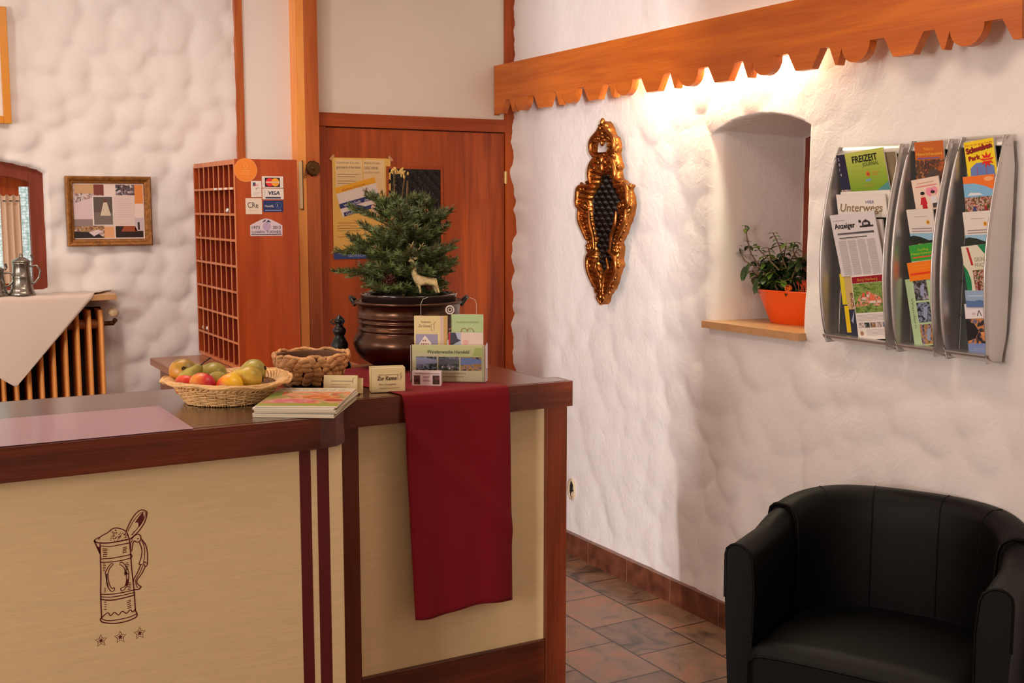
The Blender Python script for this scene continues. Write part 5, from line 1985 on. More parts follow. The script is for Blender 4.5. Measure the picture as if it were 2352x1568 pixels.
for s_, pts, tines in ((-1, [(948, 592), (943, 578), (945, 564), (950, 553)], [((943, 578), (938, 570)), ((945, 564), (940, 560)), ((946, 584), (951, 576))]),
                       (1, [(950, 592), (958, 578), (966, 567), (973, 558)], [((958, 578), (956, 570)), ((966, 567), (964, 560)), ((967, 567), (978, 563))])):
    off = 0.010 * s_
    mb.tube([DP(*p, off * i / 2) for i, p in enumerate(pts)], [0.0026, 0.0024, 0.002, 0.0012], M_DEER, 6)
    for a, b in tines:
        mb.tube([DP(*a, off), DP(*b, off * 1.6)], [0.002, 0.0012], M_DEER, 6)
mb.build('antlers', dg_)
mb = MB()
leaf_into(mb, DP(951, 595, -0.005), Vector(RIGHT) * 0.9 + Vector((0, 0, 0.5)), 0.014, 0.007, M_DEER, 0.1, normal=-BACK)
leaf_into(mb, DP(944, 595, 0.005), -Vector(RIGHT) * 0.3 + Vector((0, 0, 0.8)), 0.011, 0.006, M_DEER, 0.1, normal=-BACK)
mb.build('ear', dg_)

# ------------------------------------------------------------------ acrylic brochure holder
HA = Vector((1.378, 3.023, 1.1045))
HB_ = Vector((1.556, 2.904, 1.1045))
hu = (HB_ - HA).normalized()
hn = hu.cross(Vector((0, 0, 1)))          # towards the viewer
hfz = Fr(HA, hu, (0, 0, 1))
HWd = (HB_ - HA).length
ah = thing('brochure_holder', 'clear acrylic leaflet holder with a tall rounded back plate on the red runner', 'brochure holder', hfz.p(HWd / 2, 0, -0.03))
MB().fbox(hfz, -0.002, HWd + 0.002, 0.002, 0.108, 0.0, 0.002, M_CLEAR).build('front_plate', ah)
mb = MB()
bk = [(0.0, 0.002), (HWd, 0.002), (HWd, 0.11), (HWd - 0.03, 0.16), (HWd - 0.03, 0.225), (HWd - 0.036, 0.238), (HWd - 0.05, 0.243), (0.04, 0.243), (0.026, 0.238), (0.02, 0.225), (0.02, 0.16), (0.0, 0.11)]
mb.prism([hfz.p(x, y, -0.062) for x, y in bk], hfz.n * 0.002, M_CLEAR)
edge_m = mat('acrylic_edge', lin(214, 206, 196), 0.15)
mb.tube([hfz.p(x, y, -0.061) for x, y in [(0.02, 0.13), (0.02, 0.222), (0.026, 0.236), (0.042, 0.242)]], 0.0008, edge_m, 5)
mb.tube([hfz.p(x, y, -0.061) for x, y in [(HWd - 0.05, 0.242), (HWd - 0.034, 0.235), (HWd - 0.03, 0.222), (HWd - 0.03, 0.13)]], 0.0008, edge_m, 5)
bpl = mb.build('back_plate', ah)
for xs_ in (-0.0015, HWd + 0.0015):
    mb = MB()
    mb.fbox(hfz, xs_ - 0.001, xs_ + 0.001, 0.002, 0.11, -0.06, 0.0, M_CLEAR)
    mb.tube([hfz.p(xs_, 0.004, 0.001), hfz.p(xs_, 0.108, 0.001)], 0.0010, edge_m, 5)
    mb.build('side_plate', ah)
MB().fbox(hfz, -0.002, HWd + 0.002, 0.0, 0.0018, -0.06, 0.0, M_CLEAR).build('floor_plate', ah)
mb = MB()
rcn = hfz.p(0.107, 0.206, -0.052)
for rr, wd in ((0.0115, 0.0022), (0.0055, 0.0016)):
    mb.tube([rcn + hu * rr * math.cos(t) + Vector((0, 0, rr * math.sin(t))) for t in [k * 2 * math.pi / 24 for k in range(24)]], wd, edge_m, 6, closed=True)
mb.tube([rcn - Vector((0, 0, 0.012)), rcn + hu * -0.004 - Vector((0, 0, 0.07))], 0.003, M_CLEAR, 6)
mb.build('hanging_ring', bpl)
divider = MB().fbox(hfz, 0.102, 0.106, 0.003, 0.12, -0.055, -0.02, M_CLEAR)
divider.build('divider', ah)


def card(name, label, cat, fr, w_, h, th, paint, body, group=None):
    mb = MB()
    mb.fbox(fr, 0, w_, 0, h, -th, 0, body)
    paint(mb, fr, w_, h)
    o = mb.build(name, origin=fr.p(w_ / 2, 0, -th / 2), normals=False)
    tag(o, label, cat, group)
    return o


def p_wander(mb, f, w_, h):
    mb.rect(f, 0, w_, 0, h, ink(218, 210, 172))
    mb.poly(f, [(0, h * 0.84), (0, h * 0.98), (w_ * 0.3, h), (w_, h), (w_, h * 0.66), (w_ * 0.5, h * 0.70)], ink(208, 212, 156), 2)
    mb.poly(f, [(w_ * 0.84, h * 0.70), (w_ * 0.97, h * 0.70), (w_ * 0.97, h * 0.93), (w_ * 0.87, h * 0.93)], ink(180, 196, 112), 3)
    mb.rect(f, w_ * 0.97, w_, 0, h, ink(186, 184, 146), 4)
    mb.text(f, 'Wanderwoche Harnfeld', w_ * 0.21, h * 0.77, ink(96, 104, 88), h=h * 0.095, w=w_ * 0.58, k=5, bold=0.0002)
    for i, ph in enumerate((PH_DARK, PH_NIGHT, PH_HOUSE)):
        x0 = w_ * (0.055 + 0.308 * i)
        mb.rect(f, x0, x0 + w_ * 0.29, h * 0.30, h * 0.68, ph, 4)
        mb.poly(f, [(x0, h * 0.45), (x0 + w_ * 0.29, h * 0.50), (x0 + w_ * 0.29, h * 0.60), (x0 + w_ * 0.1, h * 0.66), (x0, h * 0.64)], ink(*((150, 150, 186), (84, 90, 100), (110, 130, 190))[i]), 5)
    mb.disc(f, w_ * 0.42, h * 0.40, w_ * 0.012, M_PAPER, 6)
    mb.disc(f, w_ * 0.52, h * 0.36, w_ * 0.012, M_PAPER, 6)
    mb.text(f, '20.09. bis 27.09.2014', w_ * 0.42, h * 0.20, ink(130, 130, 100), h=h * 0.05, w=w_ * 0.32, k=5)
    mb.lines(f, w_ * 0.42, w_ * 0.72, [h * 0.135], ink(140, 140, 110), 0.0009, 5, 1, 0)


card('leaflet', 'landscape hiking week leaflet with three photos, front of the acrylic holder', 'leaflet', Fr(hfz.p(0.002, 0.0025, -0.004), hu, (0, 0, 1)), HWd - 0.004, 0.106, 0.004, p_wander, M_CREAMPAPER, 'leaflets in the acrylic holder')


def p_house(mb, f, w_, h):
    mb.rect(f, 0, w_ * 0.80, 0, h, ink(228, 208, 152))
    mb.rect(f, w_ * 0.80, w_ * 0.90, 0, h, ink(214, 186, 170))
    mb.rect(f, w_ * 0.90, w_, 0, h, ink(206, 166, 96))
    B_ = ink(120, 90, 60)
    mb.text(f, 'Restaurant', w_ * 0.22, h * 0.90, B_, h=h * 0.030, w=w_ * 0.28)
    mb.text(f, 'Zur Kanne', w_ * 0.13, h * 0.83, B_, h=h * 0.042, w=w_ * 0.36, shear=0.2)
    mb.stroke(f, [(w_ * 0.52, h * 0.78), (w_ * 0.52, h * 0.87), (w_ * 0.6, h * 0.88), (w_ * 0.61, h * 0.78)], 0.0009, B_, 3, True)
    mb.stroke(f, [(w_ * 0.6, h * 0.88), (w_ * 0.66, h * 0.92)], 0.0009, B_, 3)
    mb.rect(f, w_ * 0.05, w_ * 0.72, h * 0.36, h * 0.72, ink(158, 150, 178), 2)
    mb.poly(f, [(w_ * 0.14, h * 0.40), (w_ * 0.52, h * 0.40), (w_ * 0.52, h * 0.58), (w_ * 0.33, h * 0.70), (w_ * 0.14, h * 0.56)], ink(238, 226, 214), 3)
    for j in range(4):
        for i in range(5 if j < 2 else (4 if j == 2 else 2)):
            mb.rect(f, w_ * (0.18 + 0.065 * i + (0.03 if j == 2 else 0.08 if j == 3 else 0)), w_ * (0.215 + 0.065 * i + (0.03 if j == 2 else 0.08 if j == 3 else 0)), h * (0.435 + 0.057 * j), h * (0.462 + 0.057 * j), ink(*((60, 90, 70) if j == 0 else (150, 70, 60))), 4)
    mb.poly(f, [(w_ * 0.5, h * 0.38), (w_ * 0.72, h * 0.38), (w_ * 0.72, h * 0.5), (w_ * 0.6, h * 0.55), (w_ * 0.5, h * 0.47)], ink(50, 50, 40), 4)
    mb.rect(f, w_ * 0.05, w_ * 0.72, h * 0.36, h * 0.40, ink(120, 100, 80), 4)
    mb.lines(f, w_ * 0.1, w_ * 0.55, [h * 0.285], ink(90, 70, 40), 0.0014, 3)


card('leaflet', 'cream inn leaflet with a white gabled house, back left of the acrylic holder', 'leaflet', Fr(hfz.p(0.004, 0.0025, -0.034), hu, (0, 0, 1)), 0.096, 0.186, 0.018, p_house, M_CREAMPAPER, 'leaflets in the acrylic holder')


def p_heart(mb, f, w_, h):
    n = 8
    for i in range(n):
        t = i / (n - 1)
        mb.rect(f, 0, w_, h * (0.3 + 0.7 * i / n), h * (0.3 + 0.7 * (i + 1) / n), ink(int(196 - 18 * t), int(198 + 8 * t), int(146 + 4 * t)))
    mb.rect(f, 0, w_, 0, h * 0.3, ink(190, 200, 150))
    mb.text(f, 'Entdecke Hochzeitsland', w_ * 0.16, h * 0.87, ink(140, 160, 110), h=h * 0.035, w=w_ * 0.7)
    hp = []
    for i in range(40):
        t = 2 * math.pi * i / 40
        hp.append((w_ * 0.5 + w_ * 0.0125 * 16 * math.sin(t) ** 3, h * 0.70 + h * 0.0075 * (13 * math.cos(t) - 5 * math.cos(2 * t) - 2 * math.cos(3 * t) - math.cos(4 * t))))
    mb.stroke(f, hp[1:39], 0.0017, ink(150, 92, 50), 4)


card('leaflet', 'pale green leaflet with a thin brown heart, back right of the acrylic holder', 'leaflet', Fr(hfz.p(0.112, 0.0025, -0.045), hu, (0, 0, 1)), 0.093, 0.191, 0.006, p_heart, M_PAPER, 'leaflets in the acrylic holder')


def p_small(mb, f, w_, h):
    mb.rect(f, 0, w_ * 0.36, 0, h, ink(180, 190, 214))
    mb.poly(f, [(w_ * 0.04, h * 0.70), (w_ * 0.04, h), (w_ * 0.2, h), (w_ * 0.26, h * 0.87), (w_ * 0.36, h * 0.84), (w_ * 0.2, h * 0.78)], ink(60, 60, 76), 2)
    mb.poly(f, [(0, h * 0.5), (w_ * 0.36, h * 0.5), (w_ * 0.36, h * 0.66), (0, h * 0.68)], ink(70, 90, 60), 2)
    mb.rect(f, 0, w_ * 0.05, 0, h, ink(190, 40, 50), 3)
    mb.rect(f, w_ * 0.36, w_, 0, h, ink(232, 208, 196))
    mb.disc(f, w_ * 0.5, h * 0.80, w_ * 0.08, ink(234, 180, 170), 2)


card('leaflet', 'white and blue card with red edge in front of the green heart leaflet', 'leaflet', Fr(hfz.p(0.106, 0.0025, -0.026), hu, (0, 0, 1)), 0.100, 0.140, 0.006, p_small, M_PAPER, 'leaflets in the acrylic holder')

# white card box in front of the holder
BA, BB = Vector((1.352, 2.962, 1.1045)), Vector((1.421, 2.916, 1.1045))
bu = (BB - BA).normalized()
fbx = Fr(BA, bu, (0, 0, 1))
wb = (BB - BA).length
cb = thing('card_box', 'small white card box with two dark pictures before the acrylic holder', 'card box', fbx.p(wb / 2, 0, -0.012))


def card_box(root, f, w_, h, dp, m, paint):
    mb = MB()
    t = 0.0012
    mb.fbox(f, 0, w_, 0, h, -t, 0, m)
    mb.fbox(f, 0, w_, 0, h + 0.001, -dp, -dp + t, m)
    mb.fbox(f, 0, t, 0, h, -dp, 0, m)
    mb.fbox(f, w_ - t, w_, 0, h, -dp, 0, m)
    mb.fbox(f, 0, w_, 0, t, -dp, 0, m)
    paint(mb, f, w_, h)
    mb.build('box', root, normals=False)
    cd = MB()
    cd.fbox(f, 0.004, w_ - 0.004, t + 0.0005, h - 0.004, -dp + 0.004, -0.006, M_PAPER)
    cd.build('card_stack', root)


def p_wbox(mb, f, w_, h):
    mb.rect(f, 0, w_, 0, h, ink(226, 206, 206))
    mb.rect(f, w_ * 0.07, w_ * 0.28, h * 0.10, h * 0.74, photo('print_portrait', [(70, 20, 20), (40, 30, 26), (120, 60, 50), (70, 70, 70)], 120), 2)
    mb.rect(f, w_ * 0.71, w_ * 0.95, h * 0.10, h * 0.74, photo('print_portrait', [], 1), 2)
    mb.lines(f, w_ * 0.1, w_ * 0.95, [h * 0.86], ink(150, 120, 120), 0.0011, 2, 1, 0)
    mb.lines(f, w_ * 0.38, w_ * 0.64, [h * 0.66, h * 0.58, h * 0.42, h * 0.34], ink(150, 100, 110), 0.0008, 2, 1, 0.2)


card_box(cb, fbx, wb, 0.040, 0.024, mat('white_card', lin(232, 216, 212), 0.5), p_wbox)

# "Zur Kanne" card box
ZA, ZB = Vector((1.206, 2.912, 1.1025)), Vector((1.297, 2.886, 1.1025))
zu = (ZB - ZA).normalized()
fz = Fr(ZA, zu, (0, 0, 1))
wz = (ZB - ZA).length
ZKi = thing('card_box', 'cream business card box with dark ornate title, at the counter front edge', 'card box', fz.p(wz / 2, 0, -0.02))


def p_zk(mb, f, w_, h):
    B_ = ink(96, 70, 50)
    mb.text(f, 'Gastronomie Restaurant', w_ * 0.5, h * 0.70, B_, h=h * 0.055, w=w_ * 0.55, align='c')
    mb.text(f, 'Zur Kanne', w_ * 0.18, h * 0.50, B_, h=h * 0.17, w=w_ * 0.56, shear=0.12, bold=0.0004)
    mb.text(f, 'Zur Kanne', w_ * 0.186, h * 0.50, B_, h=h * 0.15, w=w_ * 0.56, shear=0.12, k=3.5)
    mb.text(f, 'Ihre Gastgeber', w_ * 0.24, h * 0.29, B_, h=h * 0.08, w=w_ * 0.5)
    mb.lines(f, w_ * 0.24, w_ * 0.84, [h * 0.17], ink(140, 110, 80), 0.0007, 2, 1, 0)
    mb.stroke(f, [(w_ * 0.78, h * 0.5), (w_ * 0.78, h * 0.72), (w_ * 0.86, h * 0.74), (w_ * 0.87, h * 0.52)], 0.0009, B_, 3, True)
    mb.stroke(f, [(w_ * 0.86, h * 0.74), (w_ * 0.9, h * 0.82)], 0.0009, B_, 3)
    mb.stroke(f, [(w_ * 0.87, h * 0.70), (w_ * 0.91, h * 0.66), (w_ * 0.88, h * 0.56)], 0.0008, B_, 3)


card_box(ZKi, fz, wz, 0.067, 0.042, M_CREAMPAPER, p_zk)
# leaning cards at its left
QA, QB = Vector((1.085, 2.958, 1.1018)), Vector((1.170, 2.905, 1.1018))
qu = (QB - QA).normalized()
fq = Fr(QA, qu, (qu.cross(Vector((0, 0, 1))) * -0.22 + Vector((0, 0, 1))))
qk = thing('card_stand', 'low stand of cream visiting cards leaning behind the magazines', 'card stand', fq.p(0.05, 0, -0.01))
MB().fbox(fq, -0.002, 0.100, 0.0, 0.003, -0.03, 0.004, M_CLEAR).fbox(fq, -0.002, 0.100, 0.0, 0.045, -0.032, -0.030, M_CLEAR).build('tray', qk)
mb = MB()
mb.fbox(fq, 0, 0.092, 0.0035, 0.052, -0.014, 0, M_CREAMPAPER)
mb.lines(fq, 0.02, 0.08, [0.036], ink(130, 110, 80), 0.0008, 2, 1, 0)
mb.lines(fq, 0.02, 0.076, [0.027, 0.02], ink(150, 130, 100), 0.0006, 2, 1, 0.3)
mb.stroke(fq, [(0.08, 0.03), (0.08, 0.044), (0.086, 0.045)], 0.0008, ink(120, 100, 70), 2)
mb.build('card_stack', qk, normals=False)
mb = MB()
mb.fbox(fq, 0.012, 0.104, 0.0035, 0.046, -0.028, -0.016, M_CREAMPAPER)
mb.build('card_stack', qk, normals=False)

# black turned iron figure behind the bowl
BF = Vector((1.315, 3.428, 1.1012))
bf = thing('iron_candlestick', 'small black turned iron ornament half hidden behind bowl and cauldron', 'ornament', BF)
MB().lathe([(0.0, 0), (0.034, 0), (0.036, 0.01), (0.030, 0.02), (0.022, 0.04), (0.026, 0.06), (0.027, 0.075), (0.020, 0.092), (0.014, 0.102), (0.020, 0.112), (0.022, 0.120), (0.016, 0.130), (0.010, 0.136), (0.0165, 0.146), (0.017, 0.152), (0.010, 0.160), (0.005, 0.165), (0.0, 0.170)], M_IRON, 28, Matrix.Translation(BF)).build('turned_body', bf)
mb = MB()
for a in range(3):
    an_ = a * 2.1 + 0.6
    e = Vector((math.cos(an_), math.sin(an_), 0))
    mb.tube([BF + e * 0.014 + Vector((0, 0, 0.138)), BF + e * 0.028 + Vector((0, 0, 0.146)), BF + e * 0.020 + Vector((0, 0, 0.156))], 0.003, M_IRON, 6)
mb.build('curl', bf)

# ------------------------------------------------------------------ magazines
MA, MBp = Vector((0.812, 2.711, 0)), Vector((0.982, 2.602, 0))
mu0 = (MBp - MA).normalized()
mzs = ('topmost glossy food magazine of the stack on the counter', 'second magazine from the top, under the glossy food magazine', 'third magazine from the top of the counter stack',
       'fourth magazine from the top of the counter stack', 'fifth magazine from the top of the counter stack', 'lowest magazine of the stack, lying on the dark counter')
z = 1.1012
rm = random.Random(4)
for i in range(6):
    a = math.radians(-32.6 + rm.uniform(-1.5, 1.5))
    u = Vector((math.cos(a), math.sin(a), 0))
    vv = Vector((-u.y, u.x, 0))
    # lean the long side towards the trunk of the photo's perspective
    o_ = MA + u * rm.uniform(-0.003, 0.006) + vv * rm.uniform(-0.003, 0.004) + Vector((0.004, 0.003, z))
    f = Fr(o_, u, vv)
    th = 0.0046
    mb = MB()
    MW, MH = 0.200, 0.275
    mb.fbox(f, 0, MW, 0, MH, 0.0004, th - 0.0004, mat('magazine_pages', lin(216, 200, 170), 0.6))
    mb.fbox(f, -0.0006, MW + 0.0006, -0.0005, MH, 0, 0.0005, ink(*((126, 112, 84), (150, 140, 110), (110, 100, 80))[i % 3]))
    mb.fbox(f, -0.0006, MW + 0.0006, -0.0005, MH, th - 0.0004, th, M_PAPER)
    if i == 5:
        f2 = Fr(f.p(0, 0, th), u, vv)
        mb.rect(f2, 0, MW, 0, MH * 0.13, ink(150, 160, 50))
        mb.rect(f2, 0, MW, MH * 0.13, MH * 0.78, photo('print_food', [(206, 110, 120), (214, 130, 70), (226, 160, 130), (150, 160, 90), (190, 90, 70)], 22), 1)
        mb.poly(f2, [(0.0, MH * 0.16), (MW * 0.5, MH * 0.14), (MW * 0.72, MH * 0.3), (MW * 0.2, MH * 0.36)], photo('print_pink', [(220, 130, 150), (200, 100, 110), (226, 170, 160)], 40), 2)
        mb.disc(f2, MW * 0.68, MH * 0.46, MW * 0.24, photo('print_bread', [(224, 140, 70), (196, 104, 50), (230, 160, 100)], 30), 2, ry=MH * 0.09)
        mb.disc(f2, MW * 0.88, MH * 0.30, MW * 0.12, photo('print_berry', [(190, 60, 50), (150, 40, 40)], 50), 2, ry=MH * 0.05)
        mb.rect(f2, 0, MW, MH * 0.78, MH, ink(206, 196, 170))
        mb.poly(f2, [(0, MH * 0.4), (MW * 0.16, MH * 0.5), (MW * 0.1, MH * 0.78), (0, MH * 0.78)], ink(140, 160, 80), 2)
        for k in range(7):
            mb.disc(f2, MW * (0.12 + 0.12 * k), MH * 0.89, MW * 0.045, ink(170, 160, 130), 2)
            mb.disc(f2, MW * (0.12 + 0.12 * k), MH * 0.89, MW * 0.028, ink(206, 196, 170), 3)
    o = mb.build('magazine', origin=f.p(MW / 2, MH / 2, 0), normals=False)
    tag(o, mzs[5 - i], 'magazine', 'magazines stacked on the counter')
    z += 0.00475

# ------------------------------------------------------------------ water hyacinth bowl
BC = Vector((1.128, 3.170, 1.1015))
bw = thing('woven_bowl', 'chunky brown water hyacinth bowl standing before the copper cauldron', 'bowl', BC)
rb = random.Random(8)
BH, BR0, BR1 = 0.090, 0.070, 0.109


def brad(z_):
    t = z_ / BH
    return BR0 + (BR1 - BR0) * (1 - (1 - t) ** 1.6)


mb = MB()
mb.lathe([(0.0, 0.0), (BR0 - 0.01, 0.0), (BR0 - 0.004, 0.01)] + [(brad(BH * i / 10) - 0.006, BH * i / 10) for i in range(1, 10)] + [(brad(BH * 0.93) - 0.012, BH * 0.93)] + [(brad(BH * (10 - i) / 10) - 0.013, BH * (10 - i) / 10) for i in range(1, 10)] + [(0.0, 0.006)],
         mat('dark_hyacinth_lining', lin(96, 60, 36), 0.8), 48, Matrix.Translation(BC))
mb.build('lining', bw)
mb = MB()
rows = 6
for j in range(rows):
    zc = 0.011 + (BH - 0.024) * j / (rows - 1)
    r = brad(zc)
    n = int(2 * math.pi * r / 0.026)
    for i in range(n):
        a = 2 * math.pi * (i + 0.5 * (j % 2) + rb.uniform(-0.18, 0.18)) / n
        tilt = rb.uniform(-0.8, 0.8)
        e = Vector((math.cos(a), math.sin(a), 0))
        tn = Vector((-e.y, e.x, 0)) * math.cos(tilt) + Vector((0, 0, math.sin(tilt)))
        slope = 0.45
        n_ = (e - Vector((0, 0, slope))).normalized()
        up = n_.cross(tn).normalized()
        M3 = Matrix((tn, up, n_)).transposed()
        mb.ball(BC + e * r + Vector((0, 0, zc)), 1.0, M_HYA, 10, (rb.uniform(0.014, 0.021), rb.uniform(0.009, 0.0135), rb.uniform(0.0045, 0.0065)), M3)
for j in range(22):
    a = 2 * math.pi * j / 22 + rb.uniform(-0.05, 0.05)
    pts = []
    for q in range(5):
        aa = a + (q - 2) * 0.085
        pts.append(BC + Vector((math.cos(aa), math.sin(aa), 0)) * (BR1 - 0.002 + 0.004 * math.sin(q * 0.8 + j)) + Vector((0, 0, BH - 0.004 + 0.0035 * math.sin(j * 2.4 + q))))
    mb.tube(pts, [0.003, 0.005, 0.0058, 0.005, 0.003], M_HYA, 7)
mb.build('woven_wall', bw)

# ------------------------------------------------------------------ willow fruit basket
FC = Vector((0.830, 2.990, 1.1016))
fk = thing('fruit_basket', 'pale round willow basket full of fruit on the long counter', 'basket', FC)
FH, FR0, FR1 = 0.044, 0.104, 0.132


def frad(z_):
    return FR0 + (FR1 - FR0) * (z_ / FH) ** 0.9


mb = MB()
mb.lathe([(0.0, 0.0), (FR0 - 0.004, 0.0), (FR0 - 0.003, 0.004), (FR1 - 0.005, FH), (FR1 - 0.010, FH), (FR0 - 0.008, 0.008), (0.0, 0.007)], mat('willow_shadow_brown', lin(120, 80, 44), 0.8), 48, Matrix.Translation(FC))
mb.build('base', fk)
mb = MB()
NST = 30
for j in range(9):
    zc = 0.004 + (FH - 0.006) * j / 8
    pts = []
    for i in range(NST * 4):
        a = 2 * math.pi * i / (NST * 4)
        r = frad(zc) + 0.0034 * math.cos(NST / 2 * a + math.pi * (j % 2))
        pts.append(FC + Vector((r * math.cos(a), r * math.sin(a), zc + 0.0008 * math.sin(5 * a + j))))
    mb.tube(pts, 0.0024, M_WICKER, 5, closed=True)
for i in range(NST):
    a = 2 * math.pi * i / NST
    e = Vector((math.cos(a), math.sin(a), 0))
    mb.tube([FC + e * FR0 + Vector((0, 0, 0.002)), FC + e * FR1 + Vector((0, 0, FH))], 0.0026, M_WICKER, 5)
for i in range(96):
    a = 2 * math.pi * i / 96
    pts = []
    for q in range(3):
        aa = a + q * 0.033
        pts.append(FC + Vector((math.cos(aa), math.sin(aa), 0)) * (FR0 + 0.002 + 0.002 * (q == 1)) + Vector((0, 0, 0.001 + 0.006 * (q % 2))))
    if i % 2 == 0:
        mb.tube(pts, 0.0022, M_WICKER, 5)
mb.build('woven_wall', fk)
mb = MB()
NR = 58
for i in range(NR):
    a = 2 * math.pi * i / NR
    pts = []
    for q in range(9):
        t = q / 8
        aa = a + t * 0.42
        r = FR1 - 0.003 + 0.034 * t
        zz = FH - 0.003 + 0.016 * t + 0.008 * math.sin(math.pi * t)
        # the rim swings up at the two long ends
        zz += 0.004 * math.cos(2 * (aa - 0.4))
        pts.append(FC + Vector((r * math.cos(aa), r * math.sin(aa), zz)))
    mb.tube(pts, 0.0042, M_WICKER, 6)
for q in range(3):
    mb.tube([FC + Vector(((FR1 + 0.028 + 0.004 * q) * math.cos(a), (FR1 + 0.028 + 0.004 * q) * math.sin(a), FH + 0.014 + 0.003 * math.sin(9 * a + 2 * q) + 0.004 * math.cos(2 * (a - 0.4)))) for a in [2 * math.pi * k / 120 for k in range(120)]], 0.0036, M_WICKER, 6, closed=True)
mb.build('rim', fk)


def fruit_mat(name, stops, axis='Z', rough=0.35, spots=True):
    m = bpy.data.materials.new(name)
    m.use_nodes = True
    nt = m.node_tree
    b = nt.nodes['Principled BSDF']
    b.inputs['Roughness'].default_value = rough
    tc = nt.nodes.new('ShaderNodeTexCoord')
    n = nt.nodes.new('ShaderNodeTexNoise')
    n.inputs['Scale'].default_value = 22
    n.inputs['Detail'].default_value = 4
    sp = nt.nodes.new('ShaderNodeSeparateXYZ')
    nt.links.new(tc.outputs['Object'], n.inputs['Vector'])
    nt.links.new(tc.outputs['Object'], sp.inputs[0])
    ma = nt.nodes.new('ShaderNodeMath')
    ma.operation = 'MULTIPLY_ADD'
    ma.inputs[1].default_value = 9.0
    nt.links.new(sp.outputs[axis], ma.inputs[0])
    nt.links.new(n.outputs['Fac'], ma.inputs[2])
    r = nt.nodes.new('ShaderNodeValToRGB')
    e = r.color_ramp.elements
    while len(e) < len(stops):
        e.new(0.5)
    for i, (p, c) in enumerate(stops):
        e[i].position = p
        e[i].color = lin(*c)
    nt.links.new(ma.outputs[0], r.inputs['Fac'])
    nt.links.new(r.outputs['Color'], b.inputs['Base Color'])
    return m


F_PEAR = fruit_mat('yellow_green_pear_skin', [(0.3, (190, 150, 44)), (0.55, (216, 178, 66)), (0.8, (170, 148, 56))])
F_PEARG = fruit_mat('green_pear_skin', [(0.3, (146, 134, 48)), (0.6, (182, 166, 78)), (0.85, (134, 122, 50))])
F_PEARO = fruit_mat('ochre_pear_skin', [(0.3, (200, 120, 40)), (0.55, (206, 150, 50)), (0.8, (140, 120, 50))])
F_RED = fruit_mat('red_apple_skin', [(0.25, (226, 140, 50)), (0.5, (214, 50, 50)), (0.8, (190, 30, 60))], 'X')
F_ORA = fruit_mat('orange_red_apple_skin', [(0.25, (214, 50, 34)), (0.5, (226, 110, 40)), (0.8, (236, 160, 60))], 'Y')
F_YEL = fruit_mat('yellow_apple_skin', [(0.12, (226, 80, 30)), (0.3, (240, 150, 30)), (0.5, (246, 196, 40))], 'X')
M_CALYX = mat('dry_calyx', lin(60, 40, 22), 0.9)
PEAR = [(0.0, 0.0), (0.012, 0.002), (0.026, 0.010), (0.034, 0.024), (0.036, 0.036), (0.033, 0.050), (0.026, 0.064), (0.019, 0.076), (0.013, 0.088), (0.008, 0.095), (0.0, 0.097)]
APPLE = [(0.0, 0.006), (0.010, 0.002), (0.022, 0.003), (0.032, 0.014), (0.036, 0.030), (0.034, 0.044), (0.026, 0.055), (0.014, 0.060), (0.006, 0.057), (0.0, 0.052)]


def fruit(name, label, prof, m, c, axis_dir, sc=1.0, stem=None):
    """c = centre of the fruit body, axis_dir = from the flower end to the stalk"""
    d_ = Vector(axis_dir).normalized()
    q = d_.to_track_quat('Z', 'Y').to_matrix().to_4x4()
    root = thing(name, label, name, Vector(c), 'fruit in the willow basket')
    M4 = Matrix.Translation(Vector(c)) @ q @ Matrix.Scale(sc, 4) @ Matrix.Translation((0, 0, -0.034))
    # smooth the profile
    pr = []
    for i in range(len(prof) - 1):
        for k in range(3):
            t = k / 3
            p0, p1, p2, p3 = prof[max(0, i - 1)], prof[i], prof[i + 1], prof[min(len(prof) - 1, i + 2)]
            pr.append(tuple(max(0, 0.5 * ((2 * p1[a]) + (p2[a] - p0[a]) * t + (2 * p0[a] - 5 * p1[a] + 4 * p2[a] - p3[a]) * t * t + (3 * p1[a] - p0[a] - 3 * p2[a] + p3[a]) * t ** 3)) if a == 0 else
                            0.5 * ((2 * p1[a]) + (p2[a] - p0[a]) * t + (2 * p0[a] - 5 * p1[a] + 4 * p2[a] - p3[a]) * t * t + (3 * p1[a] - p0[a] - 3 * p2[a] + p3[a]) * t ** 3) for a in (0, 1)))
    pr.append(prof[-1])
    sd = random.random() * 6
    mb = MB()
    mb.lathe(pr, m, 32, M4, wob=lambda a, z_: 0.03 * math.sin(2 * a + sd) + 0.015 * math.sin(3 * a))
    mb.build('flesh', root)
    top = prof[-1][1]
    s_len = 0.022 if prof is PEAR else 0.014
    mb = MB()
    if stem:
        mb.tube([M4 @ Vector((0, 0, top - 0.003))] + [Vector(p) for p in stem], [0.0028, 0.002, 0.0018, 0.0026][:len(stem) + 1], M_CALYX, 6)
    else:
        mb.tube([M4 @ Vector((0, 0, top - 0.004)), M4 @ Vector((0.002, 0, top + s_len * 0.5)), M4 @ Vector((0.007, 0, top + s_len))], [0.0018, 0.0016, 0.0022], M_CALYX, 6)
    mb.build('stalk', root)
    mb = MB()
    for k in range(5):
        a = k * 2 * math.pi / 5
        mb.ball(M4 @ Vector((0.004 * math.cos(a), 0.004 * math.sin(a), prof[0][1] - 0.0005)), 0.0028, M_CALYX, 6)
    mb.build('calyx', root)
    return root


def FP(px_, py_, off):
    """point over the basket: through a pixel, at a distance off behind the basket's middle plane"""
    d_ = _ray(px_, py_)
    pl0 = FC + BACK * off
    t = (pl0 - _C).dot(BACK) / d_.dot(BACK)
    return _C + d_ * t


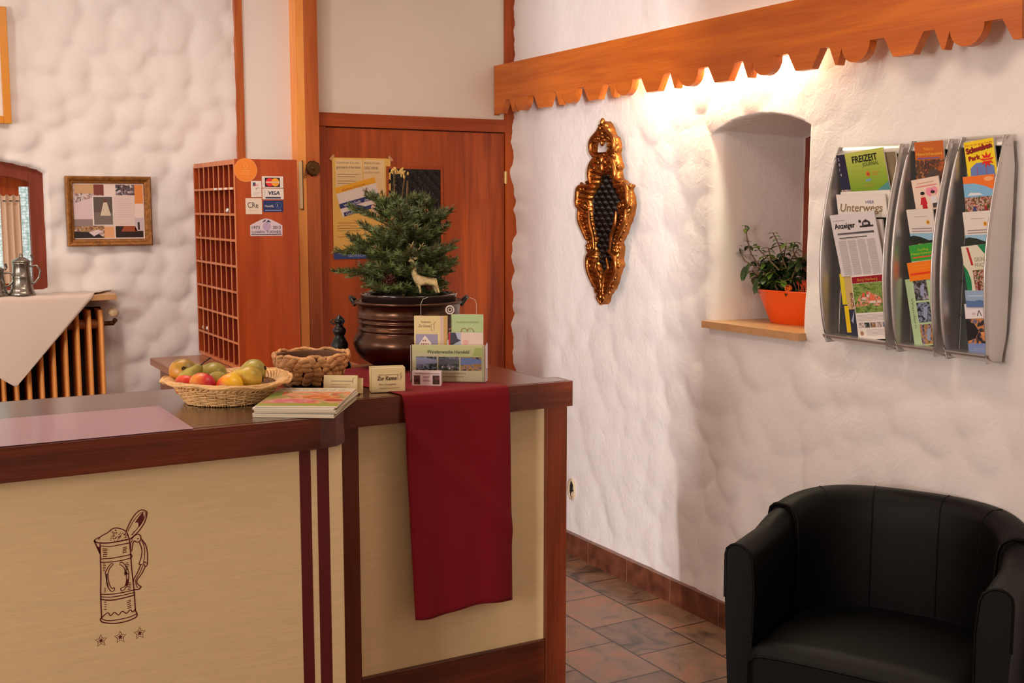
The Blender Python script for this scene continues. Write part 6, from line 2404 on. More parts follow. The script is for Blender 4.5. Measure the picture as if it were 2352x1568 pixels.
VIEW = -BACK
fruit('pear', 'ochre pear with dark calyx facing out, upper left in the willow basket', PEAR, F_PEARO, FP(420, 852, 0.035), BACK * 0.8 + Vector((0, 0, -0.3)) - RIGHT * 0.3, 0.98)
pst = [FP(458, 842, -0.02), FP(468, 832, -0.02), FP(484, 821, -0.02)]
fruit('pear', 'slim green pear with a long dark stalk pointing up to the right', PEAR, F_PEARG, FP(434, 874, -0.015), FP(456, 846, -0.02) - FP(430, 880, -0.015), 0.88, pst)
fruit('pear', 'long green pear lying behind the red apples in the willow basket', PEAR, F_PEARG, FP(492, 862, 0.055), -RIGHT * 1 + BACK * 0.3 + Vector((0, 0, 0.1)), 0.98)
fruit('pear', 'yellow pear lying on its side at the right of the willow basket', PEAR, F_PEAR, FP(572, 870, -0.02), -RIGHT + Vector((0, 0, 0.06)) - BACK * 0.25, 1.0)
fruit('pear', 'green pear perched highest at the right rear of the willow basket', PEAR, F_PEARG, FP(584, 852, 0.055), -RIGHT * 1.0 + Vector((0, 0, -0.30)) + BACK * 0.1, 0.92)
fruit('apple', 'orange red apple at the left front of the willow basket', APPLE, F_ORA, FP(430, 882, -0.030), Vector((0.2, 0.1, 1)), 0.92)
fruit('apple', 'crimson apple at the middle front of the willow basket', APPLE, F_RED, FP(466, 882, -0.070), Vector((0.4, 0.5, 0.6)), 0.92)
fruit('apple', 'golden yellow apple blushed orange at the right front of the basket', APPLE, F_YEL, FP(526, 884, -0.068), Vector((-0.3, 0.6, 0.7)), 0.94)
fruit('pear', 'partly hidden green brown pear wedged between crimson and golden apples', PEAR, F_PEARG, FP(500, 880, -0.010), Vector((-0.4, -0.5, 0.3)), 0.88)

# ------------------------------------------------------------------ key cabinet on the rear desk
KX0, KX1, KY0, KY1, KZ0, KZ1 = 1.250, 1.495, 4.318, 4.924, 0.990, 1.776
dk = thing('rear_desk', 'low brown desk behind the counter carrying the key cabinet', 'desk', (1.40, 4.5, 0))
MB().box(1.035, 1.72, 4.16, 4.88, 0.955, 0.985, wood('desk_top_wood', lin(150, 92, 64), lin(196, 138, 104), 'Y', 1.0, 0.3)).build('desk_top', dk, bevel=0.003)
MB().box(1.07, 1.70, 4.20, 4.86, 0.0, 0.9545, wood('desk_front_wood', lin(128, 66, 40), lin(164, 92, 56), 'Z', 1.0, 0.4)).build('carcass', dk, bevel=0.002)

kc = thing('key_cabinet', 'tall reddish wooden pigeonhole cabinet for keys standing on the rear desk', 'key cabinet', (1.37, 4.62, 0.986))
MB().box(KX0 + 0.002, KX1, KY0, KY0 + 0.012, KZ0 - 0.003, KZ1 + 0.012, M_CAB).build('side_panel', kc, bevel=0.0015)
MB().box(KX0, KX1, KY1 - 0.010, KY1, KZ0 - 0.003, KZ1 + 0.0, M_CAB).build('side_panel', kc, bevel=0.0015)
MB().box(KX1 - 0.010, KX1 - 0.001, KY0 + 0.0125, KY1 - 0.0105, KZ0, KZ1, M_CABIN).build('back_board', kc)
MB().box(KX0, KX1 - 0.0105, KY0 + 0.0125, KY1 - 0.0105, KZ1 - 0.008, KZ1 + 0.010, M_CABX).build('top_board', kc)
MB().box(KX0, KX1 - 0.0105, KY0 + 0.0125, KY1 - 0.0105, KZ0 - 0.003, KZ0 + 0.010, M_CABX).build('bottom_board', kc)
ph = (KZ1 - KZ0) / 8
pw = (KY1 - KY0 - 0.02) / 8
for j in range(1, 8):
    zz = KZ0 + ph * j
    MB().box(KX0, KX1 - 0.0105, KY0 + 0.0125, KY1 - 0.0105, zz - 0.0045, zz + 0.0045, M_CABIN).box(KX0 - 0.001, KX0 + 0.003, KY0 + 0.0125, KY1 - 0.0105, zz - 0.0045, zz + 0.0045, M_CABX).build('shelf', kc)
for i in range(1, 8):
    yy = KY0 + 0.01 + pw * i
    mb = MB()
    for j in range(8):
        za, zb_ = KZ0 + ph * j + (0.0101 if j == 0 else 0.0046), KZ0 + ph * (j + 1) - (0.0081 if j == 7 else 0.0046)
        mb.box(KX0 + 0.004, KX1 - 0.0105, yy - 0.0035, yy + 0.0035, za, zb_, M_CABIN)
        mb.box(KX0 + 0.001, KX0 + 0.004, yy - 0.0035, yy + 0.0035, za, zb_, M_CABX)
    mb.build('divider', kc)
MB().box(KX0 - 0.001, KX0 + 0.0015, KY0, KY0 + 0.0125, KZ0 - 0.003, KZ1 + 0.010, M_CABX).build('front_edge', kc)
mb = MB()
for i in range(4):
    yy = KY0 + 0.012 + pw * (i + 0.5)
    mb.box(KX0 - 0.0018, KX0 - 0.0011, yy - 0.020, yy + 0.020, KZ0 + 7 * ph - 0.004, KZ0 + 7 * ph + 0.004, M_PAPER)
mb.build('number_label', kc)
fobm = mat('silver_fob', lin(220, 210, 200), 0.25, 0.6)
spots = (('silver key fob in the second row of pigeonholes', 1.8, 6), ('silver key fob in the third row at the far end', 7.3, 5), ('silver key fob in the middle far pigeonhole', 7.2, 4),
         ('silver key fob low down at the far end of the cabinet', 7.35, 1), ('silver key fob beside another low in the cabinet', 6.55, 1))
for lb, ci, rj in spots:
    yy = KY0 + 0.012 + pw * (ci + 0.1)
    zz = KZ0 + ph * rj + (0.0055 if rj else 0.0105)
    c = Vector((KX0 + 0.014, yy, zz))
    mb = MB()
    mb.lathe([(0.0, 0.0), (0.008, 0.001), (0.010, 0.008), (0.008, 0.016), (0.003, 0.019), (0.0, 0.020)], fobm, 12, Matrix.Translation(c))
    mb.tube([c + Vector((0, 0, 0.019)), c + Vector((0.008, 0, 0.024)), c + Vector((0.02, 0.003, 0.004))], 0.0012, M_BRASS, 5)
    tag(mb.build('key_fob', origin=c), lb, 'key fob', 'key fobs in the cabinet')

# stickers on the cabinet flank
kf = fr_back(0, 0, KY0 - 0.0002)


def SP(px_, py_):
    p = PY(px_, py_, KY0)
    return p.x, p.z


def sticker(name, label, x0, y0, x1, y1, paint, body=M_PAPER, shape=None):
    a, b = SP(x0, y1), SP(x1, y0)
    f = fr_back(a[0], a[1], KY0 - 0.0008)
    w_, h = b[0] - a[0], b[1] - a[1]
    mb = MB()
    if shape is None:
        mb.fbox(f, 0, w_, 0, h, -0.0006, 0, body)
    else:
        mb.prism([f.p(x * w_, y * h, -0.0006) for x, y in shape], f.n * 0.0006, body)
    paint(mb, f, w_, h)
    o = mb.build(name, origin=f.p(w_ / 2, 0, 0), normals=False)
    tag(o, label, 'sticker', 'stickers on the key cabinet')


ring24 = [(0.5 + 0.5 * math.cos(2 * math.pi * i / 36), 0.5 + 0.5 * math.sin(2 * math.pi * i / 36)) for i in range(36)]


def p_round(mb, f, w_, h):
    mb.disc(f, w_ / 2, h / 2, w_ / 2, ink(232, 140, 66), 1, n=36)
    mb.disc(f, w_ / 2, h / 2, w_ * 0.44, ink(236, 132, 44), 2, n=36)
    mb.stroke(f, [(w_ * (0.5 + 0.07 * math.cos(t)), h * (0.66 + 0.11 * math.sin(t))) for t in [k * 0.4488 for k in range(14)]], 0.002, ink(246, 168, 90), 3, True)
    mb.lines(f, w_ * 0.32, w_ * 0.7, [h * 0.47, h * 0.40, h * 0.33], ink(244, 162, 84), 0.0012, 3, 1, 0.1)


sticker('sticker', 'round orange sticker at the top of the cabinet flank', 538, 364, 590, 417, p_round, ink(232, 140, 66), ring24)


def p_mc(mb, f, w_, h):
    mb.rect(f, 0, w_, 0, h, ink(226, 214, 206))
    mb.rect(f, w_ * 0.13, w_ * 0.84, h * 0.08, h * 0.88, ink(40, 26, 30), 2)
    mb.disc(f, w_ * 0.36, h * 0.48, h * 0.36, ink(226, 36, 46), 3)
    mb.disc(f, w_ * 0.62, h * 0.48, h * 0.36, ink(240, 160, 40), 3.5)
    mb.rect(f, w_ * 0.17, w_ * 0.81, h * 0.41, h * 0.56, ink(236, 170, 120), 4)
    mb.text(f, 'MasterCard', w_ * 0.18, h * 0.42, M_PAPER, h=h * 0.13, w=w_ * 0.62, k=5)


sticker('sticker', 'white card sticker with overlapping red and orange discs', 602, 405, 650, 431, p_mc)


def p_visa(mb, f, w_, h):
    mb.rect(f, 0, w_, 0, h, ink(228, 216, 206))
    mb.rect(f, w_ * 0.14, w_ * 0.86, h * 0.08, h * 0.22, ink(44, 44, 84), 2)
    mb.text(f, 'VISA', w_ * 0.24, h * 0.42, ink(40, 40, 76), h=h * 0.36, w=w_ * 0.56, shear=0.18)
    mb.text(f, 'VISA', w_ * 0.255, h * 0.42, ink(40, 40, 76), h=h * 0.36, w=w_ * 0.56, shear=0.18, k=3.6)
    mb.stroke(f, [(w_ * 0.12, h * 0.1), (w_ * 0.12, h * 0.9)], 0.0008, ink(90, 90, 120), 2)


sticker('sticker', 'white card sticker with blue capitals and blue foot band', 603, 433, 651, 457.5, p_visa)


def p_ec(mb, f, w_, h):
    mb.rect(f, 0, w_, 0, h, ink(230, 216, 206))
    mb.rect(f, w_ * 0.18, w_ * 0.44, h * 0.68, h * 0.9, ink(50, 60, 90), 2)
    mb.text(f, 'ec', w_ * 0.3, h * 0.68, ink(220, 60, 90), h=h * 0.2, w=w_ * 0.4, k=3)
    mb.stroke(f, [(w_ * 0.42, h * 0.55), (w_ * 0.75, h * 0.57)], 0.0016, ink(90, 80, 90), 3)
    mb.stroke(f, [(w_ * 0.48, h * 0.54), (w_ * 0.52, h * 0.42)], 0.0016, ink(226, 90, 120), 3)
    mb.lines(f, w_ * 0.2, w_ * 0.85, [h * 0.3, h * 0.22, h * 0.14], ink(190, 180, 176), 0.0007, 2, 1, 0.1)


sticker('sticker', 'small upright white debit sticker left of the blue capitals', 577, 415.5, 600, 452.5, p_ec)


def p_crc(mb, f, w_, h):
    mb.rect(f, 0, w_, 0, h, ink(226, 208, 186))
    mb.text(f, 'CRe', w_ * 0.14, h * 0.40, ink(70, 56, 60), h=h * 0.36, w=w_ * 0.64, shear=-0.1)
    mb.lines(f, w_ * 0.2, w_ * 0.75, [h * 0.24], ink(190, 176, 160), 0.0008)


sticker('sticker', 'square cream sticker with grey monogram', 564.5, 455, 601, 492, p_crc)


def p_hotel(mb, f, w_, h):
    mb.rect(f, 0, w_, 0, h, ink(34, 50, 104))
    mb.text(f, 'HotelSL', w_ * 0.08, h * 0.42, M_PAPER, h=h * 0.2, w=w_ * 0.45)
    mb.lines(f, w_ * 0.08, w_ * 0.9, [h * 0.14], ink(150, 160, 200), 0.0016, 2, 1, 0)
    mb.disc(f, w_ * 0.75, h * 0.58, h * 0.28, ink(96, 116, 166), 2)
    mb.disc(f, w_ * 0.75, h * 0.58, h * 0.24, ink(34, 50, 104), 3)
    mb.text(f, '1', w_ * 0.71, h * 0.44, M_PAPER, h=h * 0.28, k=4)


sticker('sticker', 'dark blue sticker with white lettering and a ringed numeral', 605, 460.5, 650, 486.5, p_hotel, ink(34, 50, 104))


def p_jub(mb, f, w_, h):
    mb.text(f, '1973', w_ * 0.05, h * 0.40, ink(56, 50, 80), h=h * 0.18, w=w_ * 0.24)
    mb.text(f, '2013', w_ * 0.70, h * 0.40, ink(56, 50, 80), h=h * 0.18, w=w_ * 0.24)
    mb.text(f, 'LUWEN TUDHEIS', w_ * 0.05, h * 0.16, ink(56, 50, 80), h=h * 0.15, w=w_ * 0.9)
    mb.disc(f, w_ * 0.51, h * 0.54, h * 0.24, ink(186, 160, 190), 1)
    mb.poly(f, [(w_ * 0.36, h * 0.76), (w_ * 0.44, h * 0.9), (w_ * 0.5, h * 0.95), (w_ * 0.47, h * 0.84)], ink(60, 60, 90), 3)
    mb.poly(f, [(w_ * 0.50, h * 0.78), (w_ * 0.56, h * 0.92), (w_ * 0.65, h * 0.78)], ink(60, 60, 90), 3)
    mb.rect(f, w_ * 0.03, w_ * 0.97, h * 0.07, h * 0.11, ink(50, 44, 70), 2)


sticker('sticker', 'pale lilac jubilee sticker with an arched top', 575, 501, 648, 542, p_jub, ink(216, 198, 204), [(0, 0), (1, 0), (1, 0.6), (0.82, 0.78), (0.65, 0.93), (0.5, 1.0), (0.36, 0.94), (0.2, 0.8), (0, 0.62)])

# ------------------------------------------------------------------ pictures on the back wall
pf_ = thing('picture_frame', 'old gold framed collage of dining photos on the plaster wall', 'picture', (0.908, 4.96, 1.45))
px0, px1, pz0, pz1 = 0.742, 1.077, 1.449, 1.732
fw = fr_back(px0, pz0, 4.952)
W_, H_ = px1 - px0, pz1 - pz0
mb = MB()
prof_f = [(0.0, 0.0), (0.0, 0.016), (0.006, 0.022), (0.014, 0.020), (0.019, 0.013), (0.026, 0.011), (0.029, 0.004)]
P = []
for (d_, n_) in prof_f:
    P.append([fw.p(d_, d_, n_), fw.p(W_ - d_, d_, n_), fw.p(W_ - d_, H_ - d_, n_), fw.p(d_, H_ - d_, n_), fw.p(d_, d_, n_)])
for i in range(len(P) - 1):
    for j in range(4):
        mb.add([P[i][j], P[i][j + 1], P[i + 1][j + 1], P[i + 1][j]], [(0, 1, 2, 3)], M_OLDGOLD)
mb.build('frame', pf_)
MB().fbox(fw, 0.001, W_ - 0.001, 0.001, H_ - 0.001, -0.02, -0.0002, M_OAKZ).build('backing', pf_)
mb = MB()
g = 0.029
iw, ih = W_ - 2 * g, H_ - 2 * g
fi = Fr(fw.p(g, g, 0.002), fw.u, fw.v)
R_pic = lambda x0, y0, x1, y1, m, k: mb.rect(fi, iw * x0, iw * x1, ih * (1 - y1), ih * (1 - y0), m, k)
R_pic(0, 0, 1, 1, ink(236, 214, 204), 1)
R_pic(0.0, 0.02, 0.43, 0.36, PH_WED, 2)
R_pic(0.02, 0.02, 0.30, 0.18, ink(206, 166, 120), 3)
R_pic(0.29, 0.02, 0.43, 0.21, ink(126, 60, 50), 4)
R_pic(0.60, 0.02, 0.88, 0.21, photo('print_bw_table', [(210, 196, 206), (40, 30, 36), (130, 110, 116), (220, 206, 206)], 55), 2)
R_pic(0.87, 0.02, 0.99, 0.36, ink(226, 140, 70), 3)
mb.poly(fi, [(0, ih * 0.36), (0, ih * 0.64), (iw * 0.25, ih * 0.74), (iw * 0.37, ih * 0.72), (iw * 0.4, ih * 0.62), (iw * 0.3, ih * 0.36)], ink(222, 200, 204), 4)
R_pic(0.0, 0.64, 0.42, 0.98, PH_ROOM, 2)
R_pic(0.0, 0.64, 0.26, 0.77, ink(150, 132, 126), 4)
mb.poly(fi, [(iw * 0.2, ih * 0.12), (iw * 0.27, ih * 0.05), (iw * 0.40, ih * 0.14), (iw * 0.32, ih * 0.17)], ink(226, 206, 206), 5)
mb.poly(fi, [(0, 0.02 * ih), (iw * 0.42, 0.02 * ih), (iw * 0.3, ih * 0.12), (0, ih * 0.14)], ink(44, 36, 36), 4)
R_pic(0.58, 0.77, 0.98, 0.98, ink(46, 30, 26), 2)
mb.poly(fi, [(iw * 0.66, ih * 0.13), (iw * 0.90, ih * 0.13), (iw * 0.86, ih * 0.23), (iw * 0.70, ih * 0.23)], ink(160, 80, 50), 3)
R_pic(0.42, 0.78, 0.56, 0.98, ink(230, 170, 120), 2)
R_pic(0.86, 0.62, 0.99, 0.86, ink(206, 190, 196), 3)
R_pic(0.90, 0.70, 0.93, 0.84, ink(60, 40, 46), 4)
R_pic(0.54, 0.22, 0.86, 0.74, ink(224, 204, 196), 5)
mb.lines(fi, iw * 0.60, iw * 0.84, [ih * (0.72 - 0.04 * i) for i in range(9)], ink(204, 182, 176), 0.0005, 6, 2, 0.15)
R_pic(0.26, 0.22, 0.56, 0.76, ink(236, 220, 214), 6)
R_pic(0.28, 0.24, 0.545, 0.74, ink(96, 82, 78), 7)
R_pic(0.28, 0.52, 0.545, 0.74, ink(120, 108, 102), 8)
mb.poly(fi, [(iw * 0.37, ih * 0.42), (iw * 0.52, ih * 0.42), (iw * 0.47, ih * 0.66), (iw * 0.42, ih * 0.66)], ink(214, 200, 176), 9)
mb.disc(fi, iw * 0.445, ih * 0.69, iw * 0.022, ink(120, 60, 50), 10)
mb.build('collage', pf_, normals=False)

yf = thing('picture_frame', 'ochre yellow picture frame cut by the left edge, high on the plaster wall', 'picture', (0.30, 4.95, 1.93))
fy = fr_back(-0.02, 1.931, 4.948)
W_, H_ = 0.575, 0.443
mb = MB()
for (x0, x1, y0, y1) in ((0, 0.028, 0, H_), (W_ - 0.028, W_, 0, H_), (0.028, W_ - 0.028, 0, 0.028), (0.028, W_ - 0.028, H_ - 0.028, H_)):
    mb.fbox(fy, x0, x1, y0, y1, -0.012, 0.016, M_YFRAME)
mb.build('frame', yf, bevel=0.002)
MB().fbox(fy, 0.028, W_ - 0.028, 0.028, H_ - 0.028, -0.010, 0.004, M_PAPER).build('mount', yf)

# ------------------------------------------------------------------ arched window with curtain
wn = thing('window_1', 'arched red brown window with textured panes behind the tankards', 'window', (0.1, 5.03, 1.27))
wn['kind'] = 'structure'


def arch_z(x, lift=0.0):
    return 1.742 + 0.105 * math.sqrt(max(0, 1 - ((x - 0.08) / 0.62) ** 2)) - 0.030 + lift


FXR = 0.668
mb = MB()
Y0, Y1 = 5.015, 5.06
N = 30
xs_o = [-0.42 + (FXR + 0.42) * i / N for i in range(N + 1)]
P = []
for x in xs_o:
    zo = arch_z(x)
    P.append([Vector((x, Y0, zo - 0.055)), Vector((x, Y0, zo + 0.012)), Vector((x, Y1, zo + 0.012)), Vector((x, Y1, zo - 0.055)), Vector((x, Y0, zo - 0.055))])
mb.grid(P, M_REDWOOD, False)
mb.box(FXR - 0.052, FXR, Y0 - 0.004, Y1, 1.273, arch_z(FXR - 0.03) - 0.01, M_REDWOOD)
mb.box(-0.42, -0.36, Y0, Y1, 1.273, 1.75, M_REDWOOD)
mb.box(-0.42, FXR, Y0, Y1, 1.273, 1.292, M_REDWOOD)
mb.build('frame', wn)


def pane_mat():
    m = bpy.data.materials.new('bullseye_glass')
    m.use_nodes = True
    nt = m.node_tree
    b = nt.nodes['Principled BSDF']
    tc = nt.nodes.new('ShaderNodeTexCoord')
    mp = nt.nodes.new('ShaderNodeMapping')
    mp.inputs['Scale'].default_value = (60, 60, 90)
    vo = nt.nodes.new('ShaderNodeTexVoronoi')
    vo.inputs['Scale'].default_value = 1
    vo.inputs['Randomness'].default_value = 0.5
    r = nt.nodes.new('ShaderNodeValToRGB')
    e = r.color_ramp.elements
    e[0].position, e[0].color = 0.15, (0.95, 1.0, 0.98, 1)
    e[1].position, e[1].color = 0.75, lin(128, 168, 156)
    nt.links.new(tc.outputs['Object'], mp.inputs['Vector'])
    nt.links.new(mp.outputs['Vector'], vo.inputs['Vector'])
    nt.links.new(vo.outputs['Distance'], r.inputs['Fac'])
    nt.links.new(r.outputs['Color'], b.inputs['Emission Color'])
    b.inputs['Emission Strength'].default_value = 0.85
    b.inputs['Base Color'].default_value = (0.3, 0.35, 0.34, 1)
    b.inputs['Roughness'].default_value = 0.15
    return m


MB().box(-0.40, 0.64, 5.098, 5.102, 1.28, 1.86, pane_mat()).build('glass', wn)
struct(MB().box(-0.45, 0.70, 5.104, 5.12, 1.25, 1.9, M_REDWOOD).build('trim_8'))
MB().box(0.515, 0.585, 5.085, 5.096, 1.28, 1.85, M_DOOR).build('mullion', wn)
MB().box(0.515, 0.640, 5.083, 5.0965, 1.690, 1.86, M_DOOR).build('upper_panel', wn)
ct = MB()
P = []
cx0, cx1 = 0.513, 0.588
for i in range(2):
    P.append([Vector((cx0 + (cx1 - cx0) * j / 40, 5.070 + 0.008 * math.sin(j / 40 * 6 * math.pi), (1.655 + 0.004 * math.cos(j / 40 * 6 * math.pi)) if i == 0 else 1.30)) for j in range(41)])
ct.grid(P, mat('cream_curtain', lin(216, 186, 160), 0.8))
for j in range(3):
    x = cx0 + 0.014 + 0.024 * j
    ct.tube([(x - 0.007, 5.060, 1.632), (x + 0.005, 5.058, 1.632)], 0.0026, M_IRON, 6)
o = ct.build('curtain', origin=(0.55, 5.07, 1.30), normals=False)
tag(o, 'narrow cream eyelet curtain hanging inside the arched window', 'curtain')

# window shelf, cloth, tankards, radiator
sh = MB()
sh.box(-0.5, 0.897, 4.80, 5.0, 1.238, 1.262, M_SILL)
tag(sh.build('window_shelf', origin=(0.2, 4.9, 1.238), bevel=0.002), 'pale wooden shelf above the radiator, under the white cloth', 'shelf')
cl = MB()
# cloth laid corner-wise: flat on the shelf, front corner hanging
zc = 1.2640
FYc = 4.796
xa, xb, xt, zt = 0.10, 0.815, 0.507, 0.915
P = []
NXc = 44
for i in range(8):
    t = i / 7
    row = []
    for j in range(NXc + 1):
        s_ = j / NXc
        x = 0.02 + (0.905 - 0.02) * s_ - (0.09 * (1 - abs(2 * t - 1)) * 0 + 0.09 * t) * s_
        y = 4.962 - (4.962 - 4.80) * t
        if s_ > 0.98:
            x += 0.004 * math.sin(t * 12)
        row.append(Vector((x, y, zc + 0.0018 * math.sin(x * 60) * math.sin(t * 5) * s_ + 0.004 * max(0, s_ - 0.93) / 0.07)))
    P.append(row)
NV = 26
for i in range(1, NV + 1):
    t = i / NV
    row = []
    for j in range(NXc + 1):
        s_ = j / NXc
        xl = 0.02 + (xt - 0.001 - 0.02) * t
        xr = 0.815 + (xt + 0.001 - 0.815) * t
        x = xl + (xr - xl) * s_
        row.append(Vector((x, FYc - 0.003 * math.sin(x * 26) * t, zc - 0.0005 - t * (zc - zt))))
    P.append(row)
cl.grid(P, M_CLOTH)
tag(cl.build('shelf_cloth', origin=(0.5, 4.9, 1.263), solid=0.0012, normals=False), 'white cloth with a pointed corner hanging over the radiator', 'cloth')


def tankard(c, hgt, r, label, handle_ang):
    t = thing('tankard', label, 'tankard', c, 'pewter tankards on the window shelf')
    M4 = Matrix.Translation(c) @ Matrix.Diagonal((r / 0.04, r / 0.04, hgt / 0.16, 1))
    MB().lathe([(0.0, 0), (0.044, 0), (0.046, 0.004), (0.043, 0.012), (0.039, 0.020), (0.040, 0.024), (0.037, 0.028), (0.033, 0.07), (0.034, 0.073), (0.032, 0.076), (0.029, 0.118), (0.031, 0.122), (0.031, 0.128), (0.0, 0.128)], M_PEWTER, 40, M4).build('body', t)
    MB().lathe([(0.0, 0.1285), (0.032, 0.1285), (0.032, 0.132), (0.026, 0.138), (0.012, 0.146), (0.006, 0.150), (0.007, 0.156), (0.003, 0.162), (0.0, 0.163)], M_PEWTER, 32, M4).build('lid', t)
    e = Vector((math.cos(handle_ang), math.sin(handle_ang), 0))
    mb = MB()
    k = hgt / 0.16
    kr = r / 0.04
    mb.tube([c + e * 0.030 * kr + Vector((0, 0, 0.112 * k)), c + e * 0.052 * kr + Vector((0, 0, 0.115 * k)), c + e * 0.064 * kr + Vector((0, 0, 0.095 * k)), c + e * 0.060 * kr + Vector((0, 0, 0.070 * k)), c + e * 0.044 * kr + Vector((0, 0, 0.048 * k)), c + e * 0.034 * kr + Vector((0, 0, 0.046 * k))], 0.0042, M_PEWTER, 8)
    mb.tube([c + e * 0.034 * kr + Vector((0, 0, 0.128 * k)), c + e * 0.040 * kr + Vector((0, 0, 0.140 * k)), c + e * 0.036 * kr + Vector((0, 0, 0.158 * k))], [0.004, 0.004, 0.006], M_PEWTER, 8)
    mb.build('handle', t)


tankard(Vector((0.553, 4.845, 1.2668)), 0.160, 0.043, 'taller pewter tankard with lid standing on the white shelf cloth', -0.3)
tankard(Vector((0.458, 4.848, 1.2668)), 0.125, 0.042, 'shorter pewter tankard at the left edge on the white shelf cloth', -0.2)

ra = thing('radiator', 'orange ribbed column radiator below the white cloth', 'radiator', (0.4, 4.90, 0.0))
for i in range(17):
    x = 0.846 - 0.0468 * i + 0.0
    mb = MB()
    sec = []
    for zz, yy, hw in ((0.12, 4.872, 0.010), (0.14, 4.858, 0.0085), (0.20, 4.852, 0.0080), (1.10, 4.852, 0.0080), (1.165, 4.858, 0.0085), (1.195, 4.872, 0.010)):
        sec.append((zz, yy, hw))
    P = []
    for zz, yy, hw in sec:
        P.append([Vector((x - hw, 4.965, zz)), Vector((x - hw, yy + 0.012, zz)), Vector((x - hw * 0.7, yy + 0.003, zz)), Vector((x, yy, zz)), Vector((x + hw * 0.7, yy + 0.003, zz)), Vector((x + hw, yy + 0.012, zz)), Vector((x + hw, 4.965, zz)), Vector((x - hw, 4.965, zz))])
    mb.grid(P, M_RAD, True)
    mb.build('rib', ra)
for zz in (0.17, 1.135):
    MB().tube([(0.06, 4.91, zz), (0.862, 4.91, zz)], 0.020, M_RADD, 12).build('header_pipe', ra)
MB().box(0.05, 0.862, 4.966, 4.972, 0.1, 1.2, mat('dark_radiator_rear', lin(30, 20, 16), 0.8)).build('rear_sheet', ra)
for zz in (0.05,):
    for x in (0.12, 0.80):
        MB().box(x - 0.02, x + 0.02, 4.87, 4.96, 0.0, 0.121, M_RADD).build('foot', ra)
mb = MB()
mb.tube([(0.862, 4.905, 1.135), (0.898, 4.905, 1.135), (0.905, 4.89, 1.150)], 0.010, M_BRASS, 10)
vlv = mb.build('valve', ra)
vc = PY(262, 718, 4.845)
mb = MB()
mb.lathe([(0.0, 0), (0.016, 0), (0.0185, 0.004), (0.0195, 0.03), (0.018, 0.05), (0.012, 0.056), (0.0, 0.056)], mat('thermostat_ivory', lin(206, 180, 140), 0.4), 24, Matrix.Translation(vc + Vector((0, 0, 0))) @ Matrix.Rotation(math.radians(90), 4, 'X') @ Matrix.Translation((0, 0, -0.05)))
mb.build('thermostat_knob', vlv)

# ------------------------------------------------------------------ tub armchair
CP = Vector((2.280, 2.140, 0.0))
cr = Vector((0.445, -0.895, 0)).normalized()     # sitter's left-right, along the front edge (towards the right of the photo)
cb_ = Vector((0.895, 0.445, 0)).normalized()     # towards the back
ch = thing('tub_armchair', 'black leather tub armchair with piped seams, standing against the white wall', 'armchair', CP)


def CH(a, d_, z_):
    return CP + cr * a + cb_ * d_ + Vector((0, 0, z_))


CW, CT, CD = 0.384, 0.082, 0.565
# plan path of the wall's outside: straight arm, rounded back, straight arm
path = []
STR = 0.20
nA = 10
for i in range(nA + 1):
    path.append((-CW, STR * i / nA))
nB = 48
for i in range(1, nB):
    a = math.pi * i / nB
    e = 0.82
    ca, sa = math.cos(a), math.sin(a)
    path.append((-CW * math.copysign(abs(ca) ** e, ca), STR + (CD - STR) * sa ** e))
for i in range(nA + 1):
    path.append((CW, STR - STR * i / nA))
NPATH = len(path)
acc = [0.0]
for p, q in zip(path, path[1:]):
    acc.append(acc[-1] + math.hypot(q[0] - p[0], q[1] - p[1]))


def ch_normal(i):
    p, q = path[max(0, i - 1)], path[min(NPATH - 1, i + 1)]
    dx, dy = q[0] - p[0], q[1] - p[1]
    L = math.hypot(dx, dy)
    return (dy / L, -dx / L)            # pointing inwards


def ch_top(i):
    d_ = path[i][1]
    if d_ <= STR:
        return 0.655 + 0.008 * (d_ / STR)
    s_ = (d_ - STR) / (CD - STR)
    return 0.663 + 0.077 * math.sin(math.pi / 2 * s_) ** 1.1


def shell(i0, i1, grow=0.0, name='shell'):
    mb = MB()
    P = []
    for i in range(i0, i1 + 1):
        x, d_ = path[i]
        nx, ny = ch_normal(i)
        ox, oy = -nx, -ny
        zt_ = ch_top(i) + grow
        rows = []
        t = CT + grow
        out_prof = [(-0.022, 0.07), (-0.012, 0.25), (0.0, 0.50), (0.0, zt_ - 0.030), (-0.004, zt_ - 0.012), (-0.016, zt_ - 0.001), (-0.030, zt_ + 0.004), (-t + 0.036, zt_ + 0.004), (-t + 0.026, zt_ - 0.001), (-t + 0.010, zt_ - 0.012), (-t + 0.001, zt_ - 0.034), (-t - 0.006, zt_ - 0.12), (-t - 0.004, 0.40), (-t, 0.30), (-t, 0.07)]
        for off, zz in out_prof:
            o = off + (grow if off > -0.05 else -grow * 0.5)
            rows.append(CH(x + ox * o, d_ + oy * o, zz))
        P.append(rows)
    mb.grid(P, M_LEATHER)
    mb.add(P[0], [tuple(range(len(P[0])))], M_LEATHER)
    mb.add(P[-1], [tuple(range(len(P[-1])))], M_LEATHER)
    return mb, P


iL = nA + 5
iR = NPATH - 1 - iL
bmL, PL_ = shell(0, iL)
oL = bmL.build('arm', ch)
bmR, PR_ = shell(iR, NPATH - 1)
oR = bmR.build('arm', ch)
bmB, PB_ = shell(iL - 1, iR + 1, 0.007)
oB = bmB.build('backrest', ch)
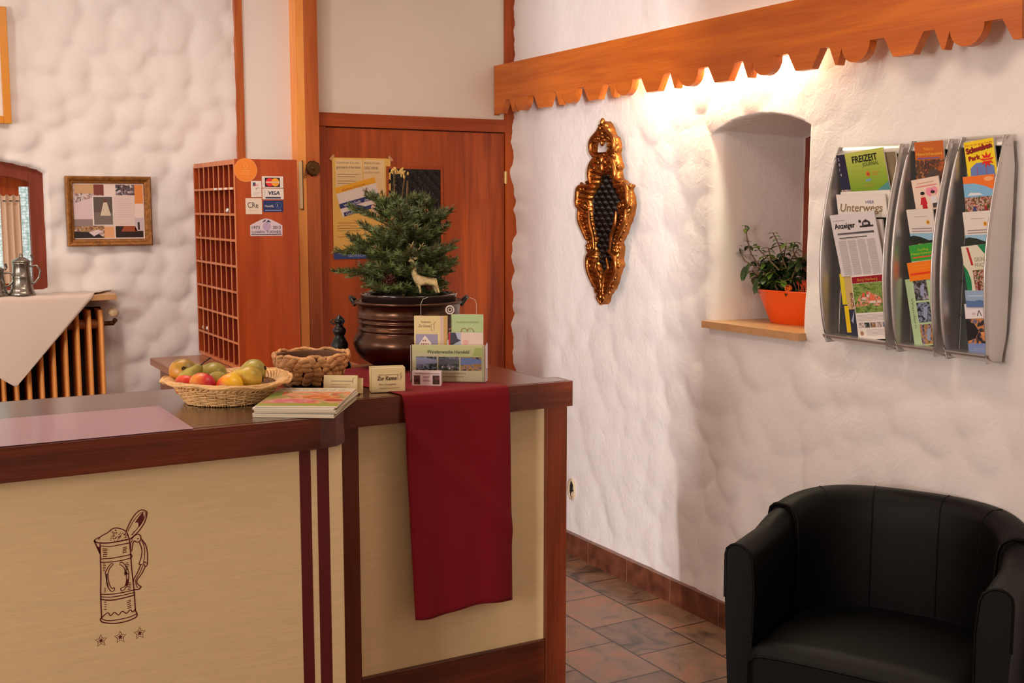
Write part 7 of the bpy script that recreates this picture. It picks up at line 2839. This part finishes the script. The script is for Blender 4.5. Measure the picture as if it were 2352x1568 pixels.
# piping: arm fronts, collar seams, vertical channels of the back
for P_, q_ in ((PL_[0], oL), (PR_[-1], oR)):
    MB().tube(P_[2:13], 0.0042, M_LEATHER2, 6).build('piping', q_)
for P_ in (PB_[0], PB_[-1]):
    MB().tube(P_[1:13], 0.0060, M_LEATHER2, 6).build('piping', oB)
nb_ = len(PB_)
for fr_ in (0.22, 0.405, 0.595, 0.78):
    row = PB_[int(fr_ * (nb_ - 1))]
    MB().tube([p for p in row[6:14]], 0.0022, M_LEATHER2, 6).build('seam', oB)
# seat cushion
mb = MB()
P = []
NS_, NT_ = 28, 24
wi = CW - CT - 0.004


def seat_pt(u, v, top=True):
    a = (u - 0.5) * 2
    d0, d1 = -0.03, CD - CT - 0.010
    dmax = STR + (d1 - STR) * max(0.0, 1 - abs(a) ** 2.6) ** 0.5 if abs(a) < 1 else STR
    d_ = d0 + (dmax - d0) * v
    crown = 0.020 * (1 - abs(a) ** 3) * math.sin(math.pi * min(1, 0.15 + 0.8 * v))
    ez = -0.030 * max(0, 1 - v / 0.10) ** 2 - 0.020 * max(0, (abs(a) - 0.88) / 0.12) ** 2
    return CH(a * wi, d_, 0.385 + crown + ez)


P = [[seat_pt(i / NS_, j / NT_) for i in range(NS_ + 1)] for j in range(NT_ + 1)]
mb.grid(P, M_LEATHER)
rim = [P[0][i] for i in range(NS_ + 1)] + [P[j][NS_] for j in range(1, NT_ + 1)] + [P[NT_][i] for i in range(NS_ - 1, -1, -1)] + [P[j][0] for j in range(NT_ - 1, 0, -1)]
lowr = [Vector((p.x, p.y, 0.262)) for p in rim]
k = len(rim)
mb.add(rim + lowr, [(i, (i + 1) % k, k + (i + 1) % k, k + i) for i in range(k)], M_LEATHER, True)
mb.add(lowr, [tuple(range(k))], M_LEATHER)
oS = mb.build('seat_cushion', ch)
mb = MB()
mb.tube([P[0][i] + Vector((0, 0, 0.0)) for i in range(NS_ + 1)], 0.004, M_LEATHER2, 6)
mb.build('piping', oS)
mb = MB()
mb.prism([CH(a, d_, 0.07) for a, d_ in ((-wi, 0.0), (wi, 0.0), (wi, 0.34), (0, 0.45), (-wi, 0.34))], (0, 0, 0.190), M_LEATHER)
mb.build('seat_base', ch, bevel=0.006)
for a, d_ in ((-0.32, 0.05), (0.32, 0.05), (-0.2, 0.44), (0.2, 0.44)):
    MB().lathe([(0.0, 0.0), (0.016, 0.0), (0.022, 0.071), (0.0, 0.071)], M_OAKZ, 16, Matrix.Translation(CH(a, d_, 0))).build('foot', ch)
